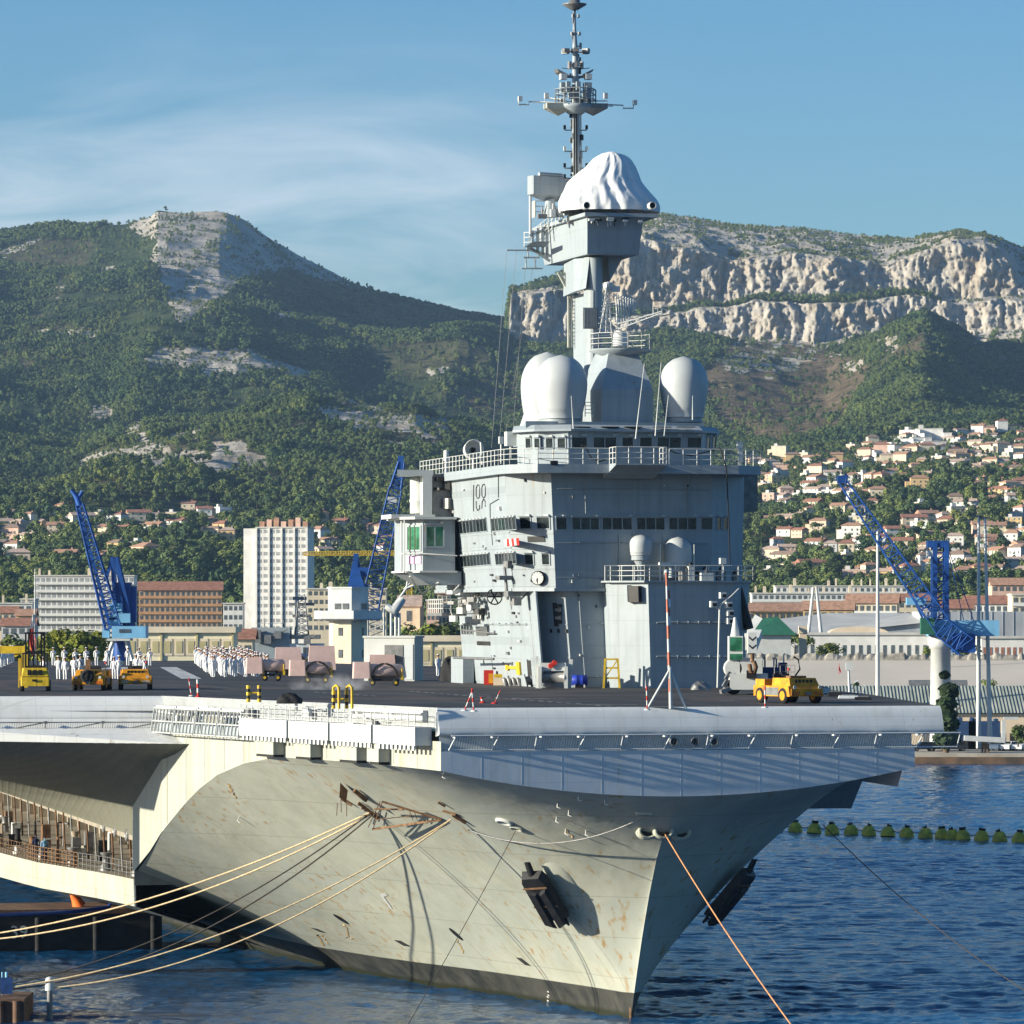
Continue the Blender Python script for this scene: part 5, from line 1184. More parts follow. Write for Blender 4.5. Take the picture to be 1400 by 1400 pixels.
# search radar: deep flat box on a pedestal
mb=MB(); c=sv(752,252,vm+4); Mq=Matrix.Translation(c)@Matrix.Rotation(R(20),4,'Z')
mb.box(-1.6,-.25,-.8,1.75,.55,.55,0,Mq); mb.add([Mq@Vector(q) for q in ((-1.6,-.25,-.8),(1.75,-.25,-.8),(.7,.2,-1.2),(-.5,.2,-1.2),(-1.6,.55,-.8),(1.75,.55,-.8))],[(0,3,2,1),(4,5,2,3),(0,4,3),(1,2,5)])
mb.tube([Mq@Vector((-1,-.05,.68)),Mq@Vector((1.0,-.05,.68))],.16,8); mb.build('air_radar',M_grey,ISL)
mb=MB(); mb.lathe([(.5,-2.4),(.42,-1.8),(.35,-1.1)],12,M=Matrix.Translation(c)); 
for k in range(5): mb.tube([c+Vector((-.6+k*.3,-.2,-2.4)),c+Vector((-.2+k*.1,-.2,-1.2))],.05,4)
mb.build('radar_pedestal',M_grey,ISL)
mb=MB(); mb.tube([sv(725,320,vm+7),sv(725,262,vm+7)],[.10,.10],6); mb.build('platform_post',M_white,ISL)
# ------------------------------------------------------------------ the dome under its white canvas cover
c=sv(833,290,vm+1.5); rows=[]; rx=(sv(895,290,vm+1.5).x-c.x); HT=sv(833,208,vm+1.5).z-c.z
nA=72
prof=[(0,0,1.0),(.12,.0,1.02),(.22,-.02,.97),(.34,-.05,.87),(.48,-.10,.78),(.60,-.04,.66),(.72,.02,.56),(.84,.06,.46),(.93,.06,.34),(.985,.04,.18),(1.0,.02,.02)]
for h,off,rr in prof:
    row=[]
    for k in range(nA+1):
        t=2*math.pi*(k%nA)/nA
        fold=.035*math.sin(t*9+h*3)*math.sin(h*3.1+.2)+.035*math.sin(t*17+h*6)+.02*math.sin(t*31-h*11)*(h>.05)
        drape=(.09 if h<.3 else .03)*max(0,math.sin(t*5+1.3))
        r_=rr*(1+fold+drape*.5); r_*=(1+.12*math.cos(2*t+.3)*(1-h))
        zz=HT*(h+.012*math.sin(t*7)*h*(1-h)*4)
        row.append((c.x+rx*(r_*math.cos(t)*.95+off),c.y+rx*r_*math.sin(t)*.85,c.z+zz))
    rows.append(row)
# straight ridge seams break the roundness
mb=MB(); mb.grid(rows); o=mb.build('canvas_cover',mat('canvas',(.72,.73,.74),.9,.06,1.5,streak=((.50,.49,.45),1.5,.62,.5)),ISL)
md=o.modifiers.new('s','SUBSURF'); md.levels=md.render_levels=2
tx=bpy.data.textures.new('folds','CLOUDS'); tx.noise_scale=.7; dm=o.modifiers.new('d','DISPLACE'); dm.texture=tx; dm.strength=.12; dm.mid_level=.5
tx=bpy.data.textures.new('creases','CLOUDS'); tx.noise_scale=.4; dm=o.modifiers.new('d2','DISPLACE'); dm.texture=tx; dm.strength=.03; dm.mid_level=.5
# ------------------------------------------------------------------ pole mast and its gear
mv=vm+3
def mp(px,py,v=mv): return sv(px,py,v)
mb=MB(); mb.tube([mp(788,252),mp(787,150),mp(786.5,75),mp(785.5,40),mp(785.5,12)],[.33,.28,.22,.13,.09],12); mb.build('pole_mast',M_grey,ISL)
mb=MB()
for dx in (-1.5,2.5): mb.tube([mp(793+dx,235),mp(791+dx,150)],.05,4)
for k in range(24): mb.tube([mp(791.5,232-k*3.4),mp(795.5,232-k*3.4)],.03,4)
mb.build('mast_ladder',M_white,ISL)
mb=MB(); c=mp(785.5,7); mb.lathe([(.25,-.35),(.85,.0),(.9,.08),(.4,.16),(.38,.5),(.1,.6)],18,M=Matrix.Translation(c)); mb.build('tacan_dome',M_steel,ISL)
def ringset(py,rad,n,mats,box,name,arm=.04,z=0):
    c=mp(787,py)
    for k in range(n):
        t=2*math.pi*(k+.3)/n; d=Vector((math.cos(t),math.sin(t),0)); mb=MB(); mb.tube([c+d*.1,c+d*rad],arm,4); p=c+d*rad; mb.cbox((p.x,p.y,p.z+z),box,1 if len(mats)>1 else 0,rz=t); mb.build(name,mats,ISL)
ringset(22,.28,4,[M_steel],(.12,.12,.2),'aerial_element'); ringset(46,.38,4,[M_steel],(.14,.14,.2),'aerial_element'); ringset(71,.85,6,[M_steel],(.45,.4,.28),'aerial_box',z=.05); ringset(89,.5,6,[M_steel],(.2,.2,.45),'aerial_element')
for s,x in ((-1,762),(1,812)):
    mb=MB(); c=mp(787,106); mb.tube([c,mp(x+ -s*8,104)],.10,5); A_=[mp(x,94),mp(x-s*2,98),mp(x-s*16,106),mp(x-s*14,101)]; B_=[q+Vector((0,1.1,0)) for q in A_]; mb.add(A_+B_,[(0,1,2,3),(7,6,5,4),(0,4,5,1),(1,5,6,2),(2,6,7,3),(3,7,4,0)]); mb.cbox(tuple(mp(x-s*7+(-1 if s<0 else 1)*-1,105)),(.45,.6,.4),1); mb.tube([mp(787,95),mp(x-s*6,93)],.03,4); mb.build('aerial_panel',[M_steel,M_white],ISL)
# cross-trees platform
c=mp(787,143); mb=MB(); mb.lathe([(.5,-.7),(1.15,-.25),(1.2,.0),(.3,.05)],12,M=Matrix.Translation(c)); mb.build('crosstree_platform',M_grey,ISL)
mb=railing(MB(),[(c.x+1.5*math.cos(t),c.y+1.3*math.sin(t),c.z) for t in np.linspace(0,2*math.pi,9)],1.1,.8,3,.045); mb.build('railing',M_grey,ISL)
for s in (-1,1):
    mb=MB(); a=mp(787+s*24,152); mb.cbox((a.x,a.y,a.z+.35),(1.9,1.1,.35),rz=0); mb.add([(a.x-.95,a.y-.55,a.z+.17),(a.x+.95,a.y-.55,a.z+.17),(a.x+.95,a.y+.55,a.z+.17),(a.x-.95,a.y+.55,a.z+.17),(a.x,a.y,a.z-.35)],[(0,1,4),(1,2,4),(2,3,4),(3,0,4)]); mb.build('aerial_panel',M_beige if s<0 else M_steel,ISL)
    mb=MB(); p=mp(787+s*16,124); mb.cbox((p.x,p.y,p.z+.2),(.55,.55,.75)); mb.tube([p,p-Vector((0,0,1.0))],.08,5); mb.build('aerial_box',M_grey,ISL)
    mb=MB(); x2=787+s*(78 if s<0 else 79); yb=137 if s<0 else 142
    mb.tube([mp(787+s*10,141),mp(x2-s*14,yb+2),mp(x2-s*14,yb+6),mp(x2,yb+6),mp(x2,yb)],.055,5); mb.cbox(tuple(mp(x2+2,yb-2)),(.28,.28,.35),1)
    mb.tube([mp(787+s*12,138,mv+1),mp(x2-s*36,yb-4,mv+1.5),mp(x2-s*36,yb+3,mv+1.5),mp(x2-s*28,yb+3,mv+1.5)],.05,5); mb.cbox(tuple(mp(x2-s*38,131,mv+1.5)),(.28,.28,.4),1); mb.build('yard_arm',[M_white,M_white],ISL)
for py in (178,207,230,245):
    for s in (-1,1):
        mb=MB(); mb.tube([mp(787,py),mp(787+s*15,py),mp(787+s*15,py-4)],.045,4); mb.cbox(tuple(mp(787+s*15,py-4)),(.16,.16,.3),1); mb.build('aerial_element',[M_steel,M_white if py==207 else M_dark],ISL)
rg=random.Random(2)
for k in range(14):
    mb=MB(); p=mp(787+rg.uniform(-6,6),rg.uniform(120,245)); mb.cbox(tuple(p),(.3,.5,rg.uniform(.25,.6)),rz=rg.uniform(0,3)); mb.build('mast_fitting',[M_steel if k%2 else M_dark],ISL)
for k in range(16):
    t=rg.uniform(0,6.28); c2=mp(787,rg.uniform(118,143)); mb=MB(); mb.cbox((c2.x+1.0*math.cos(t),c2.y+.9*math.sin(t),c2.z),(.3,.3,rg.uniform(.3,.8))); mb.build('mast_fitting',[M_steel if k%2 else M_grey],ISL)
for k in range(34):                            # dense small aerials, brackets and cable clips up the pole
    y=16+k*6.8; s=rg.choice((-1,1)); l=rg.uniform(2.5,7.5) if y>60 else rg.uniform(1.5,4); mb=MB(); mb.tube([mp(787,y),mp(787+s*l,y+rg.uniform(-1,1))],.04,4); mb.cbox(tuple(mp(787+s*l,y-1)),(.14,.2,rg.uniform(.15,.5))); mb.build('aerial_element',M_steel if k%3 else M_dark,ISL)
for k in range(4):
    mb=MB(); dx=(-2.2,-1.2,1.6,2.6)[k]; mb.tube([mp(787+dx,248,mv-.4),mp(786.5+dx*.8,118,mv-.3)],.05,4); mb.build('cable_run',M_steel if k%2 else M_dark,ISL)
# stays from the yard
for x0,y0,x1,y1 in ((693,342,672,612),(706,343,683,600),(718,368,700,610),(728,368,690,600)):
    mb=MB(); mb.tube([sv(x0,y0,vm+8),sv(x1,y1,vm+4)],.014,4); mb.build('stay_wire',M_steel,ISL)
# ------------------------------------------------------------------ flying-control cab on the port quarter of the island
vc=84
def cu_(px,v=vc,py=760): return sv(px,py,v).x
za,zb=zpy(781,vc),zpy(711,vc)
cab=[(cu_(578),vc),(cu_(622),vc),(cu_(622)+1.5,vc+6),(cu_(578),vc+6),(cu_(551,vc+2.5),vc+5.5),(cu_(551,vc+2.0),vc+1.6)]
mb=MB(); mb.prism(cab,za,zb); 
bt=[(p[0]+(p[0]<cu_(600))*1.6,p[1]) for p in cab]
mb.prism([(cu_(590),vc+.3),(cu_(632),vc+.3),(cu_(632),vc+6),(cu_(590),vc+6)],zpy(800,vc),za-.02,[(cu_(556),vc+.3),(cu_(632),vc+.3),(cu_(632),vc+6),(cu_(556),vc+6)]); mb.build('control_cab',M_grey,ISL)
Fc=Face(V3(cab[0],za),V3(cab[1],za),V3(cab[1],zb),V3(cab[0],zb)); Fp=Face(V3(cab[5],za),V3(cab[0],za),V3(cab[0],zb),V3(cab[5],zb))
window(Fc,581,608,718,749,2,glass=M_tint,fw=.12); window(Fp,556,576,718,754,1,visor=False,glass=M_tint,fw=.12)
mb=MB(); Fp.pbox(mb,557,576,760,771,0,.06); mb.build('panel',mat('mauve_panel',(.55,.35,.50),.5,.1,2),ISL)
mb=MB(); mb.prism([(p[0]+(-.3 if p[0]<cu_(600) else .1),p[1]-.3) for p in cab],za-.12,za+.02); mb.build('deck_plate',M_white,ISL)
mb=MB(); mb.prism([(p[0]+(-.7 if p[0]<cu_(600) else .0),p[1]-.5) for p in cab],zb,zb+.18); mb.build('cab_roof',M_white,ISL)
mb=MB(); mb.tube([sv(549,711,vc+1),sv(549,782,vc+1)],.07,5); mb.tube([sv(553,711,vc+.6),sv(553,782,vc+.6)],.05,5); mb.tube([sv(549,757,vc+.8),sv(580,757,vc-.3),sv(625,760,vc-.3)],.06,5); mb.tube([sv(560,788,vc),sv(577,812,vc+2),sv(600,796,vc)],.07,5); mb.build('cab_frame',M_white,ISL)
# landing-aid gantry over it: white drum between two brackets
mb=MB(); p=sv(572,702,vc+3); mb.lathe([(.62,0),(.62,.8),(.66,.85),(.66,1.0),(.62,1.05),(.62,2.55),(.3,2.6),(.3,3.0)],18,M=Matrix.Translation(p)); mb.lathe([(.2,-.4),(.2,0)],8,M=Matrix.Translation(p)); mb.build('landing_aid_drum',M_white,ISL)
mb=MB(); A_=sv(549,644,vc+3); mb.prism([(cu_(549),vc+1.5),(cu_(598),vc+1.5),(cu_(598),vc+4.2),(cu_(549)+.6,vc+4.2)],zpy(651,vc),zpy(643,vc)); mb.prism([(cu_(584),vc+1.5),(cu_(597),vc+1.5),(cu_(597),vc+4),(cu_(584),vc+4)],zpy(709,vc),zpy(651,vc)); mb.prism([(cu_(538),vc+.8),(cu_(598),vc+.8),(cu_(598),vc+4.4),(cu_(538),vc+4.4)],zpy(709.6,vc),zpy(704,vc)); mb.build('landing_aid_frame',M_white,ISL)
mb=MB(); mb.prism([(cu_(600),vc+2),(cu_(626),vc+2),(cu_(626),vc+7),(cu_(600),vc+7)],zpy(712,vc),zpy(648,vc)); mb.build('gantry_support',M_steel,ISL)
rg=random.Random(5)
for k in range(10):
    mb=MB(); p=sv(rg.uniform(598,620),rg.uniform(655,700),vc+1.7); mb.cbox(tuple(p),(rg.uniform(.2,.6),.5,rg.uniform(.2,.8)),rz=rg.uniform(0,1)); mb.build('equipment_box',M_dark if k%2 else M_steel,ISL)
# cluttered side gallery below the cab
mb=MB(); mb.prism([(cu_(608),vc+1),(cu_(642),vc+1),(cu_(642),vc+6),(cu_(608),vc+6)],zpy(842,vc),zpy(838,vc)); mb.build('deck_plate',M_steel,ISL)
mb=railing(MB(),[(cu_(610),vc+6,zpy(838,vc)),(cu_(610),vc+1,zpy(838,vc)),(cu_(642),vc+1,zpy(838,vc))],1.0,.7,3,.04); mb.build('railing',M_white,ISL)
for k in range(26):
    mb=MB(); p=sv(rg.uniform(618,672),rg.uniform(808,848),vc+rg.uniform(-2,4)); s=rg.uniform(.25,.8); mb.cbox(tuple(p),(s,.5,rg.uniform(.2,.6)),k%2,rz=rg.uniform(0,1)); mb.tube([p,p+Vector((rg.uniform(-.6,.6),0,rg.uniform(-.6,.6)))],.05,5,k%2); mb.build('equipment_box',[M_white if k%3 else M_dark,M_steel],ISL)
mb=MB(); p=sv(676,816,75); Mq=Matrix.Translation(p)@Matrix.Rotation(R(80),4,'X'); mb.lathe([(.55,-.1),(.6,.0),(.55,.1),(.5,0),(.55,-.1)],16,M=Mq,cap=False)
for k in range(6): mb.tube([p,p+Vector((.5*math.cos(k*1.047),0,.5*math.sin(k*1.047)))],.05,4)
mb.build('cable_reel',M_dark,ISL)
mb=MB()                                             # loudspeaker and lamp bracket on the corner
for x,y,a,b in ((690,790,1.2,.3),(698,772,.8,.5),(700,812,1.0,.4),(705,822,.6,.6)):
    p=sv(x,y,69); mb.cbox(tuple(p),(a,.6,b),rz=.3)
mb.tube([sv(690,775,69),sv(694,820,69)],.12,5); mb.tube([sv(708,824,69),sv(722,810,69)],.06,5); mb.build('aerial_bracket',M_steel,ISL)
mb=MB(); mb.tube([sv(630,861,86),sv(676,866,80)],.06,5); mb.tube([sv(620,899,86),sv(675,901,76)],.10,5); mb.build('awning_rail',M_steel,ISL)
mb=MB(); mb.prism([(upx(633,88),88),(upx(648,88),88),(upx(648,88),92),(upx(633,88),92)],z0,zpy(898,88)); mb.build('side_locker',M_grey,ISL)
# ------------------------------------------------------------------ houses
WALLS={'white':(.74,.72,.68),'cream':(.70,.60,.44),'pink':(.66,.44,.34),'ochre':(.62,.43,.22),'pale grey':(.55,.55,.54),'sandy':(.66,.54,.40)}
ROOFS={'orange':(.44,.25,.165),'red':(.35,.165,.11),'brown':(.29,.20,.15),'pinkish':(.52,.38,.30)}
WM={k:mat('wall_'+k.replace(' ','_'),v,.9,.12,.35) for k,v in WALLS.items()}
def roofmat(k,v):
    m=mat('tiles_'+k,v,.9,.28,.9); return m
RM={k:roofmat(k,v) for k,v in ROOFS.items()}; RM['flat']=mat('flat_roof',(.55,.53,.49),.9,.12,.4)
M_shut=mat('shutter',(.10,.12,.13),.8,.3,1.0)
M_shutg=mat('shutter_green',(.12,.20,.16),.8,.3,1.0)
_hc={}
def house_meshes(kind,wall,roof):
    key=(kind,wall,roof)
    if key in _hc: return _hc[key]
    w_,d_,h_={0:(11,8,5.2),1:(9,8,6.2),2:(14,9,5.0),3:(12,9,6.8),4:(10,10,3.6)}[kind]
    wb=MB(); wb.box(-w_/2,-d_/2,-4,w_/2,d_/2,h_)
    parts=[]
    if kind==2: wb.box(w_/2-.0,-d_/2-2.0,-4,w_/2+4.5,d_/2-1.5,h_-2.1)
    if kind==3: wb.box(-w_/2-3.4,-d_/2+1,-4,-w_/2+.0,d_/2-1,h_-2.6); 
    rb=MB(); o=.55; zr=h_+.02; rh=1.9
    def gable(x0,x1,y0,y1,z,h,hip):
        xm=(y1-y0)/2*.75 if hip else 0
        v=[(x0-o,y0-o,z),(x1+o,y0-o,z),(x1+o,y1+o,z),(x0-o,y1+o,z),(x0-o+xm,(y0+y1)/2,z+h),(x1+o-xm,(y0+y1)/2,z+h)]
        v+=[(x0-o,y0-o,z-.18),(x1+o,y0-o,z-.18),(x1+o,y1+o,z-.18),(x0-o,y1+o,z-.18)]
        rb.add(v,[(0,1,5,4),(2,3,4,5),(1,2,5),(3,0,4),(6,9,8,7),(6,7,1,0),(7,8,2,1),(8,9,3,2),(9,6,0,3)])
        if not hip: wb.add([(x0,y0,z),(x0,y1,z),(x0,(y0+y1)/2,z+h-.1),(x1,y0,z),(x1,y1,z),(x1,(y0+y1)/2,z+h-.1)],[(0,2,1),(3,4,5)])
    if roof=='flat':
        rb.box(-w_/2-.15,-d_/2-.15,h_,w_/2+.15,d_/2+.15,h_+.45); rb.box(-w_/2+1.5,-1,h_+.45,-w_/2+4,2.4,h_+2.4)
    else:
        gable(-w_/2,w_/2,-d_/2,d_/2,zr,rh,kind in(1,3))
        rb.box(w_*.2,.6,zr+.8,w_*.2+.7,1.4,zr+rh+.9)
    if kind==2: rb.box(w_/2+.0,-d_/2-2.2,h_-2.08,w_/2+4.8,d_/2-1.4,h_-1.85)
    if kind==3: rb.box(-w_/2-3.6,-d_/2+.9,h_-2.58,-w_/2-.02,d_/2-.9,h_-2.3)
    wins=[]
    nf=2 if h_>4.5 else 1
    for f in range(nf):
        for x in ((-.3,.05,.33) if w_>10 else (-.25,.25)):
            m=MB(); zz=.9+f*2.6; m.box(x*w_-.55,-d_/2-.06,zz,x*w_+.55,-d_/2+.02,zz+1.35); wins.append(m)
    m=MB(); m.box(-w_/2-.06,-1,1.2+2.5*(nf-1),-w_/2+.02,.2,2.5+2.5*(nf-1)); wins.append(m)
    r=(wb.mesh('wall',WM[wall]),rb.mesh('roof',RM[roof]),[m.mesh('window',M_shut if kind%2 else M_shutg) for m in wins])
    _hc[key]=r; return r
def place_words(x,y,zn):
    if zn=='right':
        v='top edge' if y<618 else 'upper slope' if y<650 else 'middle slope' if y<690 else 'lower slope' if y<735 else 'slope foot'
        if x<1090: h='beside the ship superstructure'
        elif x<1160: h='left of the blue crane jib'
        elif x<1215: h='above the blue crane jib' if y<730 else 'left of the single light pole'
        elif x<1275: h='above the crane mast'
        elif x<1335: h='between crane mast and twin poles'
        else: h='right of the twin light poles'
        return f'{h}, {v}'
    if zn=='left':
        v='upper row' if y<718 else 'second row' if y<735 else 'lowest row'
        h='at the left margin' if x<60 else 'behind the crane boom' if x<150 else 'above the brown flats' if x<255 else 'next to the tower block'
        return f'{h}, {v}'
    return ('above the horizontal yellow jib' if y<755 else 'below the control cab')+(', near the tower block' if x<480 else ', near the blue lattice jib' if x<550 else ', near the island')
rg=random.Random(31); LABN={}
FEAT=['small','long','tall','low','broad','narrow','two-storey','square']
for x,y,zn,bg_,g in HSP:
    kind=rg.choice([0,0,1,1,2,2,3,3,4]); wall=rg.choices(list(WALLS),[5,4,3,1.5,1.5,3])[0]; roof=rg.choices(['orange','red','brown','pinkish','flat'],[4,2,1.5,3,2])[0]
    if bg_==1.5: kind,wall,roof=2,'white','flat'
    wm,rm,wins=house_meshes(kind,wall,roof)
    word={0:'long',1:'tall',2:'stepped',3:'two-storey',4:'low square'}[kind]
    rf='flat roof' if roof=='flat' else f'{roof} roof'
    lab=f'{word} {wall} house, {rf}, {place_words(x,y,zn)}'
    s=bg_*rg.uniform(.68,1.0)
    t=thing('house',lab,'house',(g.x,g.y,g.z),rg.gauss(R(-12),.45),'houses on the '+zn+' slope'); t.scale=(s,s,s)
    for nm,me_ in [('wall',wm),('roof',rm)]+([('window',w_) for w_ in wins] if y>655 else []):
        o=bpy.data.objects.new(nm,me_); COL.objects.link(o); o.parent=t
# ------------------------------------------------------------------ larger buildings of the port and the town
def block(name,label,cat,px0,px1,ptop,Y,depth,walls,floors,bays,sill=.32,head=.8,fill=.62,zbase=1.5,rz=0,band=None,roof='flat',side=0,winmat=None,skipends=0,floor0=None,balcony=None,group=None):
    W=(px1-px0)*Y/F; top=at(px0,ptop,Y).z; X0=(px0-HX)*Y/F
    t=thing(name,label,cat,(X0+W/2,Y,zbase),rz,group); H_=top-zbase
    b=MB(); b.box(-W/2,0,0,W/2,depth,H_); 
    b.build('wall',walls,t)
    fh=(floor0 or H_/floors); nwin=0; rest=MB()
    for f in range(floors):
        z=H_-(f+1)*fh
        if z<-.5: break
        for k in range(bays):
            x0=-W/2+W*(k+.5-fill/2)/bays; x1=-W/2+W*(k+.5+fill/2)/bays
            m=MB(); m.box(x0,-.06,z+fh*sill,x1,.05,z+fh*head); 
            if nwin<98: m.build('window',winmat or M_shut,t)
            else: rest.v and None; rest.box(x0,-.06,z+fh*sill,x1,.05,z+fh*head)
            nwin+=1
        for k in range(side):
            y0=depth*(k+.3)/side; m=MB(); m.box(-W/2-.06,y0,z+fh*sill,-W/2+.05,y0+depth*.4/side,z+fh*head)
            if nwin<98: m.build('window',winmat or M_shut,t)
            nwin+=1
        if band:
            m=MB(); m.box(-W/2-.1,-(balcony or .25),z-.12,W/2+.1,-.002,z+fh*.30); m.build('balcony',band,t)
    if rest.v: o=rest.build('window',winmat or M_shut,t); o['kind']='stuff'
    r=MB()
    if roof=='flat': r.box(-W/2-.3,-.4,H_+.002,W/2+.3,depth+.3,H_+.5); r.build('roof',RM['flat'],t)
    elif roof=='chimneys':
        r.box(-W/2-.3,-.4,H_+.002,W/2+.3,depth+.3,H_+.5); r.build('roof',RM['flat'],t)
        rg=random.Random(int(px0)); n=int(W/3.2)
        for k in range(n):
            if rg.random()<.3: continue
            c=MB(); x=-W/2+W*(k+.5)/n+rg.uniform(-.5,.5); h=rg.uniform(1.2,2.8); w_=rg.uniform(.5,1.3); c.box(x-w_/2,1,H_+.5,x+w_/2,2.2,H_+.5+h); c.box(x-w_/2+.1,1.2,H_+.5+h,x+w_/2-.1,2,H_+h+.9); c.build('chimney',WM['cream'] if k%3 else WM['sandy'],t)
    elif roof in RM:
        h=depth*.22; v=[(-W/2-.6,-.6,H_),(W/2+.6,-.6,H_),(W/2+.6,depth+.6,H_),(-W/2-.6,depth+.6,H_),(-W/2-.6,depth/2,H_+h),(W/2+.6,depth/2,H_+h)]
        r.add(v,[(0,1,5,4),(2,3,4,5),(0,3,2,1)]); r.build('roof',RM[roof],t); g=MB(); g.add([(-W/2,0,H_),(-W/2,depth,H_),(-W/2,depth/2,H_+h*.92),(W/2,0,H_),(W/2,depth,H_),(W/2,depth/2,H_+h*.92)],[(0,2,1),(3,4,5)]); g.build('gable',walls,t)
    return t
M_bandw=mat('balcony_white',(.74,.73,.69),.8,.08,.5); M_bando=mat('balcony_orange',(.60,.33,.17),.8,.15,.5)
M_brown=mat('brown_render',(.52,.36,.24),.9,.15,.3); M_creamw=mat('cream_render',(.74,.67,.46),.9,.08,.15); M_panel=mat('olive_panel',(.48,.42,.22),.8,.15,.3)
M_win=mat('dull_window',(.10,.11,.12),.4,.4,.6); M_winl=mat('pale_window',(.32,.33,.33),.5,.35,.5)
block('apartment_block','long white apartment block with rows of balconies behind the left blue crane','apartments',47,183,788,1600,14,WM['white'],7,18,band=M_bandw,roof='chimneys',balcony=.9,floor0=2.75,winmat=M_winl,fill=.7)
block('apartment_block','brown apartment block with orange balcony bands beside the white balcony block','apartments',190,303,807,1560,14,M_brown,6,16,roof='red',floor0=2.7,band=M_bando,balcony=.35,fill=.5,rz=R(4))
t=block('tower_block','tall cream tower block standing alone behind the sailors','apartments',350,420,722,1650,16,WM['white'],15,8,roof='flat',floor0=2.68,fill=.72,winmat=M_winl,rz=R(-7))
for k in range(5):
    m=MB(); W=70*1650/F; x=-W/2+W*k/4; m.box(x-.35,-.5,0,x+.35,-.065,at(350,722,1650).z-1.5); m.build('pilaster',WM['white'],t)
m=MB(); m.box(-W/2-4.9,1,0,-W/2-.01,15,at(350,722,1650).z-1.6); m.build('end_wall',WM['white'],t)
for k in range(7):
    m=MB(); x=-W/2+W*(k+.5)/7; m.box(x-.9,4,at(350,722,1650).z-1,x+.9,8,at(350,722,1650).z+1.0+(k%3)*.7); m.build('chimney',WM['pink'] if k%2 else RM['orange'],t)
block('town_house','small white house with a slanting side wall left of the tower block','building',305,332,826,1500,10,WM['white'],3,4,roof='flat',floor0=3)
block('town_house','white flat roofed house at the left edge beside the long balcony block','building',-6,44,826,1450,12,WM['white'],3,5,roof='chimneys',floor0=3)
block('town_house','blue white gable house at the left edge with a tall chimney stack','building',28,48,820,1500,10,WM['pale grey'],3,2,roof='flat',floor0=3)
block('town_house','house with a red tiled roof at the left edge above the trees','building',-6,22,838,1300,9,WM['sandy'],2,3,roof='red',floor0=3)
block('town_house','yellow house with an orange roof below the white balcony block','building',22,46,842,1280,9,WM['ochre'],2,3,roof='orange',floor0=3)
block('town_house','grey wall house with a dark red roof behind the flag','building',2,46,856,1200,10,WM['pale grey'],2,4,roof='red',floor0=3)
block('apartment_block','low pale apartment building right of the tower block behind the white control tower','apartments',420,528,806,1500,14,WM['cream'],5,14,roof='chimneys',floor0=2.8)
t=block('chapel','small cream chapel with a gable and round arch under the control cab','church',545,574,829,1250,14,WM['cream'],1,1,roof='pinkish',floor0=6,fill=.25)
m=MB(); m.prism([(2.2+1.6*math.cos(a_),10+1.6*math.sin(a_)) for a_ in np.linspace(0,6.28,5)[:-1]],18,24); m.build('bell_tower',WM['sandy'],t)
block('town_house','pink stepped house with orange walls right of the small chapel','building',583,600,822,1240,10,WM['pink'],4,3,roof='flat',floor0=3)
block('town_house','tall sandy house next to the pink stepped house','building',598,616,812,1260,10,WM['sandy'],4,3,roof='orange',floor0=3)
# quayside workshop with big square panels
def shed(px0,px1,ptop,Y,label,n,pw):
    t=thing('workshop',label,'workshop',((px0-HX)*Y/F,Y,2.2)); s=Y/F; W=(px1-px0)*s; H_=at(0,ptop,Y).z-2.2
    m=MB(); m.box(0,0,0,W,14,H_); m.build('wall',M_creamw,t); m=MB(); m.box(-.5,-.6,H_+.002,W+.5,14.5,H_+.9); m.build('cornice',WM['cream'],t)
    for k in range(n):
        x=W*(k+.5)/n; w_=W/n*.33
        m=MB(); m.box(x-w_*1.25,-.14,H_-3.5,x+w_*1.25,-.002,H_-.9); m.build('panel_frame',WM['cream'],t)
        m=MB(); m.box(x-w_*.8,-.20,H_-3.1,x+w_*.8,-.141,H_-1.3); m.build('panel',M_panel,t)
        for j in (-.5,.5):
            m=MB(); m.box(x+j*w_-.2,-.1,H_-5.6,x+j*w_+.25,-.002,H_-4.6); m.build('window',M_win,t)
    for k in range(0,n+1,3):
        m=MB(); m.box(W*k/n-.15,-.25,0,W*k/n+.15,-.002,H_); m.build('downpipe',M_green if 0 else M_panel,t)
    return t
shed(172,318,865,700,'long cream workshop with square olive panels behind the sailors',9,0)
shed(540,640,877,720,'cream workshop end with tall panels left of the ship island',6,0)
block('shed','low shed with a dark red roof between workshop and grey naval ship','shed',318,345,874,760,8,WM['cream'],1,2,roof='red',floor0=5)
# control tower of the dock
t=thing('control_tower','white dock control tower with a windowed cab and wide balcony','tower',((476-HX)*620/F,620,2.2),R(-20)); s=620/F
hz=lambda py: at(0,py,620).z-2.2
oct_=lambda r: [(r*math.cos(R(45+90*k)),r*math.sin(R(45+90*k))) for k in range(4)]
def cham(r,c): 
    q=[]
    for k in range(4):
        a_=R(90*k); 
        for x,y in ((r,-r+c),(r,r-c)): q.append((x*math.cos(a_)-y*math.sin(a_),x*math.sin(a_)+y*math.cos(a_)))
    return q
m=MB(); m.prism(cham(2.25,.9),0,hz(848)); m.build('shaft',WM['cream'],t)
m=MB(); m.prism(cham(3.6,1.5),hz(848),hz(846),cham(4.0,1.6)); m.prism(cham(4.0,1.6),hz(846),hz(835)); m.build('balcony',M_white,t)
m=MB(); m.prism(cham(2.35,.9),hz(835),hz(805)); m.build('cab',M_white,t)
m=MB(); m.prism(cham(2.5,.95),hz(805),hz(802.5)); m.build('roof',M_white,t)
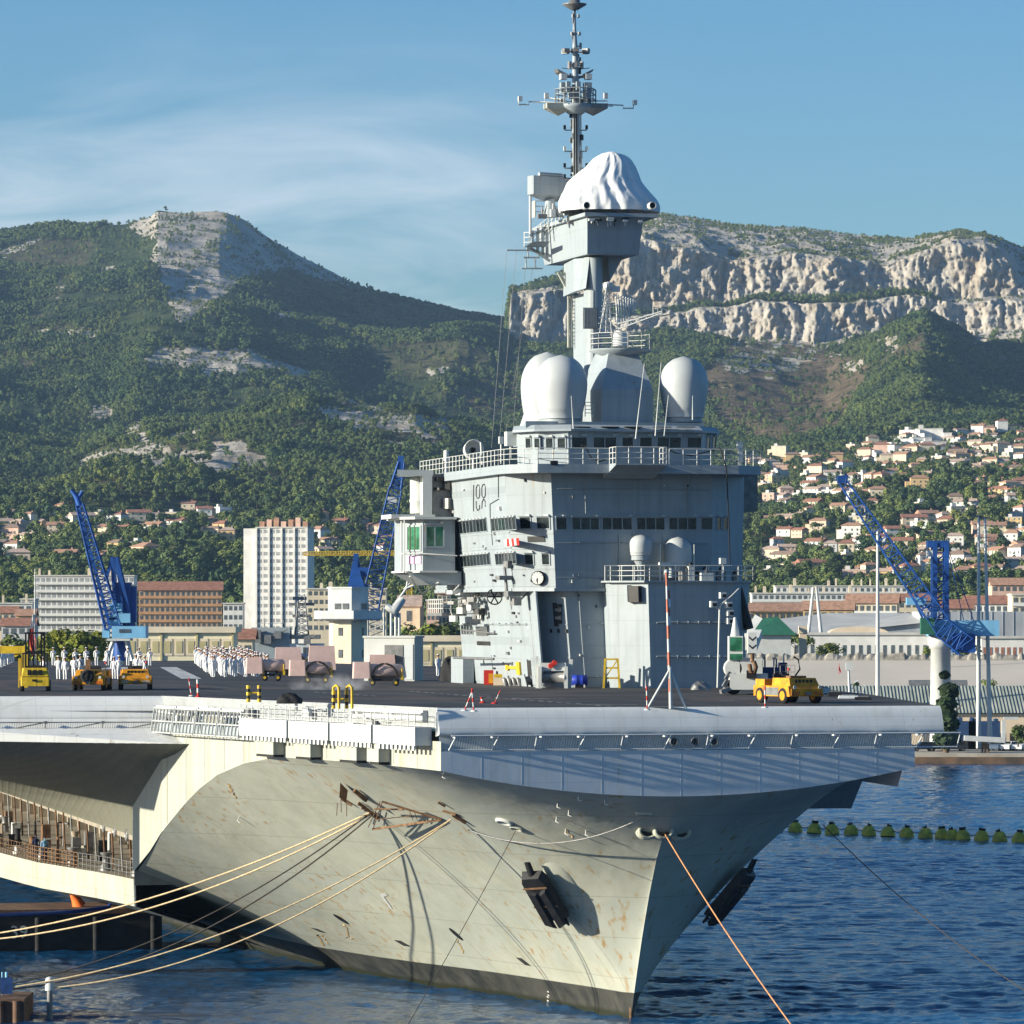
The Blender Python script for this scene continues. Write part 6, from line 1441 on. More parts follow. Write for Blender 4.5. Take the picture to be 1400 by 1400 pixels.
for a_ in (0,1,2,3):
    Mq=Matrix.Rotation(R(90*a_),4,'Z')
    for x in (-1.0,.15):
        m=MB(); m.box(x,-2.42,hz(833),x+.9,-2.34,hz(825),0,Mq); m.build('window',M_win,t)
    for zz in (863,893):
        m=MB(); m.box(-.5,-2.32,hz(zz+6),.1,-2.24,hz(zz-5),0,Mq); m.build('window',M_win,t)
# grey naval vessel moored beyond the flight deck
t=thing('naval_ship','pale grey naval ship with lattice mast behind the crowd of sailors','ship',((392-HX)*800/F,800,0)); s=800/F
X=lambda px:(px-392)*s; hz8=lambda py: at(0,py,800).z
m=MB(); m.prism([(X(330),0),(X(480),0),(X(500),4),(X(480),9),(X(330),9)],-1,hz8(905)); m.build('hull',M_grey,t)
for a,b,c,d,mt in ((343,396,858,906,M_grey),(396,441,880,906,M_pale),(398,436,868,880,M_steel),(350,385,852,858,M_grey),(405,440,861,868,M_grey)):
    m=MB(); m.prism([(X(a),1),(X(b),1),(X(b),8),(X(a),8)],hz8(d)+.002*a,hz8(c)); m.build('deckhouse',mt,t)
for k in range(4): m=MB(); m.box(X(414+k*6),.9,hz8(897),X(418+k*6),.995,hz8(885)); m.build('window',M_win,t)
def lattice(mb,a,b,w0,w1,n,r=.08,up=Vector((0,0,1)),diag=.6,mi=0):
    a,b=Vector(a),Vector(b); d=(b-a).normalized(); x=d.cross(up); x=x.normalized() if x.length>1e-3 else Vector((1,0,0)); y=x.cross(d)
    C=lambda t,i:(a.lerp(b,t)+x*(w0+(w1-w0)*t)/2*(1 if i in(0,1) else -1)+y*(w0+(w1-w0)*t)/2*(1 if i in(0,3) else -1))
    for i in range(4): mb.tube([C(0,i),C(1,i)],r,4,mi)
    for k in range(n):
        for i in range(4):
            j=(i+1)%4; mb.tube([C(k/n,i),C((k+1)/n,j)] if k%2 else [C(k/n,j),C((k+1)/n,i)],r*diag,4,mi); mb.tube([C(k/n,i),C(k/n,j)],r*diag,4,mi)
m=MB(); lattice(m,(X(411),4,hz8(868)),(X(411),4,hz8(812)),2.4,1.0,9,.09); m.cbox((X(411),4,hz8(826)),(4.5,.5,.5)); m.cbox((X(411),4,hz8(842)),(3.2,1.2,.5)); m.cbox((X(408),3.4,hz8(818)),(2.6,.4,.6),rz=.4); m.build('lattice_mast',M_steel,t)
for px,top in ((452,815),(360,845),(386,848)):
    m=MB(); m.tube([(X(px),4,hz8(870)),(X(px),4,hz8(top))],[.14,.06],5); m.build('pole',M_steel,t)
for px,py,h in ((352,870,2.2),(366,874,1.5),(420,876,1.2),(380,868,1.3)):
    m=MB(); m.cbox((X(px),.2,hz8(py)),(1.2,1.0,h)); m.tube([(X(px),.2,hz8(py)),(X(px)+1.6,.0,hz8(py)+1.0)],.12,5); m.build('deck_fitting',M_steel,t)
# right-hand side of the harbour
block('apartment_block','long grey white apartment row with many chimneys below the right hillside','apartments',1028,1228,812,1750,14,WM['pale grey'],5,26,roof='chimneys',floor0=2.9,fill=.55,band=M_bandw,balcony=.2)
block('apartment_block','white apartment row with chimneys standing behind the grey one','apartments',1060,1240,802,1850,12,WM['white'],5,22,roof='chimneys',floor0=2.9,fill=.5)
block('town_house','cream gabled house with an orange roof behind the single light pole','building',1157,1226,825,1300,13,WM['cream'],4,8,roof='orange',floor0=3.1,rz=R(-8),band=M_bandw,balcony=.5)
block('town_house','long house with bright red roof left of the white A-frame','building',1022,1100,836,1350,12,WM['ochre'],2,9,roof='orange',floor0=3,rz=R(6))
block('town_house','ochre house with a low orange roof behind the white A-frame','building',1098,1166,834,1280,12,WM['ochre'],2,6,roof='orange',floor0=3,rz=R(-6))
block('town_house','white house with a red roof right of the crane mast','building',1318,1378,826,1350,12,WM['white'],3,7,roof='red',floor0=3,rz=R(-6),band=M_bandw,balcony=.4)
block('town_house','low house with a red roof between crane mast and twin poles','building',1290,1330,832,1300,12,WM['sandy'],3,4,roof='red',floor0=3)
block('apartment_block','cream flats at the right margin above the grey hangar','apartments',1384,1440,814,1320,12,WM['cream'],5,6,roof='flat',floor0=3,band=M_bandw,balcony=.5)
block('town_house','pink house with an orange roof above the white red-roofed house','building',1356,1400,800,1600,12,WM['pink'],3,5,roof='orange',floor0=3)
block('town_house','cream house with a brick red roof beside the crane cable','building',1228,1282,822,1500,12,WM['cream'],3,6,roof='red',floor0=3)
M_hang=mat('hangar_sheet',(.36,.38,.41),.6,.12,.2,streak=((.25,.25,.26),.6,.6,.6)); M_hroof=mat('hangar_roof',(.50,.49,.46),.7,.12,.15)
t=thing('hangar','long grey hangar with a pale sloping roof behind the white dock building','hangar',(0,1100,2.2)); s=1100/F; X=lambda px:(px-HX)*s; h=lambda py: at(0,py,1100).z-2.2
m=MB(); m.add([(X(1050),0,0),(X(1275),0,0),(X(1275),0,h(850)),(X(1130),0,h(865)),(X(1050),0,h(866)),(X(1275),40,0),(X(1050),40,0)],[(0,1,2,3,4),(1,5,2),]); m.box(X(1262),-2,0,X(1450),30,h(836)); m.build('wall',M_hang,t)
m=MB(); m.add([(X(1040),-1,h(866)),(X(1130),-1,h(865)),(X(1275),-1,h(850)),(X(1262),40,h(838)),(X(1150),40,h(838)),(X(1060),30,h(848))],[(0,1,2,3,4,5)]); m.build('roof',M_hroof,t)
for k in range(14): m=MB(); x=X(1266)+k*2.6; m.box(x,-2.12,0,x+.15,-2.002,h(836)); m.build('wall_rib',M_hang,t)
block('dock_building','long low white dock building with paired windows behind the beige roof','building',1050,1292,868,980,14,WM['white'],1,22,roof='flat',floor0=5.5,fill=.42,sill=.15,head=.6)
t=thing('vaulted_roof','shallow vaulted cream roof on top of the white dock building','roof',((1177-HX)*985/F,990,at(0,868,985).z+.3)); m=MB(); pr=[(6.5*math.cos(a_),0,1.5*math.sin(a_)) for a_ in np.linspace(0,math.pi,12)]; m.add(pr+[(x,8,z) for x,y,z in pr],[tuple(range(12))]+[(i,i+12,i+13,i+1) for i in range(11)]); m.build('vault',WM['sandy'],t)
block('dock_building','white dock building with red framed windows at the right margin','building',1342,1440,873,960,14,WM['white'],1,12,roof='flat',floor0=4.6,fill=.5,sill=.2,head=.6,winmat=RM['red'])
t=thing('gate_lodge','white lodge with a steep green gable roof behind the mobile crane','building',((1050-HX)*900/F,900,2.2)); s=900/F
m=MB(); m.box(-4.5,0,0,4.5,8,at(0,868,900).z-2.2); m.build('wall',M_white,t); z=at(0,868,900).z-2.2; m=MB(); m.add([(-3.4,-1,z),(5.6,-1,z),(2,1.5,z+3.6),(-1.0,1.5,z+3.2),(-4.8,8,z),(-3.6,4,z+3.4)],[(0,1,2,3)]); m.add([(-5,-.8,z),(-3.4,-1,z),(-1,1.5,z+3.2),(-2.4,2.5,z+4)],[(0,1,2,3)],1); m.build('roof',[M_green,M_white],t)
# low beige dock wall / roof and corrugated shed
M_conc=mat('beige_concrete',(.60,.53,.44),.9,.06,.08); M_rubble=mat('rubble',(.34,.31,.26),.95,.4,.8)
t=thing('dock_warehouse','wide warehouse with a plain beige roof beyond the right end of the ship','warehouse',(0,840,2.2)); s=840/F; X=lambda px,Y=840:(px-HX)*Y/F
m=MB(); z0_,z1_=at(0,942,840).z-2.2,at(0,903,870).z-2.2; m.add([(X(1000),0,z0_),(X(1480),0,z0_),(X(1480),30,z1_),(X(1000),30,z1_)],[(0,1,2,3)]); m.build('roof',M_conc,t)
m=MB(); m.add([(X(1000),0,0),(X(1480),0,0),(X(1480),0,z0_),(X(1000),0,z0_),(X(1480),30,0),(X(1480),30,z1_)],[(0,1,2,3),(1,4,5,2)]); m.build('wall',M_conc,t)
m=MB(); rg=random.Random(6)
rows=[]
for i in range(3): rows.append([(X(1000)+k*.8,30+i*1.2,z1_+(0 if i==0 else rg.uniform(.7,1.6) if i==1 else rg.uniform(.6,1.3))) for k in range(int((X(1480)-X(1000))/.8))])
m.grid(rows,smooth=False); m.build('roof_edge',M_rubble,t)
m=MB(); m.tube([(X(1240),-3,z0_+.6),(X(1320),-3,z0_+.6)],1.1,12); m.build('tank',M_steel,t)
cm,nt,b=newmat('corrugated'); L=nt.links.new; O=N(nt,'ShaderNodeTexCoord').outputs['Object']
cc=ramp(nt,noise(nt,1,O,5,.6,(1.5,.15,.3)),[(.35,(.17,.19,.16)),(.5,(.25,.28,.24)),(.66,(.34,.34,.29))])
b.inputs['Roughness'].default_value=.7; L(cc,b.inputs['Base Color'])
t=thing('shed','long shed with a grey green corrugated roof on the right quay','shed',(0,738,1.8)); s=738/F; X=lambda px,Y=738:(px-HX)*Y/F
z0_,z1_=at(0,975,738).z-1.8,at(0,938,752).z-1.8; m=MB(); n=int((X(1480)-X(1120))/.28); rows=[[],[]]
for k in range(n): a_=.10*(k%2); rows[0].append((X(1120)+k*.28,-.8,z0_+a_)); rows[1].append((X(1125)+k*.28,14,z1_+a_))
m.grid(rows,smooth=False); m.build('roof',cm,t)
m=MB(); m.box(X(1122),0,0,X(1480),14,z0_-.15); m.build('wall',WM['sandy'],t)
for k in range(9): m=MB(); x=X(1262)+k*2.8; m.box(x,-.1,0,x+1.9,-.002,2.2); m.build('door',M_shade if k%2 else M_steel,t)
t=thing('signal_frame','white A-frame of two leaning poles above the sheet roofs','mast',((1114-HX)*1000/F,1000,2.2)); s=1000/F; zt_=at(0,803,1000).z-2.2; zb_=at(0,846,1000).z-2.2
for x in (-9,9): m=MB(); m.tube([(x*s*1.15,0,zb_-6),(x*.22*s,0,zt_)],[.45,.3],8); m.build('pole',M_white,t)
# ------------------------------------------------------------------ cranes, poles, quay
def A(px,py,Y): return at(px,py,Y)
YR=720
t=thing('harbour_crane','blue lattice harbour crane on a white column, jib raised to the left','crane',(A(1286,840,YR).x,YR,2.0)); O_=Vector((A(1286,840,YR).x,YR,2.0)); rel=lambda px,py,dy=0: A(px,py,YR)+Vector((0,dy,0))-O_
m=MB(); z1=rel(0,887).z; m.lathe([(1.75,0),(1.55,z1),(1.75,z1+.05),(2.0,z1+.9),(2.0,z1+1.8),(1.7,z1+2.0)],24); m.build('column',M_white,t)
m=MB(); m.box(-2.0,-2.2,z1+2,9,3,rel(0,848).z); m.build('machine_house',M_lblue,t); m=MB(); m.lathe([(1.9,z1+2.0),(1.9,z1+2.6)],20); m.build('slew_ring',M_blue,t)
m=MB(); lattice(m,rel(1290,862,-2.5),rel(1150,658,-2.5),3.0,1.2,18,.10,up=Vector((0,1,0))); m.build('jib',M_blue,t)
m=MB(); a,b_=rel(1150,658,-2.5),rel(1144,650,-2.5); m.tube([a+Vector((.4,0,-.4)),rel(1156,652,-2.5),rel(1153,650,-2.5)],.35,6); m.cbox(tuple(rel(1150,656,-2.5)),(1.6,1,1.2)); m.build('jib_head',M_blue,t)
m=MB(); lattice(m,rel(1285,858,-2.5),rel(1318,884,-2.5),3.0,3.2,5,.16,up=Vector((0,1,0))); m.cbox(tuple(rel(1315,879,-2.5)),(3.6,2.4,3.0),rz=0); m.build('counterweight_arm',M_blue,t)
m=MB()
for dy in (-1.5,1.5):
    for x in (1277,1293): m.bar(rel(x,865,dy),rel(x,742,dy),.7)
for k in range(9):
    y=860-k*13; m.bar(rel(1277,y,-1.5),rel(1293,y-13,-1.5),.25); m.bar(rel(1277,y,-1.5),rel(1293,y,-1.5),.25)
m.cbox(tuple(rel(1282,744)),(3.4,3.4,1.1)); m.build('tower_frame',M_blue,t)
m=MB(); m.cbox(tuple(rel(1272,757,-1)),(1.4,1.4,1.0)); m.build('lamp_platform',M_white,t)
m=MB(); m.bar(rel(1278,840),rel(1250,812),.4); m.bar(rel(1250,812),rel(1262,832),.3); m.bar(rel(1262,832),rel(1284,824),.3); m.bar(rel(1268,860),rel(1252,825),.3); m.cbox(tuple(rel(1252,822)),(3,1.4,1.2),1); m.build('luffing_gear',[M_blue,M_lblue],t)
m=MB(); m.cbox(tuple(rel(1266,856,-2.4)),(2.2,2.0,2.6)); m.build('driver_cab',M_green,t)
for p in ((1294,744,1318,850),(1294,744,1336,862)): m=MB(); m.tube([rel(p[0],p[1]),rel(p[2],p[3])],.07,4); m.build('stay_cable',M_blue,t)
YL=640; O_=Vector((A(164,840,YL).x,YL,2.0)); rel=lambda px,py,dy=0: A(px,py,YL)+Vector((0,dy,0))-O_
t=thing('harbour_crane','bright blue harbour crane on splayed white legs, steep jib leaning left','crane',O_)
m=MB(); m.tube([(0,0,0),rel(165,874)],[1.1,1.0],14); m.build('column',M_blue,t)
for x,dy in ((138,-3),(190,-3),(147,3),(182,3)): m=MB(); m.bar(rel(x,925,dy),rel(157 if x<165 else 173,874,dy*.4),.45); m.build('leg',M_white,t)
m=MB(); m.box(rel(148,0).x,-2.6,rel(0,876).z,rel(180,0).x,2.6,rel(0,873).z); m.build('platform',M_white,t)
m=MB(); m.box(rel(155,0).x,-2.5,rel(0,872.5).z,rel(201,0).x,2.5,rel(0,856).z); m.build('machine_house',M_lblue,t)
for k in range(5): m=MB(); x=rel(165+k*3.2,0).x; m.box(x,-2.56,rel(0,865).z,x+.24,-2.502,rel(0,860).z); m.build('window',M_win,t)
m=MB(); m.cbox(tuple(rel(146,866,-1)),(1.0,1.4,1.2)); m.build('driver_cab',M_lblue,t)
m=MB(); lattice(m,rel(156,858,-1),rel(110,690,-1),2.3,1.0,18,.12,up=Vector((0,1,0))); a,b_=rel(152,858,-1),rel(107,690,-1); m.bar(a,b_,.45); m.build('jib',M_blue,t)
m=MB(); m.tube([rel(110,692,-1),rel(106,680,-1),rel(98,670,-1)],[.5,.45,.25],6); m.tube([rel(107,682,-1),rel(114,672,-1)],.3,5); m.build('jib_head',M_blue,t)
m=MB()
for dy in (-1.3,1.3):
    m.bar(rel(160,856,dy),rel(154,762,dy),.45); m.bar(rel(182,856,dy),rel(160,762,dy),.45); m.bar(rel(173,850,dy),rel(159,764,dy),.3); m.bar(rel(144,795,dy),rel(154,762,dy),.25)
m.bar(rel(154,762,-1.3),rel(154,762,1.3),.3); m.cbox(tuple(rel(168,828)),(2.4,2.4,6.5)); m.cbox(tuple(rel(180,826)),(1.4,2.0,5)); m.build('tower_frame',M_blue,t)
for y in (830,842,850): m=MB(); m.cbox(tuple(rel(160,y,-1.2)),(1.8,1,1.1)); m.build('winch',M_lblue,t)
m=MB(); m.cbox(tuple(rel(172,845,-1.5)),(1.6,1.4,1.3)); m.build('winch_box',M_lblue,t)
YC=800; O_=Vector((A(500,840,YC).x,YC,2.0)); rel=lambda px,py,dy=0: A(px,py,YC)+Vector((0,dy,0))-O_
t=thing('harbour_crane','slim blue lattice crane rising behind the white control tower','crane',O_)
m=MB(); m.bar((rel(488,0).x,0,0),rel(488,808),2.2); m.build('column',M_blue,t)
m=MB(); lattice(m,rel(505,832),rel(541,668),3.2,2.2,17,.13,up=Vector((0,1,0))); m.build('jib',M_blue,t)
m=MB(); lattice(m,rel(541,668),rel(549,632),1.9,1.0,5,.2,up=Vector((0,1,0))); m.cbox(tuple(rel(548,632)),(1.0,1.2,2.2)); m.build('jib_head',M_blue,t)
m=MB(); m.cbox(tuple(rel(536,684)),(1.6,1,1.2)); m.build('jib_lamp',M_white,t)
m=MB(); m.prism([(rel(474,0).x,-2),(rel(500,0).x,-2),(rel(500,0).x,3),(rel(474,0).x,3)],rel(0,806).z,rel(0,780).z,[(rel(484,0).x,-1),(rel(492,0).x,-1),(rel(492,0).x,2),(rel(484,0).x,2)]); m.bar(rel(485,785),rel(487,757),.9); m.bar(rel(497,800),rel(488,760),.5); m.bar(rel(477,802),rel(485,762),.4); m.cbox(tuple(rel(496,782)),(2,1.5,1.6)); m.build('tower_frame',M_blue,t)
m=MB(); lattice(m,rel(514,905),rel(514,828),2.8,2.8,9,.14); m.build('stair_tower',M_white,t)
t=thing('tower_crane','long yellow horizontal tower crane jib far behind the harbour','crane',A(560,830,1480)); O_=A(560,830,1480); rel=lambda px,py: A(px,py,1480)-O_
m=MB(); lattice(m,rel(415,757),rel(566,756),1.2,1.5,44,.13); m.build('jib',M_yellow,t); m=MB(); lattice(m,rel(560,830),rel(560,752),1.6,1.6,12,.13); m.build('tower_frame',M_yellow,t)
# steel mooring structure left of the island
t=thing('loading_arm','white loading arm with elbow pipe beside the left edge of the island','machine',A(541,905,640)); O_=A(541,905,640); rel=lambda px,py: A(px,py,640)-O_
m=MB(); 
for x in (535,541,546): m.tube([rel(x,908),rel(x,838)],.22,6)
m.build('column',M_white,t); m=MB(); m.tube([rel(528,828),rel(538,836),rel(548,822),rel(552,818)],[.5,.9,.6,.4],8); m.tube([rel(546,818),rel(556,804),rel(574,797)],.2,6); m.tube([rel(556,804),rel(558,788)],.15,5); m.tube([rel(552,806),rel(562,796)],.15,5); m.build('elbow_arm',M_white,t)
# light poles
for i,(px,pt,pb,Y,lab) in enumerate(((1200,725,962,740,'tall white light pole standing alone near the yellow tractor'),(1338,706,985,724,'tall white light pole, left one of the pair by the blue cabinets'),(1346.5,708,985,724,'tall white light pole, right one of the pair by the blue cabinets'),(1278,762,985,862,'slim white pole directly in front of the crane column'))):
    base=A(px,pb,Y); base.z=min(base.z,2.0); t=thing('light_pole',lab,'pole',base,group='tall harbour light poles'); hgt=A(px,pt,Y).z-base.z
    lean=(4 if i==2 else 0)*Y/F; 
    m=MB(); m.tube([(lean*1.8,0,0),(0,0,hgt)],[.42 if i<3 else .2,.22 if i<3 else .1],10); m.build('pole',M_white,t)
    m=MB(); m.cbox((-.2,0,hgt),(1.6 if i<3 else .5,.4,.35)); m.build('lamp_head',M_steel,t)
# quay on the right with parked cars
M_quay=mat('quay_concrete',(.42,.38,.32),.9,.2,.3); M_quayf=mat('quay_face',(.16,.10,.06),.9,.4,.4,col2=(.08,.06,.045))
q=MB(); q.box(A(960,840,707).x,707,-3,A(1700,840,707).x,860,1.75,0); q.box(A(960,840,707).x,706.5,-3,A(1700,840,707).x,706.996,1.15,1); q.build('quay',[M_quay,M_quayf])['kind']='structure'
def car_mesh():
    body=MB(); prof=[(-2.1,.35),(-2.1,.85),(-1.9,.98),(-1.0,1.05),(-.45,1.5),(1.2,1.5),(1.85,1.05),(2.1,.95),(2.1,.35)]
    body.add([(x,-.85,z) for x,z in prof]+[(x,.85,z) for x,z in prof],[tuple(range(9)),tuple(range(17,8,-1))]+[(i,i+9,i+10,i+1) for i in range(8)])
    gl=MB(); gl.add([(-.92,-.86,1.06),(-.42,-.86,1.42),(1.12,-.86,1.42),(1.6,-.86,1.06)],[(0,3,2,1)]); gl.add([(-.95,-.75,1.10),(-.5,-.7,1.47),(-.5,.7,1.47),(-.95,.75,1.10)],[(0,1,2,3)])
    gl.v=[(x-.015*(x<-.4 and y>-.8),y,z+.01) for x,y,z in gl.v]
    wh=MB(); wh.lathe([(.3,-.1),(.3,.1)],12,M=Matrix.Rotation(R(90),4,'X')); wh.lathe([(.16,-.11),(.16,.11)],10,1,M=Matrix.Rotation(R(90),4,'X'))
    return body,gl,wh
cars=[(1263,'dark blue','car with a sloping bonnet, first from the crane end',.02,.03,.07,0),(1283,'black','low car parked beside the dark blue one',.015,.015,.018,0),(1304,'dark grey','car parked between two black shadows',.05,.05,.055,0),(1362,'blue grey','car standing left of the white cars',.10,.14,.20,1),(1377,'white','car parked near the right margin, second from the end',.72,.72,.72,1),(1394,'silver white','van-like car at the right margin of the quay',.62,.63,.65,1)]
bd,gl,wh=car_mesh(); glm,whm=gl.mesh('window',M_glass),wh.mesh('wheel',[M_rubber,M_steel])
for px,cn,lab,r_,g_,b2,k in cars:
    Y=716+3*k; t=thing('parked_car',f'{cn} {lab}','car',(A(px,840,Y).x,Y,1.756),R(70 if k else 10)*1,'cars parked on the right quay')
    bd.build('body',mat('car_paint_'+cn.replace(' ','_'),(r_,g_,b2),.25,.03,1,spec=.6),t); o=bpy.data.objects.new('window',glm); COL.objects.link(o); o.parent=t
    for x in (-1.3,1.3):
        for y in (-.82,.82): o=bpy.data.objects.new('wheel',whm); COL.objects.link(o); o.parent=t; o.location=(x,y,.3)
for px,w_,lab in ((1322,3.4,'blue equipment cabinet at the foot of the twin light poles, left one'),(1345,5.0,'wide blue equipment cabinet at the foot of the twin light poles')):
    t=thing('equipment_cabinet',lab,'cabinet',(A(px,840,728).x,728,0)); z=A(0,1012,728).z; zt_=A(0,986,728).z; m=MB(); m.box(-w_/2,-1,z,w_/2,1,zt_); m.box(-w_/2+.3,-1.1,zt_,-w_/2+.9,1,zt_+.6); m.box(w_/2-.9,-1.1,zt_,w_/2-.3,1,zt_+.4); m.build('cabinet',mat('cabinet_blue',(.025,.06,.15),.6,.2,.8),t); m=MB(); m.box(-w_/2-.1,-1.1,1.76,w_/2+.1,1.1,z-.002); m.build('plinth',M_shade,t)
t=thing('gangway','white gangway beam with an upright at its right end','gangway',(A(1340,840,700).x,700,1.7)); rel=lambda px,py: A(px,py,700)-Vector((A(1340,840,700).x,700,1.7))
m=MB(); m.bar(rel(1318,1009),rel(1374,1012),.8); m.bar(rel(1372,1014),rel(1372,985),.6); m.bar(rel(1372,982),rel(1392,982),.4); m.build('beam',M_white,t)
for px in (1343,1347,1351): t2=thing('bollard',('left','middle','right')[(px-1343)//4]+' one of three rusty mooring posts on the right quay','bollard',(A(px,840,708).x,708,1.756),group='rusty posts'); m=MB(); m.lathe([(.16,0),(.14,1.2),(.2,1.25),(.2,1.4)],10); m.build('post',M_rust,t2)
# navigation mast of a boat hidden by the bow
t=thing('boat_mast','slim white boat mast with radar and small red flag behind the bow','mast',A(1163,962,600)); O_=A(1163,962,600); rel=lambda px,py: A(px,py,600)-O_
m=MB(); m.tube([rel(1163,975),rel(1161,936),rel(1160,908)],[.22,.18,.1],8); m.cbox(tuple(rel(1161,911)),(.9,.6,1.0)); m.tube([rel(1161,938),rel(1174,930)],.08,5); m.tube([rel(1163,940),rel(1180,948),rel(1182,936)],.06,5); m.build('pole',M_white,t); m=MB(); m.add([rel(1147,909),rel(1150,918),rel(1150,921),rel(1147,916)],[(0,1,2,3)]); m.tube([rel(1147,907),rel(1147,922)],.04,4); m.build('flag',M_red,t)
# mooring boom of floats
M_float=mat('float_plastic',(.66,.47,.05),.6,.3,1.5,col2=(.42,.34,.05)); M_algae=mat('algae',(.03,.035,.012),.9,.4,4)
xs=[1062,1087,1113,1138,1164,1188,1214,1240,1265,1288,1303,1317,1342,1367,1393,1418]
m=MB(); m.lathe([(.0,-.5),(.6,-.45),(.74,-.1),(.78,.1)],14,1,cap=False); m.lathe([(.78,.1),(.77,.4),(.62,.8),(.42,1.05),(.3,1.12),(0,1.14)],14,0,cap=False); fm=m.mesh('float',[M_float,M_algae]); m=MB(); m.cbox((0,0,1.25),(.7,.14,.28)); m.cbox((0,.2,1.2),(.5,.3,.14)); bm_=m.mesh('bracket',M_dark)
fpos=[]
for k,px in enumerate(xs):
    py=1138+(px-1087)*.046; Y=CH*F/(py-HY); t=thing('mooring_float',('yellow green boom float, one of three crowded together' if 1285<px<1320 else 'yellow green boom float spaced along the line of floats')+' on the blue water','buoy',(A(px,840,Y).x,Y,-.05),group='floats of the harbour boom'); o=bpy.data.objects.new('float',fm); COL.objects.link(o); o.parent=t; o=bpy.data.objects.new('bracket',bm_); COL.objects.link(o); o.parent=t; t.rotation_euler=(random.uniform(-.1,.1),random.uniform(-.1,.1),random.uniform(0,6)); fpos.append(Vector((A(px,840,Y).x,Y,1.0)))
m=MB(); pts=[]
for a,b_ in zip(fpos[:-1],fpos[1:]):
    for q in (0,.25,.5,.75): p=a.lerp(b_,q); p.z-=.5*4*q*(1-q); pts.append(p)
m.tube(pts,.05,5); tag(m.build('boom_rope',M_ropedark),'dark rope linking the row of yellow green floats','rope')
# quay corner and dolphin in the lower left, pontoon under the gallery
M_wood=mat('old_timber',(.13,.075,.05),.9,.4,1.2)
t=thing('mooring_dolphin','brown timber mooring dolphin in the lower left corner','dolphin',(A(-15,840,262).x,262,0)); m=MB(); m.box(-2.2,-2,-2,A(38,840,262).x-A(-15,840,262).x,3,A(0,1362,262).z); m.build('block',M_wood,t)
for k in range(5): m=MB(); m.tube([(-1.8+k*.9,-2.1,-2),(-1.8+k*.9,-2.1,A(0,1364,262).z)],.22,8); m.build('pile',M_wood,t)
t=thing('solar_beacon','small blue solar beacon with a panel on the timber dolphin','beacon',A(9,1360,262)); m=MB(); m.box(-.34,-.1,0.05,.34,.1,1.0); m.build('panel',mat('solar_blue',(.02,.05,.16),.3,.3,3),t); m=MB(); m.tube([(-.25,0,0),(-.25,0,1.3)],.05,6); m.tube([(0,0,1.0),(0,0,1.3)],.1,6); m.build('bracket',M_lblue,t)
t=thing('bollard','white round-topped bollard beside the rope ends at lower left','bollard',A(68,1354,262)); m=MB(); m.lathe([(.27,-.0),(.27,.55),(.2,.72),(.0,.8)],14); m.build('cap',M_white,t); m=MB(); m.lathe([(.16,-5),(.16,0)],10); m.build('post',M_steel,t)
t=thing('pontoon','long dark pontoon barge lying under the mooring gallery','barge',(A(40,840,318).x,318,0),TH)
m=MB(); m.box(-26,-4.5,-1,8.6,3,2.6); m.build('hull',mat('pontoon_black',(.02,.02,.022),.7,.4,.8),t); m=MB(); m.box(-26,-4.6,2.602,8.7,3,2.95); m.build('deck',M_wood,t)
for k in range(5): m=MB(); m.tube([(-8+k*4,-4.62,.1),(-8+k*4,-4.62,2.4)],.22,8); m.build('fender',M_rubber,t)
def text(body,size,M,mt,name,parent,ext=.01):
    c=bpy.data.curves.new(name,'FONT'); c.body=body; c.size=size; c.extrude=ext; c.align_x='CENTER'; o=bpy.data.objects.new('tmp',c); COL.objects.link(o)
    dg=bpy.context.evaluated_depsgraph_get(); me_=bpy.data.meshes.new_from_object(o.evaluated_get(dg)); bpy.data.objects.remove(o); me_.materials.clear(); me_.materials.append(mt)
    o=bpy.data.objects.new(name,me_); COL.objects.link(o); o.parent=parent; o.matrix_local=M; return o
text('39',1.25,Matrix.Translation((-1.3,-4.53,1.0))@Matrix.Rotation(R(90),4,'X'),M_white,'painted_number',t)
m=MB(); m.tube([(3.2,-2,2.95),(3.0,-2,3.4),(2.6,-2,4.0)],[.5,.35,.1],8); m.build('cone',mat('orange_cone',(.75,.16,.02),.6,.1,2),t)
M_hose=mat('blue_hose',(.02,.06,.30),.5,.2,2)
m=MB(); m.tube([s2w(-20.5,70,6),s2w(-20.9,70,4),s2w(-21.3,69.5,3.1),s2w(-24,67,3.0),s2w(-34,62,3.05)],.13,6); tag(m.build('water_hose',M_hose),'blue hose hanging from the gallery to the dark pontoon','hose')
# ------------------------------------------------------------------ sailors in white
M_skin=mat('skin',(.50,.30,.21),.6,.08,6); M_shoe=mat('black_shoes',(.02,.02,.02),.4,.2,6); M_navyc=mat('navy_cloth',(.015,.022,.07),.8,.2,5); M_hat=mat('white_cap',(.82,.82,.82),.8,.05,6); M_hair=mat('hair',(.04,.025,.018),.8,.3,8)
def person_mesh(name,joints,edges,mats,mfun):
    me=bpy.data.meshes.new(name); me.from_pydata([j[0] for j in joints],edges,[]); o=bpy.data.objects.new(name,me); COL.objects.link(o)
    sk=o.modifiers.new('skin','SKIN'); sk.use_smooth_shade=True
    for v_,j in zip(me.skin_vertices[0].data,joints): v_.radius=(j[1],j[2] if len(j)>2 else j[1]); v_.use_root=False
    me.skin_vertices[0].data[0].use_root=True
    ss=o.modifiers.new('sub','SUBSURF'); ss.levels=ss.render_levels=1
    dg=bpy.context.evaluated_depsgraph_get(); m=bpy.data.meshes.new_from_object(o.evaluated_get(dg)); bpy.data.objects.remove(o)
    m.materials.clear()
    for k in mats: m.materials.append(k)
    for p in m.polygons: p.material_index=mfun(p.center); p.use_smooth=True
    m.name=name; return m
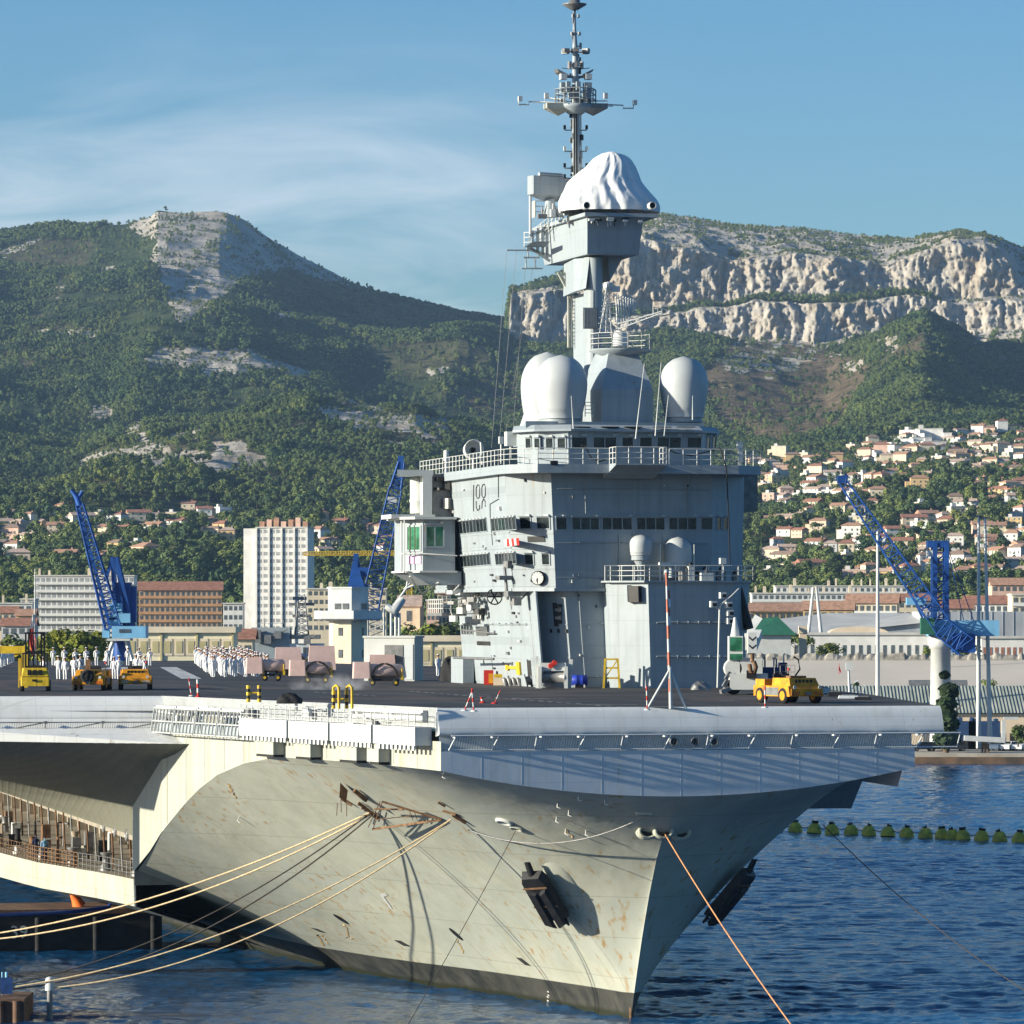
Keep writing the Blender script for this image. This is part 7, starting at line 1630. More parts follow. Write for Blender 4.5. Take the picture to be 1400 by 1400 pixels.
def sailor(pose):
    ax={'stand':.0,'arms':.0}.get(pose,0)
    J=[((0,0,.95),.15,.11),((0,0,1.18),.15,.11),((0,-.01,1.38),.17,.11),((0,0,1.50),.06,.06),((0,-.02,1.60),.085,.095),((0,-.02,1.70),.075,.09),
       ((.09,0,.88),.10,.10),((.10,.01,.50),.075,.075),((.10,.02,.09),.05,.055),((.10,-.10,.04),.045,.035),
       ((-.09,0,.88),.10,.10),((-.10,.01,.50),.075,.075),((-.10,.02,.09),.05,.055),((-.10,-.10,.04),.045,.035)]
    E=[(0,1),(1,2),(2,3),(3,4),(4,5),(0,6),(6,7),(7,8),(8,9),(0,10),(10,11),(11,12),(12,13)]
    for s in (1,-1):
        if pose=='behind': pts=[((s*.21,0,1.40),.06),((s*.27,.06,1.16),.05),((s*.12,.17,.98),.04),((s*.05,.18,.94),.04)]
        elif pose=='rifle' and s==1: pts=[((s*.21,0,1.40),.06),((s*.26,-.04,1.15),.05),((s*.08,-.20,1.20),.042),((s*.0,-.23,1.24),.04)]
        else: pts=[((s*.21,0,1.40),.06),((s*.25,.02,1.14),.05),((s*.25,-.03,.90),.04),((s*.25,-.05,.80),.04)]
        n=len(J); J+=pts; E+=[(2,n),(n,n+1),(n+1,n+2),(n+2,n+3)]
    def mf(c):
        if c.z<.07: return 2
        if c.z>1.49: return 1
        if pose!='behind' and abs(c.x)>.2 and c.z<.87: return 1
        return 0
    return person_mesh('person',J,E,[M_cloth,M_skin,M_shoe],mf)
SAIL={k:sailor(k) for k in ('stand','behind','rifle')}
m=MB(); m.lathe([(.0,1.735),(.10,1.74),(.125,1.755),(.128,1.80),(.10,1.815),(0,1.818)],12,M=Matrix.Translation((0,-.015,0)),cap=False); m.lathe([(.03,1.815),(.03,1.84),(0,1.845)],8,1,M=Matrix.Translation((0,-.015,0)),cap=False); m.lathe([(.127,1.75),(.129,1.77)],12,2,M=Matrix.Translation((0,-.015,0)),cap=False); CAP=m.mesh('cap',[M_hat,M_red,M_navyc])
m=MB(); m.lathe([(.0,1.74),(.10,1.745),(.105,1.77),(.15,1.80),(.14,1.825),(0,1.83)],14,M=Matrix.Translation((0,-.015,0)),cap=False); m.box(-.08,-.19,1.745,.08,-.10,1.76,1); PEAK=m.mesh('cap',[M_hat,M_dark])
m=MB(); m.add([(-.17,-.125,1.42),(-.08,-.135,1.44),(.18,-.125,1.02),(.13,-.13,.98)],[(0,1,2,3)]); m.add([(-.17,-.125,1.42),(-.08,-.135,1.44),(-.08,.12,1.46),(-.17,.12,1.44)],[(3,2,1,0)]); m.add([(-.17,.125,1.42),(-.08,.13,1.44),(.18,.125,1.02),(.13,.13,.98)],[(3,2,1,0)]); SASH=m.mesh('sash',M_navyc)
m=MB(); m.lathe([(.088,1.60),(.098,1.68),(.09,1.74)],10,M=Matrix.Translation((0,.004,0)),cap=False); HAIR=m.mesh('hair',M_hair)
m=MB(); m.add([(-.022,-.125,1.625),(.022,-.125,1.625),(0,-.105,1.665),(0,-.15,1.635)],[(0,1,3),(1,2,3),(2,0,3)]); 
for s in (-1,1): m.lathe([(.0,0),(.013,.002),(.0,.008)],6,1,M=Matrix.Translation((s*.035,-.115,1.675))@Matrix.Rotation(R(90),4,'X'),cap=False); m.box(s*.088-.01,-.02,1.63,s*.088+.01,.02,1.69)
m.box(-.025,-.118,1.598,.025,-.108,1.606,2); FACE=m.mesh('face',[M_skin,M_dark,M_red])
def put_sailor(px,py,pose,label,group,rz=0,sash=False,peak=False,z=DECK,pos=None,h=1.0):
    if pos is None:
        Y=(CH-z)*F/(py-HY); pos=Vector(((px-HX)*Y/F,Y,z))
    o=bpy.data.objects.new('person',SAIL[pose]); COL.objects.link(o); o.location=pos; o.rotation_euler=(0,0,rz); s=h*random.uniform(.94,1.05); o.scale=(s,s,s); tag(o,label,'sailor',group)
    for nm,me_ in (('cap',PEAK if peak else CAP),('hair',HAIR),('face',FACE))+((('sash',SASH),) if sash else ()):
        c=bpy.data.objects.new(nm,me_); COL.objects.link(c); c.parent=o
    return o
rg=random.Random(9)
# the guard: back row with dark sashes, small groups in front
for i,px in enumerate((73,88,103,118,132,147,175,190,205)):
    put_sailor(px,910.5,'rifle','sailor in whites with a dark diagonal sash, '+('first','second','third','fourth','fifth','sixth','seventh','eighth','ninth')[i]+' from the left in the back row','guard of sailors with dark sashes',R(8),True)
for i,(px,py,d) in enumerate(((80,929.5,'left one of the pair behind the forklift'),(89,930,'right one of the pair behind the forklift'),(101,929,'at the left of the trio behind the middle orange tractor'),(110,927,'in the middle of the trio behind the middle orange tractor'),(121,928,'at the right of the trio behind the middle orange tractor'),(156,929,'left one of the pair between the two orange tractors'),(163,929.5,'right one of the pair between the two orange tractors'),(186,926,'left one behind the right orange tractor'),(192,925,'middle one behind the right orange tractor'),(198,926,'right one behind the right orange tractor'),(59,928,'standing alone right beside the forklift mast'))):
    put_sailor(px,py,('behind','stand')[i%2],'sailor in white uniform, '+d,'sailors standing behind the tractors',R(rg.uniform(-20,20)),i in(3,9),i%3==0)
for i,(px,py) in enumerate(((-2,915),(3,913),(7,911),(12,909),(15,907.5),(18,906))):
    put_sailor(px,py,'stand','sailor in the white rank at the left margin behind the yellow gantry','white rank at the left margin',R(35))
# the large formation: files running away from the viewer
n=0
a0,a1=sz(293,926.5,DECK),sz(268,907.5,DECK)
b0=sz(372,926,DECK)
W0=s2w(*a0); W1=s2w(*a1); WB=s2w(*b0); dr=(W1-W0); ac=(WB-W0).normalized()
for row in range(21):
    t=(row/20)**1.15; base=W0+dr*t
    for k in range(6):
        p=base+ac*(k*.92+rg.uniform(-.12,.12))+dr.normalized()*rg.uniform(-.5,.5); p.z=DECK
        put_sailor(0,0,('stand','behind','stand')[(row+k)%3],'sailor in white with red-tufted cap in the dense formation left of the tanks','dense formation of sailors in white',R(rg.uniform(30,60)),pos=p)
        n+=1
put_sailor(599,925,'stand','sailor in white walking alone left of the dark pile beside the island','lone sailor',R(40)); 
# crew in the gallery
def crew(px,py,z,shirt,trous,label,cat='person'):
    vv=min(np.arange(55,140,.5),key=lambda v:abs(proj((-GE(v)+.7,v,5.95))[0]-px)); p=Vector((-GE(vv)+.7,vv,5.95)); m=SAIL['stand'].copy(); m.materials.clear()
    for k in (shirt,M_skin,M_shoe,trous): m.materials.append(k)
    for q in m.polygons:
        if q.material_index==0 and q.center.z<.95: q.material_index=3
    o=bpy.data.objects.new('person',m); COL.objects.link(o); w_=s2w(*p); o.location=w_; o.rotation_euler=(0,0,R(20)); tag(o,label,cat); c=bpy.data.objects.new('hair',HAIR); COL.objects.link(c); c.parent=o; c=bpy.data.objects.new('face',FACE); COL.objects.link(c); c.parent=o
M_lbl=mat('light_blue_shirt',(.18,.36,.55),.8,.1,4)
crew(61,1172,5.95,M_lbl,M_navyc,'person in a light blue top standing at the red gallery railing'); crew(50,1168,5.95,M_navyc,M_navyc,'person in dark clothes beside the one in light blue in the gallery')
# ------------------------------------------------------------------ things standing on the flight deck
def dk(px,py): return s2w(*sz(px,py,DECK))
def tractor(px,py,label,mt,rz,s=1.0,variant=0):
    t=thing('deck_tractor',label,'tractor',dk(px,py)+Vector((0,0,.004)),rz,'orange deck tractors'); t.scale=(s,s,s)
    b=MB(); w=1.1
    b.prism([(-w,-1.9),(w,-1.9),(w,1.9),(-w,1.9)],.38,.95,[(-w,-1.75),(w,-1.75),(w,1.9),(-w,1.9)])
    b.prism([(-.95,-1.7),(.95,-1.7),(.95,.2),(-.95,.2)],.95,1.38,[(-.85,-1.45),(.85,-1.45),(.9,.2),(-.9,.2)])
    b.prism([(-1.0,.9),(1.0,.9),(1.0,1.85),(-1.0,1.85)],.95,1.30)
    b.box(-1.02,-1.95,.42,1.02,-1.901,.8); o=b.build('body',mt,t); bv=o.modifiers.new('b','BEVEL'); bv.width=.06; bv.segments=2
    q=MB()
    for k in range(5): q.box(-.55+k*.24,-1.72+.12,1.08,-.42+k*.24,-1.50,1.30)
    q.build('grille',M_dark,t)
    q=MB(); q.box(-1.12,-.75,.44,-1.101,.75,.86); q.box(1.101,-.75,.44,1.12,.75,.86); q.build('side_panel',M_steel,t)
    q=MB(); q.tube([(.75,1.2,1.3),(.75,1.2,1.75)],.03,5); q.lathe([(.07,1.75),(.07,1.88),(0,1.92)],8,1,M=Matrix.Translation((.75,1.2,0))); q.build('beacon',[M_dark,M_red],t)
    for x,y in ((-.98,-1.2),(.98,-1.2),(-.98,1.2),(.98,1.2)):
        q=MB(); Mq=Matrix.Translation((x,y,.42))@Matrix.Rotation(R(90),4,'Y'); q.lathe([(.25,-.16),(.42,-.16),(.44,0),(.42,.16),(.25,.16)],16,M=Mq); q.lathe([(.26,-.17),(.26,.17)],12,1,M=Mq); q.build('wheel',[M_rubber,mt],t)
    q=MB(); q.box(-.5,.25,.95,.5,.8,1.15); q.box(-.5,.72,1.15,.5,.84,1.6); q.build('seat',M_dark,t)
    q=MB(); q.lathe([(.17,0),(.2,.015),(.17,.03)],12,M=Matrix.Translation((-.2,.12,1.55))@Matrix.Rotation(R(50),4,'X'),cap=False); q.tube([(-.2,.05,1.3),(-.2,.12,1.56)],.03,5); q.build('steering_wheel',M_dark,t)
    for x in (-.8,.8):
        q=MB(); q.lathe([(.09,0),(.1,.05)],10,M=Matrix.Translation((x,-1.93,.88))@Matrix.Rotation(R(90),4,'X')); q.build('headlight',M_white,t)
    q=MB()
    for k in range(4): q.add([(-.98+k*.12,-1.956,.44),(-.92+k*.12,-1.956,.44),(-.80+k*.12,-1.956,.64),(-.86+k*.12,-1.956,.64)],[(0,1,2,3)]); q.add([(.98-k*.12,-1.956,.44),(.92-k*.12,-1.956,.44),(.80-k*.12,-1.956,.64),(.86-k*.12,-1.956,.64)],[(3,2,1,0)])
    q.build('hazard_stripe',[M_red if variant!=1 else M_white],t)
    q=MB(); q.box(-.14,-2.1,.45,.14,-1.956,.62); q.build('tow_hook',M_steel,t)
    if variant==0:
        q=MB(); q.lathe([(.42,0),(.46,.1),(.3,.16),(.25,.12)],18,M=Matrix.Translation((-.05,-1.95,.95))@Matrix.Rotation(R(90),4,'X')); q.build('spare_tyre',M_rubber,t); q=MB(); q.box(-.35,-.8,1.38,.0,-.5,2.05); q.build('exhaust',M_rust,t)
    if variant==2:
        q=railing(MB(),[(.2,1.8,1.3),(.95,1.8,1.3),(.95,.9,1.3)],.75,.5,2,.03); q.build('guard_rail',M_steel,t); q=MB(); q.box(-.6,-1.2,1.38,.4,-.7,1.5); q.build('vent_grille',M_rust,t)
    return t
tractor(126,943.5,'orange deck tractor with a spare wheel on its nose and rusty exhaust',M_orange,R(-3),1.0,0)
tractor(185,942.5,'orange deck tractor with a bare nose, right one of the pair by the sailors',M_orange,R(5),1.0,1)
tractor(1078,961,'large yellow orange deck tractor with a rear guard rail at the right deck edge',M_orange,R(28),1.05,2)
# fork lift
t=thing('forklift','yellow forklift with a tall black mast at the left of the deck','forklift',dk(48,945)+Vector((0,0,.004)),R(6)); 
b=MB(); b.prism([(-.95,-1.0),(.95,-1.0),(.95,1.6),(-.95,1.6)],.35,1.0,[(-.95,-.9),(.95,-.9),(.95,1.6),(-.95,1.6)]); b.prism([(-.9,-.95),(.9,-.95),(.9,.3),(-.9,.3)],1.0,1.55,[(-.8,-.75),(.8,-.75),(.85,.3),(-.85,.3)]); o=b.build('body',M_yellow,t); bv=o.modifiers.new('b','BEVEL'); bv.width=.07; bv.segments=2
for x,y in ((-.85,-.5),(.85,-.5),(-.9,1.3),(.9,1.3)):
    q=MB(); Mq=Matrix.Translation((x,y,.36))@Matrix.Rotation(R(90),4,'Y'); q.lathe([(.2,-.14),(.36,-.14),(.36,.14),(.2,.14)],14,M=Mq); q.build('wheel',M_rubber,t)
q=MB()
for k in range(3): q.box(-.5+k*.36,-.96,1.08,-.24+k*.36,-.86,1.42)
q.build('vent_grille',M_dark,t); q=MB(); q.box(-.2,-1.02,.65,.15,-.99,.8); q.build('plate',M_dark,t)
q=MB()
for x in (-.62,-.42,.42,.62): q.bar((x,1.75,.3),(x,1.75,3.9),.12)
for z in (.6,1.6,2.6,3.85): q.bar((-.62,1.75,z),(.62,1.75,z),.12)
q.tube([(-.1,1.8,.3),(-.1,1.8,3.4)],.06,6); q.tube([(.12,1.8,.3),(.12,1.8,3.4)],.06,6); q.build('mast',M_dark,t)
q=MB(); 
for x in (-.8,.8): q.bar((x,-.3,1.5),(x,.0,2.5),.09); q.bar((x,1.2,1.0),(x,1.1,2.5),.09); q.bar((x,0,2.5),(x,1.1,2.5),.09)
for y in (0,.35,.7,1.1): q.bar((-.8,y,2.5),(.8,y,2.5),.09)
q.build('overhead_guard',M_dark,t); q=MB(); q.box(-.3,.4,1.0,.3,.8,1.2); q.box(-.3,.2,1.2,.3,.35,1.7); q.build('seat',M_rubber,t)
# yellow portal beside it
t=thing('lifting_gantry','tall yellow lifting gantry at the left margin behind the forklift','gantry',dk(22,940)); p0=dk(22,940); q=MB(); Yg=p0.y; rel=lambda px,py: at(px,py,Yg)-p0
q.bar(rel(34,942),rel(34,889),.42); q.bar(rel(27,942),rel(27,900),.2); q.bar(rel(-14,889),rel(36,889),.45)
for k in range(12): q.bar(rel(-10+k*3.8,892),rel(-10+k*3.8,885),.1)
q.bar(rel(-14,884.5),rel(36,884.5),.12); q.bar(rel(30,890),rel(20,897),.2); q.bar(rel(-12,942),rel(-12,889),.4)
for k in range(7): q.bar(rel(27,940-k*6),rel(34,936-k*6),.1)
q.build('frame',M_yellow,t)
# ensign on its staff
t=thing('flag_staff','tall grey flag staff with a limp white and red ensign behind the forklift','flag',at(47,905,470)); p0=at(47,905,470); rel=lambda px,py,d=0: at(px,py,470)+Vector((0,d,0))-p0
t.location.z=DECK; p0=Vector((p0.x,p0.y,DECK))
q=MB(); q.tube([(0,0,0),rel(48,778)],[.12,.05],8); q.build('staff',M_white,t)
rows=[]
for i in range(10):
    y=838+i*6.5; wd=(4.5,5.5,6.5,7.5,8.5,8.5,8,7,5.5,2)[i]; rows.append([tuple(rel(48.5-wd*k/8,y+k*.35,.16*math.sin(k*1.9+i*.7))) for k in range(9)])
q=MB(); q.grid(rows[:4],0); q.grid(rows[3:],1); q.build('ensign',[M_cloth,M_red],t)
# pink tanks on trolleys
def tank(px,py,label,L_,box,rz,arch=True,s=1.0):
    t=thing('tank_trolley',label,'trolley',dk(px,py)+Vector((0,0,.004)),rz,'pink tanks on trolleys'); t.scale=(s,s,s)
    q=MB(); Mq=Matrix.Translation((-L_/2,0,1.25))@Matrix.Rotation(R(90),4,'Y'); q.lathe([(.05,-.12),(.4,-.05),(.55,.1),(.55,L_-.1),(.4,L_+.05),(.05,L_+.12)],20,M=Mq); q.build('tank',M_pink,t)
    if box: q=MB(); q.prism([(-L_/2-1.0,-.75),(-L_/2+.5,-.75),(-L_/2+.5,.75),(-L_/2-1.0,.75)],.62,1.95,[(-L_/2-.95,-.7),(-L_/2+.45,-.7),(-L_/2+.45,.7),(-L_/2-.95,.7)]); o=q.build('canvas_hood',mat('hood_pink',(.66,.47,.43),.8,.08,2),t); bv=o.modifiers.new('b','BEVEL'); bv.width=.12; bv.segments=3
    q=MB(); q.box(-L_/2+.3,-.5,.42,L_/2-.2,.5,.62); q.box(-L_/2+.6,-.4,.62,-L_/2+.8,.4,.85); q.box(L_/2-.7,-.4,.62,L_/2-.5,.4,.85); q.build('frame',M_dark,t)
    for x in (-L_/2+.6,L_/2-.5):
        for y in (-.5,.5):
            q=MB(); Mw=Matrix.Translation((x,y,.28))@Matrix.Rotation(R(90),4,'X'); q.lathe([(.1,-.1),(.27,-.1),(.27,.1),(.1,.1)],14,M=Mw); q.lathe([(.12,-.11),(.12,.11)],10,1,M=Mw); q.build('wheel',[M_rubber,M_yellow],t)
    for x in (-L_/2+.35,L_/2-.1): q=MB(); q.box(x,-.6,.5,x+.2,-.52,.95); q.tube([(x+.1,-.56,.9),(x+.1,-.62,1.4)],.06,6); q.build('jack',M_yellow,t)
    if arch:
        q=MB(); q.tube([(1.1*math.cos(a_)+.1,-.6-.1*math.sin(a_*3),.7+1.15*math.sin(a_)) for a_ in np.linspace(0,math.pi,14)],.04,6); q.tube([(1.0*math.cos(a_)+.1,-.66,.72+1.05*math.sin(a_)) for a_ in np.linspace(.1,3.0,14)],.05,6); q.build('hose',M_rubber,t)
tank(370,931,'pink tank on a trolley with a pale hood, leftmost in the row beside the sailors',2.2,True,R(4),False,.92)
tank(432,934,'pink tank on a trolley with a hose arch, middle of the row',2.6,True,R(3),True,.88)
tank(524,938,'pink tank trolley with black hose arch, rightmost in the row',3.0,True,R(3),True,.88)
tank(400,922,'bare pink tank on a trolley standing behind the leftmost hooded one',2.4,False,R(0),True)
for i,(px,py,h) in enumerate(((394,913,20),(440,914,22),(522,921,18))):
    t=thing('pink_crate','pink canvas covered crate '+('behind the leftmost pink tank','behind the middle pink tank beside the control tower','behind the rightmost pink tank, lowest of the three')[i],'crate',dk(px,py+10)+Vector((0,0,.004)),R(4),'pink covered crates'); q=MB(); s=dk(px,py+10).y/F; q.prism([(-19*s,-.7),(19*s,-.7),(19*s,.7),(-19*s,.7)],.5,.5+h*s*1.5,[(-17*s,-.6),(17*s,-.6),(17*s,.6),(-17*s,.6)]); q.build('cover',M_pink,t); q=MB(); q.box(-16*s,-.6,0,16*s,.6,.498); q.build('base',M_dark,t)
t=thing('cabin','white container cabin with a grilled window between control tower and island','cabin',dk(532,931)+Vector((0,0,.004)),R(-14)); q=MB(); q.box(-2.0,0,0,2.0,2.6,3.3); q.build('wall',M_white,t); q=MB(); q.box(-.35,-.06,1.2,1.1,-.002,2.75); q.build('window',M_steel,t); q=MB(); q.box(-2.08,-.1,3.302,2.08,2.7,3.45); q.build('roof',M_white,t); q=MB(); q.box(1.25,-.05,.1,1.9,-.002,2.8); q.build('door',M_pale,t)
# yellow black post frames and coloured poles
def postframe(px,py,h,w,label,n=2):
    t=thing('barrier_post',label,'barrier',dk(px,py)+Vector((0,0,.004))); s=dk(px,py).y/F
    for x in (-w/2,w/2):
        q=MB(); hh=h*s; seg=5
        for k in range(seg): q.tube([(x*s,0,hh*k/seg),(x*s,0,hh*(k+1)/seg)],.12 if n==2 else .1,8,k%2)
        q.build('post',[M_yellow,M_dark],t)
    q=MB(); q.tube([(-w/2*s,0,h*s*.55),(w/2*s,0,h*s*.55)],.06,6); q.build('rail',M_yellow,t)
    if n==3:
        for x in (-w/2,w/2): q=MB(); q.tube([(x*s-.0,0,h*s),(x*s,0,h*s+.2),(x*s+.15,-.1,h*s+.32),(x*s+.3,-.2,h*s+.2),(x*s+.3,-.2,0)],.08,8); q.build('hoop',M_yellow,t)
postframe(347,960,23,15,'pair of yellow and black posts with a crossbar at the port deck edge'); postframe(465,969,24,18,'hooped yellow and black barrier behind the white catwalk panels',3)
def pole(px0,py0,px1,py1,label,n=5,r=.045):
    a=dk(px0,py0); b_=at(px1,py1,a.y); t=thing('marker_pole',label,'pole',a+Vector((0,0,.004)),0,'red and white marker poles'); d=b_-a
    q=MB()
    for k in range(n): q.tube([d*(k/n),d*((k+1)/n)],r,6,k%2)
    q.build('pole',[M_red,M_white],t); q=MB(); q.lathe([(.2,0),(.16,.06),(.05,.08)],10); q.build('foot',M_white if n==5 else M_red,t)
pole(262,952,258,927,'leaning red and white pole left of the striped cone'); pole(271,953,270,929,'upright red and white pole with a white foot right of the leaning one',4,.08)
pole(635,972,647,942,'leaning red and white tripod leg near the bow corner'); pole(648,973,645,941,'upright red and white pole joined at the top with a leaning one'); pole(676,962,684,944,'short tilted red pole between the bow corner and island',3,.03); pole(660,961,658,953,'small red and white cone on the foredeck',3,.08); pole(885,971,884,938,'red and white pole at the left foot of the white tripod'); pole(1046,968,1046,938,'red and white pole standing before the big yellow tractor')
# jackstaff on a tripod at the very bow
a=dk(917,969.5); t=thing('jackstaff','red and white jackstaff on a white tripod at the tip of the bow','flagpole',a+Vector((0,0,.004))); rel=lambda px,py,d=0: at(px,py,a.y)+Vector((0,d,0))-a
q=MB(); n=9
P0,P1=rel(916,946),rel(911,783)
for k in range(n): q.tube([P0.lerp(P1,k/n),P0.lerp(P1,(k+1)/n)],[.09-.004*k,.086-.004*k],7,k%2)
q.lathe([(.09,0),(.12,.08),(0,.18)],8,1,M=Matrix.Translation(P1)); q.build('staff',[mat('staff_red',(.50,.16,.10),.6,.15,2),M_white],t)
for x,d in ((885,-.2),(938,.2)): q=MB(); q.tube([rel(916,915),rel(x,969,d)],.07,6); q.build('leg',M_white,t)
q=MB(); q.tube([rel(917,969),rel(916,912)],.10,7); q.build('leg',M_white,t)
q=MB()
for k in range(5): y=806+k*12; q.add([rel(912.5,y),rel(915.5+ (k%2),y+2,.1),rel(916+(k%2)*1.2,y+12,.05),rel(913,y+12)],[(0,1,2,3)],k%2)
q.build('pennant',[M_red,M_cloth],t)
# heaps and gear
def heap(px,py,w,h,label,mt,seed,name='net_heap',cat='heap'):
    r=random.Random(seed); a=dk(px,py); s=a.y/F; q=MB(); rows=[]; W=w*s/2; H_=h*s
    for i in range(9):
        f=i/8; row=[]
        for k in range(25):
            th=2*math.pi*(k%24)/24; rr=math.cos(f*math.pi/2)**.7*(1+.18*math.sin(th*3+seed)+.1*math.sin(th*7+i)); row.append((W*rr*math.cos(th),W*.7*rr*math.sin(th),H_*math.sin(f*math.pi/2)*(1+.15*math.sin(th*4+i*1.3))))
        rows.append(row)
    q.grid(rows); o=q.build(name,mt,None,a); return tag(o,label,cat)
heap(396,962,33,13,'low heap of black netting near the port deck edge',M_rubber,3); heap(619,931,32,30,'tall black covered heap leaning against the island corner',M_rubber,5)
heap(865,938,42,26,'tangle of dark cable drums under the island front',M_rubber,8); heap(957,943,26,10,'coil of grey rope under the forward block',M_steel,2)
a=dk(792,940); t=thing('drum','blue drum lying on a cradle at the foot of the island','drum',a+Vector((0,0,.004))); q=MB(); Mq=Matrix.Translation((-.55,0,.5))@Matrix.Rotation(R(90),4,'Y'); q.lathe([(.3,0),(.36,.02),(.36,.35),(.38,.38),(.36,.41),(.36,.75),(.38,.78),(.36,.81),(.36,1.1),(.3,1.12)],18,M=Mq); q.build('barrel',mat('drum_blue',(.015,.04,.36),.5,.15,2),t); q=MB(); q.box(-.4,-.3,0,-.3,.3,.2); q.box(.3,-.3,0,.4,.3,.2); q.build('cradle',M_white,t)
a=dk(836,941); t=thing('frame','yellow steel trestle standing in the shade of the island','trestle',a+Vector((0,0,.004))); q=MB()
for x in (-.55,.55): q.bar((x,-.1,0),(x*.8,0,2.0),.14); q.bar((x,.5,0),(x*.8,.4,2.0),.12)
for z in (.7,1.4,2.0): q.bar((-.5,0,z),(.5,0,z),.12)
q.bar((-.45,0,.7),(.45,0,2),.08); q.build('frame',M_yellow,t)
a=dk(756,941); t=thing('winch','white deck winch with grey drum and red handwheels under the island','winch',a+Vector((0,0,.004))); q=MB()
for x in (-.9,.9): q.box(x-.12,-.5,0,x+.12,.5,1.5)
q.box(-.9,-.3,1.2,.9,.3,1.75); q.bar((-1.1,.2,0),(-1.1,.2,2.2),.2); q.bar((1.15,.2,0),(1.25,.2,2.0),.25); q.build('frame',M_white,t)
q=MB(); q.lathe([(.55,-.8),(.55,-.75),(.36,-.7),(.36,.7),(.55,.75),(.55,.8)],16,M=Matrix.Translation((0,0,.75))@Matrix.Rotation(R(90),4,'Y')); q.build('drum',M_steel,t)
for x,z in ((.1,1.75),(-.15,1.55)): q=MB(); q.lathe([(.16,0),(.2,.04),(.16,.08)],10,M=Matrix.Translation((x,-.4,z))@Matrix.Rotation(R(90),4,'X')); q.build('handwheel',M_red,t)
for px in (726,738): a=dk(px,939); t=thing('cable_drum','grey cable drum on its side, '+('left' if px==726 else 'right')+' one beside the white winch','drum',a+Vector((0,0,.5)),0,'grey cable drums'); q=MB(); q.lathe([(.5,-.4),(.5,-.32),(.3,-.3),(.3,.3),(.5,.32),(.5,.4)],16,M=Matrix.Rotation(R(75),4,'Y')); q.build('drum',M_steel,t)
a=dk(669,936); t=thing('locker','red fire locker with an orange door at the foot of the island','locker',a+Vector((0,0,.004))); q=MB(); q.box(-.4,-.3,0,.3,.3,1.05); q.build('box',M_red,t); q=MB(); q.box(-.05,-.34,.1,.28,-.302,.8); q.build('door',M_orange,t)
a=dk(682,937); t=thing('crate','small yellow beige crate beside the red fire locker','crate',a+Vector((0,0,.004))); q=MB(); q.box(-.4,-.3,0,.35,.3,.55); q.box(-.35,-.25,.56,.25,.25,.8,1); q.build('box',[WM['sandy'],M_yellow],t)
a=dk(708,938); t=thing('bottle_rack','rack of grey gas bottles under the yellow davit','rack',a+Vector((0,0,.004)))
for k in range(6): q=MB(); q.lathe([(.16,0),(.16,.5),(.05,.62)],10,M=Matrix.Translation((-.85+k*.33,0,.02))@Matrix.Rotation(R(-15),4,'Y')); q.build('bottle',M_steel,t)
# mobile deck crane: pale chassis, cab, boom head with chevrons
a=dk(1018,950); t=thing('mobile_crane','pale grey mobile deck crane with a dark cab and chevron boom head','crane',a+Vector((0,0,.004)),R(0)); rel=lambda px,py,d=0: at(px,py,a.y)+Vector((0,d,0))-a; s=a.y/F
q=MB(); x0,x1=rel(998,0).x,rel(1050,0).x; q.prism([(x0,0),(x1,0),(x1,4),(x0,4)],rel(0,943).z,rel(0,921).z,[(x0,.0),(x1,.0),(x1,4),(x0,4)]); q.prism([(rel(1012,0).x,.4),(rel(1043,0).x,.4),(rel(1043,0).x,3.5),(rel(1012,0).x,3.5)],rel(0,921).z,rel(0,900).z); q.lathe([(.55,-.6),(.62,0),(.55,.6)],14,M=Matrix.Translation(rel(1003,914,1))@Matrix.Rotation(R(90),4,'X')); q.build('chassis',M_white,t)
for x in (1003,1044):
    for d in (.5,3.4): q=MB(); q.lathe([(.25,-.2),(.5,-.2),(.5,.2),(.25,.2)],14,M=Matrix.Translation((rel(x,0).x,d,.5))@Matrix.Rotation(R(90),4,'X')); q.build('wheel',M_rubber,t)
q=MB(); q.box(rel(997,0).x,.3,rel(0,903).z,rel(1016,0).x,2.2,rel(0,870).z,0); q.build('cab_frame',M_white,t); q=MB(); q.box(rel(998,0).x,.24,rel(0,890).z,rel(1015,0).x,.295,rel(0,871.5).z); q.box(rel(998,0).x,.25,rel(0,902).z,rel(1015,0).x,.296,rel(0,894).z); q.build('window',M_tint,t)
q=MB(); bx0,bx1=rel(1022,0).x,rel(1034,0).x; q.box(bx0,-.6,rel(0,893).z,bx1,1.2,rel(0,865).z); q.bar(rel(1028,890,.5),rel(1040,866,3),.5); q.box(rel(1019,0).x,.3,rel(0,889).z,bx0-.01,1,rel(0,866).z); q.build('boom_head',M_white,t)
for y in (874,885):
    q=MB(); c=rel(1028,y,-.612); 
    for sg in (-1,1): q.add([c+Vector((0,0,-.12)),c+Vector((sg*.24,0,.10)),c+Vector((sg*.24,0,.20)),c+Vector((0,0,.0))],[(0,1,2,3) if sg>0 else (3,2,1,0)])
    q.build('chevron',M_dark,t)
q=MB(); q.tube([rel(1028,893,-.3),rel(1028,905,-.5)],.12,6); q.tube([rel(1024,908,-.5),rel(1026,918,-.5),rel(1031,921,-.5),rel(1033,912,-.5),rel(1030,904,-.5)],.16,6); q.cbox(tuple(rel(1027,922,-.1)),(.6,.3,.5),1); q.build('hook_block',[M_rust,M_dark],t)
q=MB(); 
for i,(px,py) in enumerate(((994,925),(991,935),(990,944))): q.bar(rel(px+4,py-6,.2),rel(px-2,py+4,.1),.22)
q.bar(rel(985,946,-.2),rel(999,941,.2),.25); q.build('outrigger',M_steel,t)
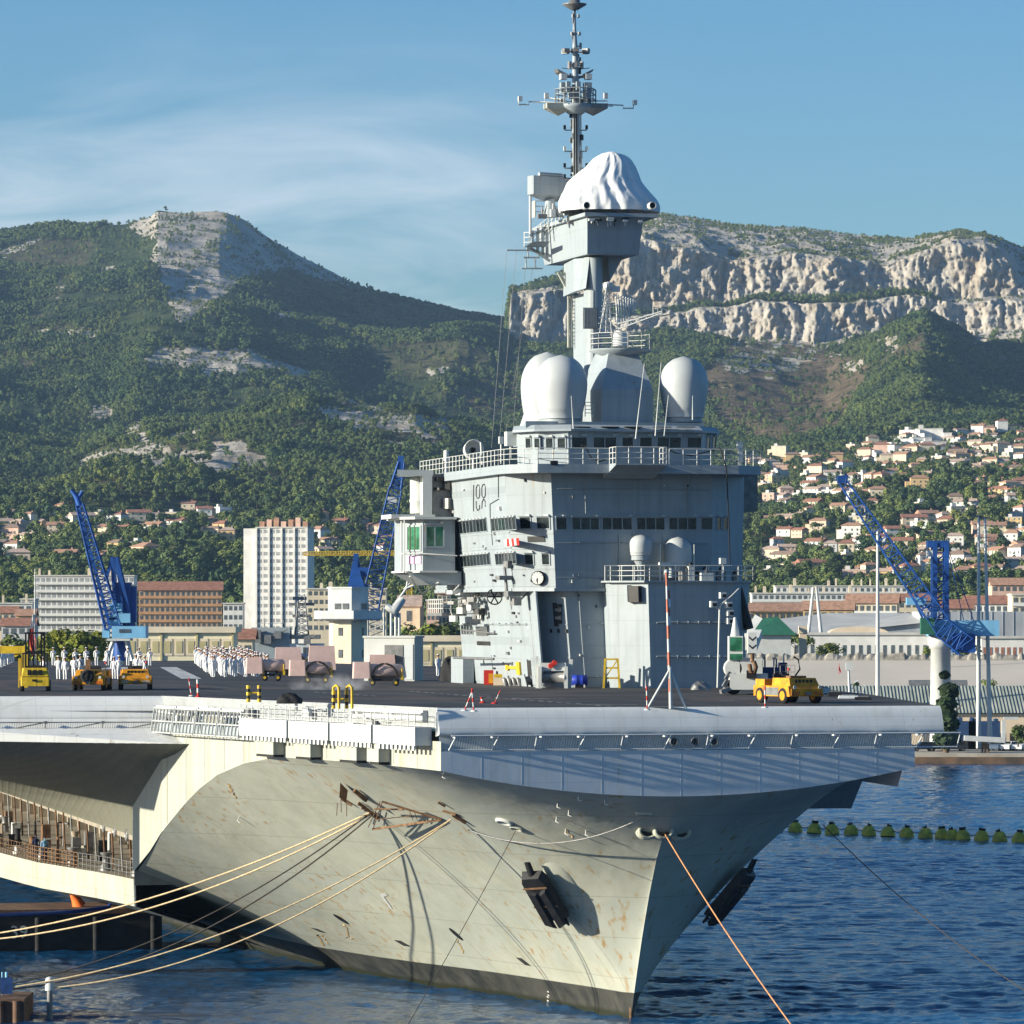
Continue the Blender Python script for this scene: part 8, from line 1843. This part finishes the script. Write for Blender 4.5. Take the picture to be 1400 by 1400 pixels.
q=MB(); q.lathe([(.3,0),(.14,.9),(.08,1.2)],10,M=Matrix.Translation(rel(1006,870,1))); q.build('beacon',M_white,t)
# dark blue power unit behind the yellow tractor
a=dk(1053,949); t=thing('power_unit','dark blue power unit with pipes between crane and yellow tractor','machine',a+Vector((0,0,.004))); q=MB(); q.box(-.9,0,.2,.6,2,1.7); q.build('housing',mat('unit_blue',(.02,.045,.13),.6,.2,1.5),t); q=MB(); q.box(.62,.1,.2,1.1,2,2.0); q.build('cabinet',mat('unit_navy',(.012,.02,.10),.6,.2,1.5),t)
r=random.Random(3)
for k in range(8): q=MB(); x=r.uniform(-.8,1.2); z=1.7 if x<.6 else 2.0; q.tube([(x,.2,z),(x,.2,z+r.uniform(.3,.7)),(x+r.uniform(-.3,.3),.2,z+.6)],.06,6); q.build('pipe',M_steel if k%2 else M_white,t)
q=MB(); q.tube([(1.5,0,1.0),(1.9,0,1.6),(1.8,0,2.2),(1.5,0,2.4)],.06,6); q.build('hose',M_rubber,t)
t=thing('step_ladder','small white step ladder between mobile crane and yellow tractor','ladder',dk(1041,955)+Vector((0,0,.004))); q=MB()
for x in (-.28,.28): q.bar((x,0,0),(x*.7,.2,.95),.07); q.bar((x,.5,0),(x*.7,.25,.95),.06)
for z in (.3,.6,.9): q.bar((-.25,.08*z*3,z),(.25,.08*z*3,z),.08)
q.build('frame',M_white,t)
# low white gear along the starboard edge
for px,py,w_,h_,mt,lab in ((1127,948,8,8,M_white,'white railing locker'),(1142,952,10,6,M_dark,'black cover lying'),(1160,955,14,4,M_pale,'long grey case'),(1180,957,12,4,M_dark,'dark grey case')):
    a=dk(px,py); s=a.y/F; t=thing('deck_case',lab+' at the starboard deck edge right of the yellow tractor','case',a+Vector((0,0,.004))); q=MB(); q.prism([(-w_*s,-.3),(w_*s,-.3),(w_*s,.4),(-w_*s,.4)],0,h_*s,[(-w_*s*.9,-.25),(w_*s*.9,-.25),(w_*s*.9,.35),(-w_*s*.9,.35)]); q.build('box',mt,t); q=MB(); q.box(-w_*s*.6,-.2,h_*s+.002,w_*s*.6,.3,h_*s+.06); q.build('lid',M_steel,t)
pole(1240,958,1236,938,'red and white pole lying aslant at the far right of the deck edge') if 0 else None
# deck paint
def stripe(pts,w,name='deck_marking',n=1,gap=.0):
    mb=MB()
    for (x0,y0),(x1,y1) in pts:
        a,b_=sz(x0,y0,DECK+.008),sz(x1,y1,DECK+.008); d=(b_-a).normalized(); s=Vector((-d.y,d.x,0))*w/2
        for k in range(n):
            p=a.lerp(b_,k/n); q=a.lerp(b_,(k+1-gap)/n); mb.add([p-s,q-s,q+s,p+s],[(0,1,2,3)])
    return mb.build(name,M_line,SHIP)
stripe([((620,950),(670,950))],.35); stripe([((700,954.5),(770,955))],.35); stripe([((795,963),(870,963))],.35); stripe([((842,966.5),(940,966.5))],.35); stripe([((985,957.5),(1003,957.5))],.4); stripe([((560,945),(842,966))],.22,'deck_marking',24,.5)
stripe([((430,946),(520,952))],.2,'deck_marking',8,.5); stripe([((230,912),(262,928)),],1.6); stripe([((150,915),(170,912))],2.4)
# rail of the deck edge: thin white line
# ------------------------------------------------------------------ steam over the deck
sm=bpy.data.materials.new('steam'); sm.use_nodes=True; nt=sm.node_tree; nt.nodes.clear(); L=nt.links.new
out=N(nt,'ShaderNodeOutputMaterial'); pv=N(nt,'ShaderNodeVolumePrincipled'); pv.inputs['Color'].default_value=(.92,.94,1,1); L(pv.outputs[0],out.inputs['Volume'])
O=N(nt,'ShaderNodeTexCoord').outputs['Object']; nf=noise(nt,.9,O,4,.6); mr=N(nt,'ShaderNodeMapRange'); mr.inputs[1].default_value=.48; mr.inputs[2].default_value=.75; mr.inputs[4].default_value=.8; L(nf,mr.inputs[0]); 
ln=N(nt,'ShaderNodeVectorMath',operation='LENGTH'); mpn=N(nt,'ShaderNodeMapping'); mpn.inputs['Scale'].default_value=(.30,.30,.75); L(O,mpn.inputs[0]); L(mpn.outputs[0],ln.inputs[0]); fr=N(nt,'ShaderNodeMapRange'); fr.inputs[1].default_value=1; fr.inputs[2].default_value=.2; L(ln.outputs['Value'],fr.inputs[0]); ml=N(nt,'ShaderNodeMath',operation='MULTIPLY'); L(mr.outputs[0],ml.inputs[0]); L(fr.outputs[0],ml.inputs[1]); L(ml.outputs[0],pv.inputs['Density'])
q=MB(); q.lathe([(.01,.02),(2.8,.03),(3.2,.5),(2.4,1.1),(.01,1.35)],20); o=q.build('steam',sm,None,dk(455,944)+Vector((0,0,.01))); tag(o,'thin pale steam drifting low over the deck by the pink tanks','steam',kind='stuff')
# ------------------------------------------------------------------ mooring lines
def rope(a,b,sag,r,mt,label,n=24,grp=None):
    q=MB(); pts=[]
    for k in range(n+1):
        t=k/n; p=Vector(a).lerp(Vector(b),t); p.z-=sag*4*t*(1-t); pts.append(p)
    q.tube(pts,r,6); o=q.build('mooring_line',mt); return tag(o,label,'rope',grp)
def HW(px,py,off=.25): p,n,a,b_=hullpix(px,py); return s2w(*(p+n*off))
rope(HW(509,1106),at(-30,1280,292),1.0,.055,M_rope,'upper pale mooring line running left from the rusty platform to the quay',grp='mooring lines')
rope(HW(511,1108),at(-30,1286,290),1.4,.055,M_rope,'pale mooring line just below the upper one, from the rusty platform leftwards',grp='mooring lines')
rope(HW(508,1109),at(-25,1352,262),1.7,.045,M_ropedark,'thin dark mooring line sagging from the rusty platform to the lower left',grp='mooring lines')
rope(HW(512,1109),at(-25,1356,262),2.3,.05,M_ropedark,'lower dark mooring line sagging beside its twin to the lower left',grp='mooring lines')
rope(HW(619,1114),at(20,1349,262),1.5,.05,M_rope,'brown mooring line from the small right bracket to the timber dolphin',grp='mooring lines')
rope(HW(620,1115),at(66,1351,262),1.9,.05,M_rope,'brown mooring line from the small right bracket to the white bollard',grp='mooring lines')
rope(HW(705,1131),at(520,1465,225),.2,.022,M_ropedark,'thin dark line slanting down from the white fairlead to the water')
p=s2w(0,3.6,11.1); rope(p,at(1150,1490,222),.5,.045,M_ropeorange,'taut orange bow line leading down to the right from the stem')
rope(s2w(10.5,7.5,11.2),at(1420,1366,255),.6,.03,M_ropedark,'dark line slanting from under the right side of the bow across the blue water')
rope(HW(880,1111),HW(640,1131,.1),1.1,.04,M_steel,'grey slack hose hanging along the bow under the bulwark')
# tall plain block added out of view to port, to cast the hull shadow
a=Vector((-66,283.5,0)); t=thing('shadow_block','grey unseen block added left of the view to cast a shadow on the hull','tower',a,R(15)); q=MB(); q.box(-2,-1.6,-2,2,1.6,22.5); q.build('wall',M_grey,t); q=MB(); q.box(-2.4,-2.0,22.502,2.4,2.0,23); q.build('roof',M_steel,t)
# ------------------------------------------------------------------ single trees near the quays
def tree(kind,label,x,y,z,h,seed,nleaf,size,wid=1.0,group=None,leaf=None,cat='tree',name=None):
    r=random.Random(seed); t=thing(name or {'pine':'pine_tree','round':'broadleaf_tree','cypress':'conifer','umbrella':'umbrella_pine','palm':'palm_tree'}[kind],label,cat,(x,y,z),r.uniform(0,6),group); t.scale=(h*wid,h*wid,h)
    c=crown(r,kind,nleaf,size); c.build('crown',leaf or M_leaf,t); k=MB(); trunk(k,0,.62,.03); k.build('trunk',M_bark,t); return t
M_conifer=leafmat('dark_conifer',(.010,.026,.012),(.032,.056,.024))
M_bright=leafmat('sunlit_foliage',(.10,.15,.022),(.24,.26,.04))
def px_tree(kind,label,px,pyt,pyb,Y,seed,nleaf=900,size=.045,wid=1.0,**k):
    b=at(px,pyb,Y); t=at(px,pyt,Y); return tree(kind,label,b.x,Y,b.z,(t.z-b.z),seed,nleaf,size,wid,**k)
g='green trees on the quay behind the sailors'
for i,(px,pt,w_,lab) in enumerate(((62,868,1.2,'leftmost of the bright trees behind the sailors'),(84,858,1.3,'bright bushy tree second from the left behind the sailors'),(104,855,1.25,'tallest bright tree in the clump left of the blue crane'),(126,860,1.2,'bright tree next to the tallest one towards the crane'),(142,866,1.0,'small bright tree just left of the crane column'),(38,872,1.2,'dark tree at the far left of the clump'),(14,866,1.3,'dark tree at the left margin behind the yellow gantry'),(73,862,1.3,'bright tree between the second and the leftmost in the clump'),(94,857,1.3,'bright tree directly left of the tallest one'),(116,858,1.3,'bright tree directly right of the tallest one'),(134,862,1.3,'bright yellowish tree nearest the crane legs'))):
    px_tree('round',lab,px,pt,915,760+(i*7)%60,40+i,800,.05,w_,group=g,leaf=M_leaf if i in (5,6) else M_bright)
px_tree('cypress','dark conifer standing before the white crane column at the right deck edge',1293,918,1028,709,70,4600,.034,1.35,leaf=M_conifer)
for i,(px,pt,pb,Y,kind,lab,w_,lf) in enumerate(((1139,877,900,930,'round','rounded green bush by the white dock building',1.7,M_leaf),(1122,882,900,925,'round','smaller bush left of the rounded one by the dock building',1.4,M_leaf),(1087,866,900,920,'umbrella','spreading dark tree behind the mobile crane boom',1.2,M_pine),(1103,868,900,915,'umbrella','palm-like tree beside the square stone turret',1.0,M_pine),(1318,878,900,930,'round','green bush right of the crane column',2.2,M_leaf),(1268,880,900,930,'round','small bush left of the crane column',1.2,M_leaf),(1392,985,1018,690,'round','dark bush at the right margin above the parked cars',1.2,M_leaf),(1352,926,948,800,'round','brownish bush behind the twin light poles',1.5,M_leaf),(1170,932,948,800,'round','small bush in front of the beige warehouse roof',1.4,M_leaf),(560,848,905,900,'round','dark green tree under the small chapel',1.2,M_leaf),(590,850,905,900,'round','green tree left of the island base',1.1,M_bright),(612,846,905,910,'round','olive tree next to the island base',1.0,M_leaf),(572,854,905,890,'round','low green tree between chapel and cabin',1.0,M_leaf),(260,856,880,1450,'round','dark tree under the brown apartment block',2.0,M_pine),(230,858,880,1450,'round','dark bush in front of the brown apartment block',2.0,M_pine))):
    px_tree(kind,lab,px,pt,pb,Y,90+i,620,.05,w_,leaf=lf)
t=thing('stone_turret','square cream stone turret beside the palm-like tree','turret',at(1098,880,905)); m=MB(); s=905/F; m.box(-5*s,0,-3,5*s,1.5,14*s); m.box(-6*s,-.2,14.01*s,6*s,1.7,24*s); m.build('tower',WM['sandy'],t)
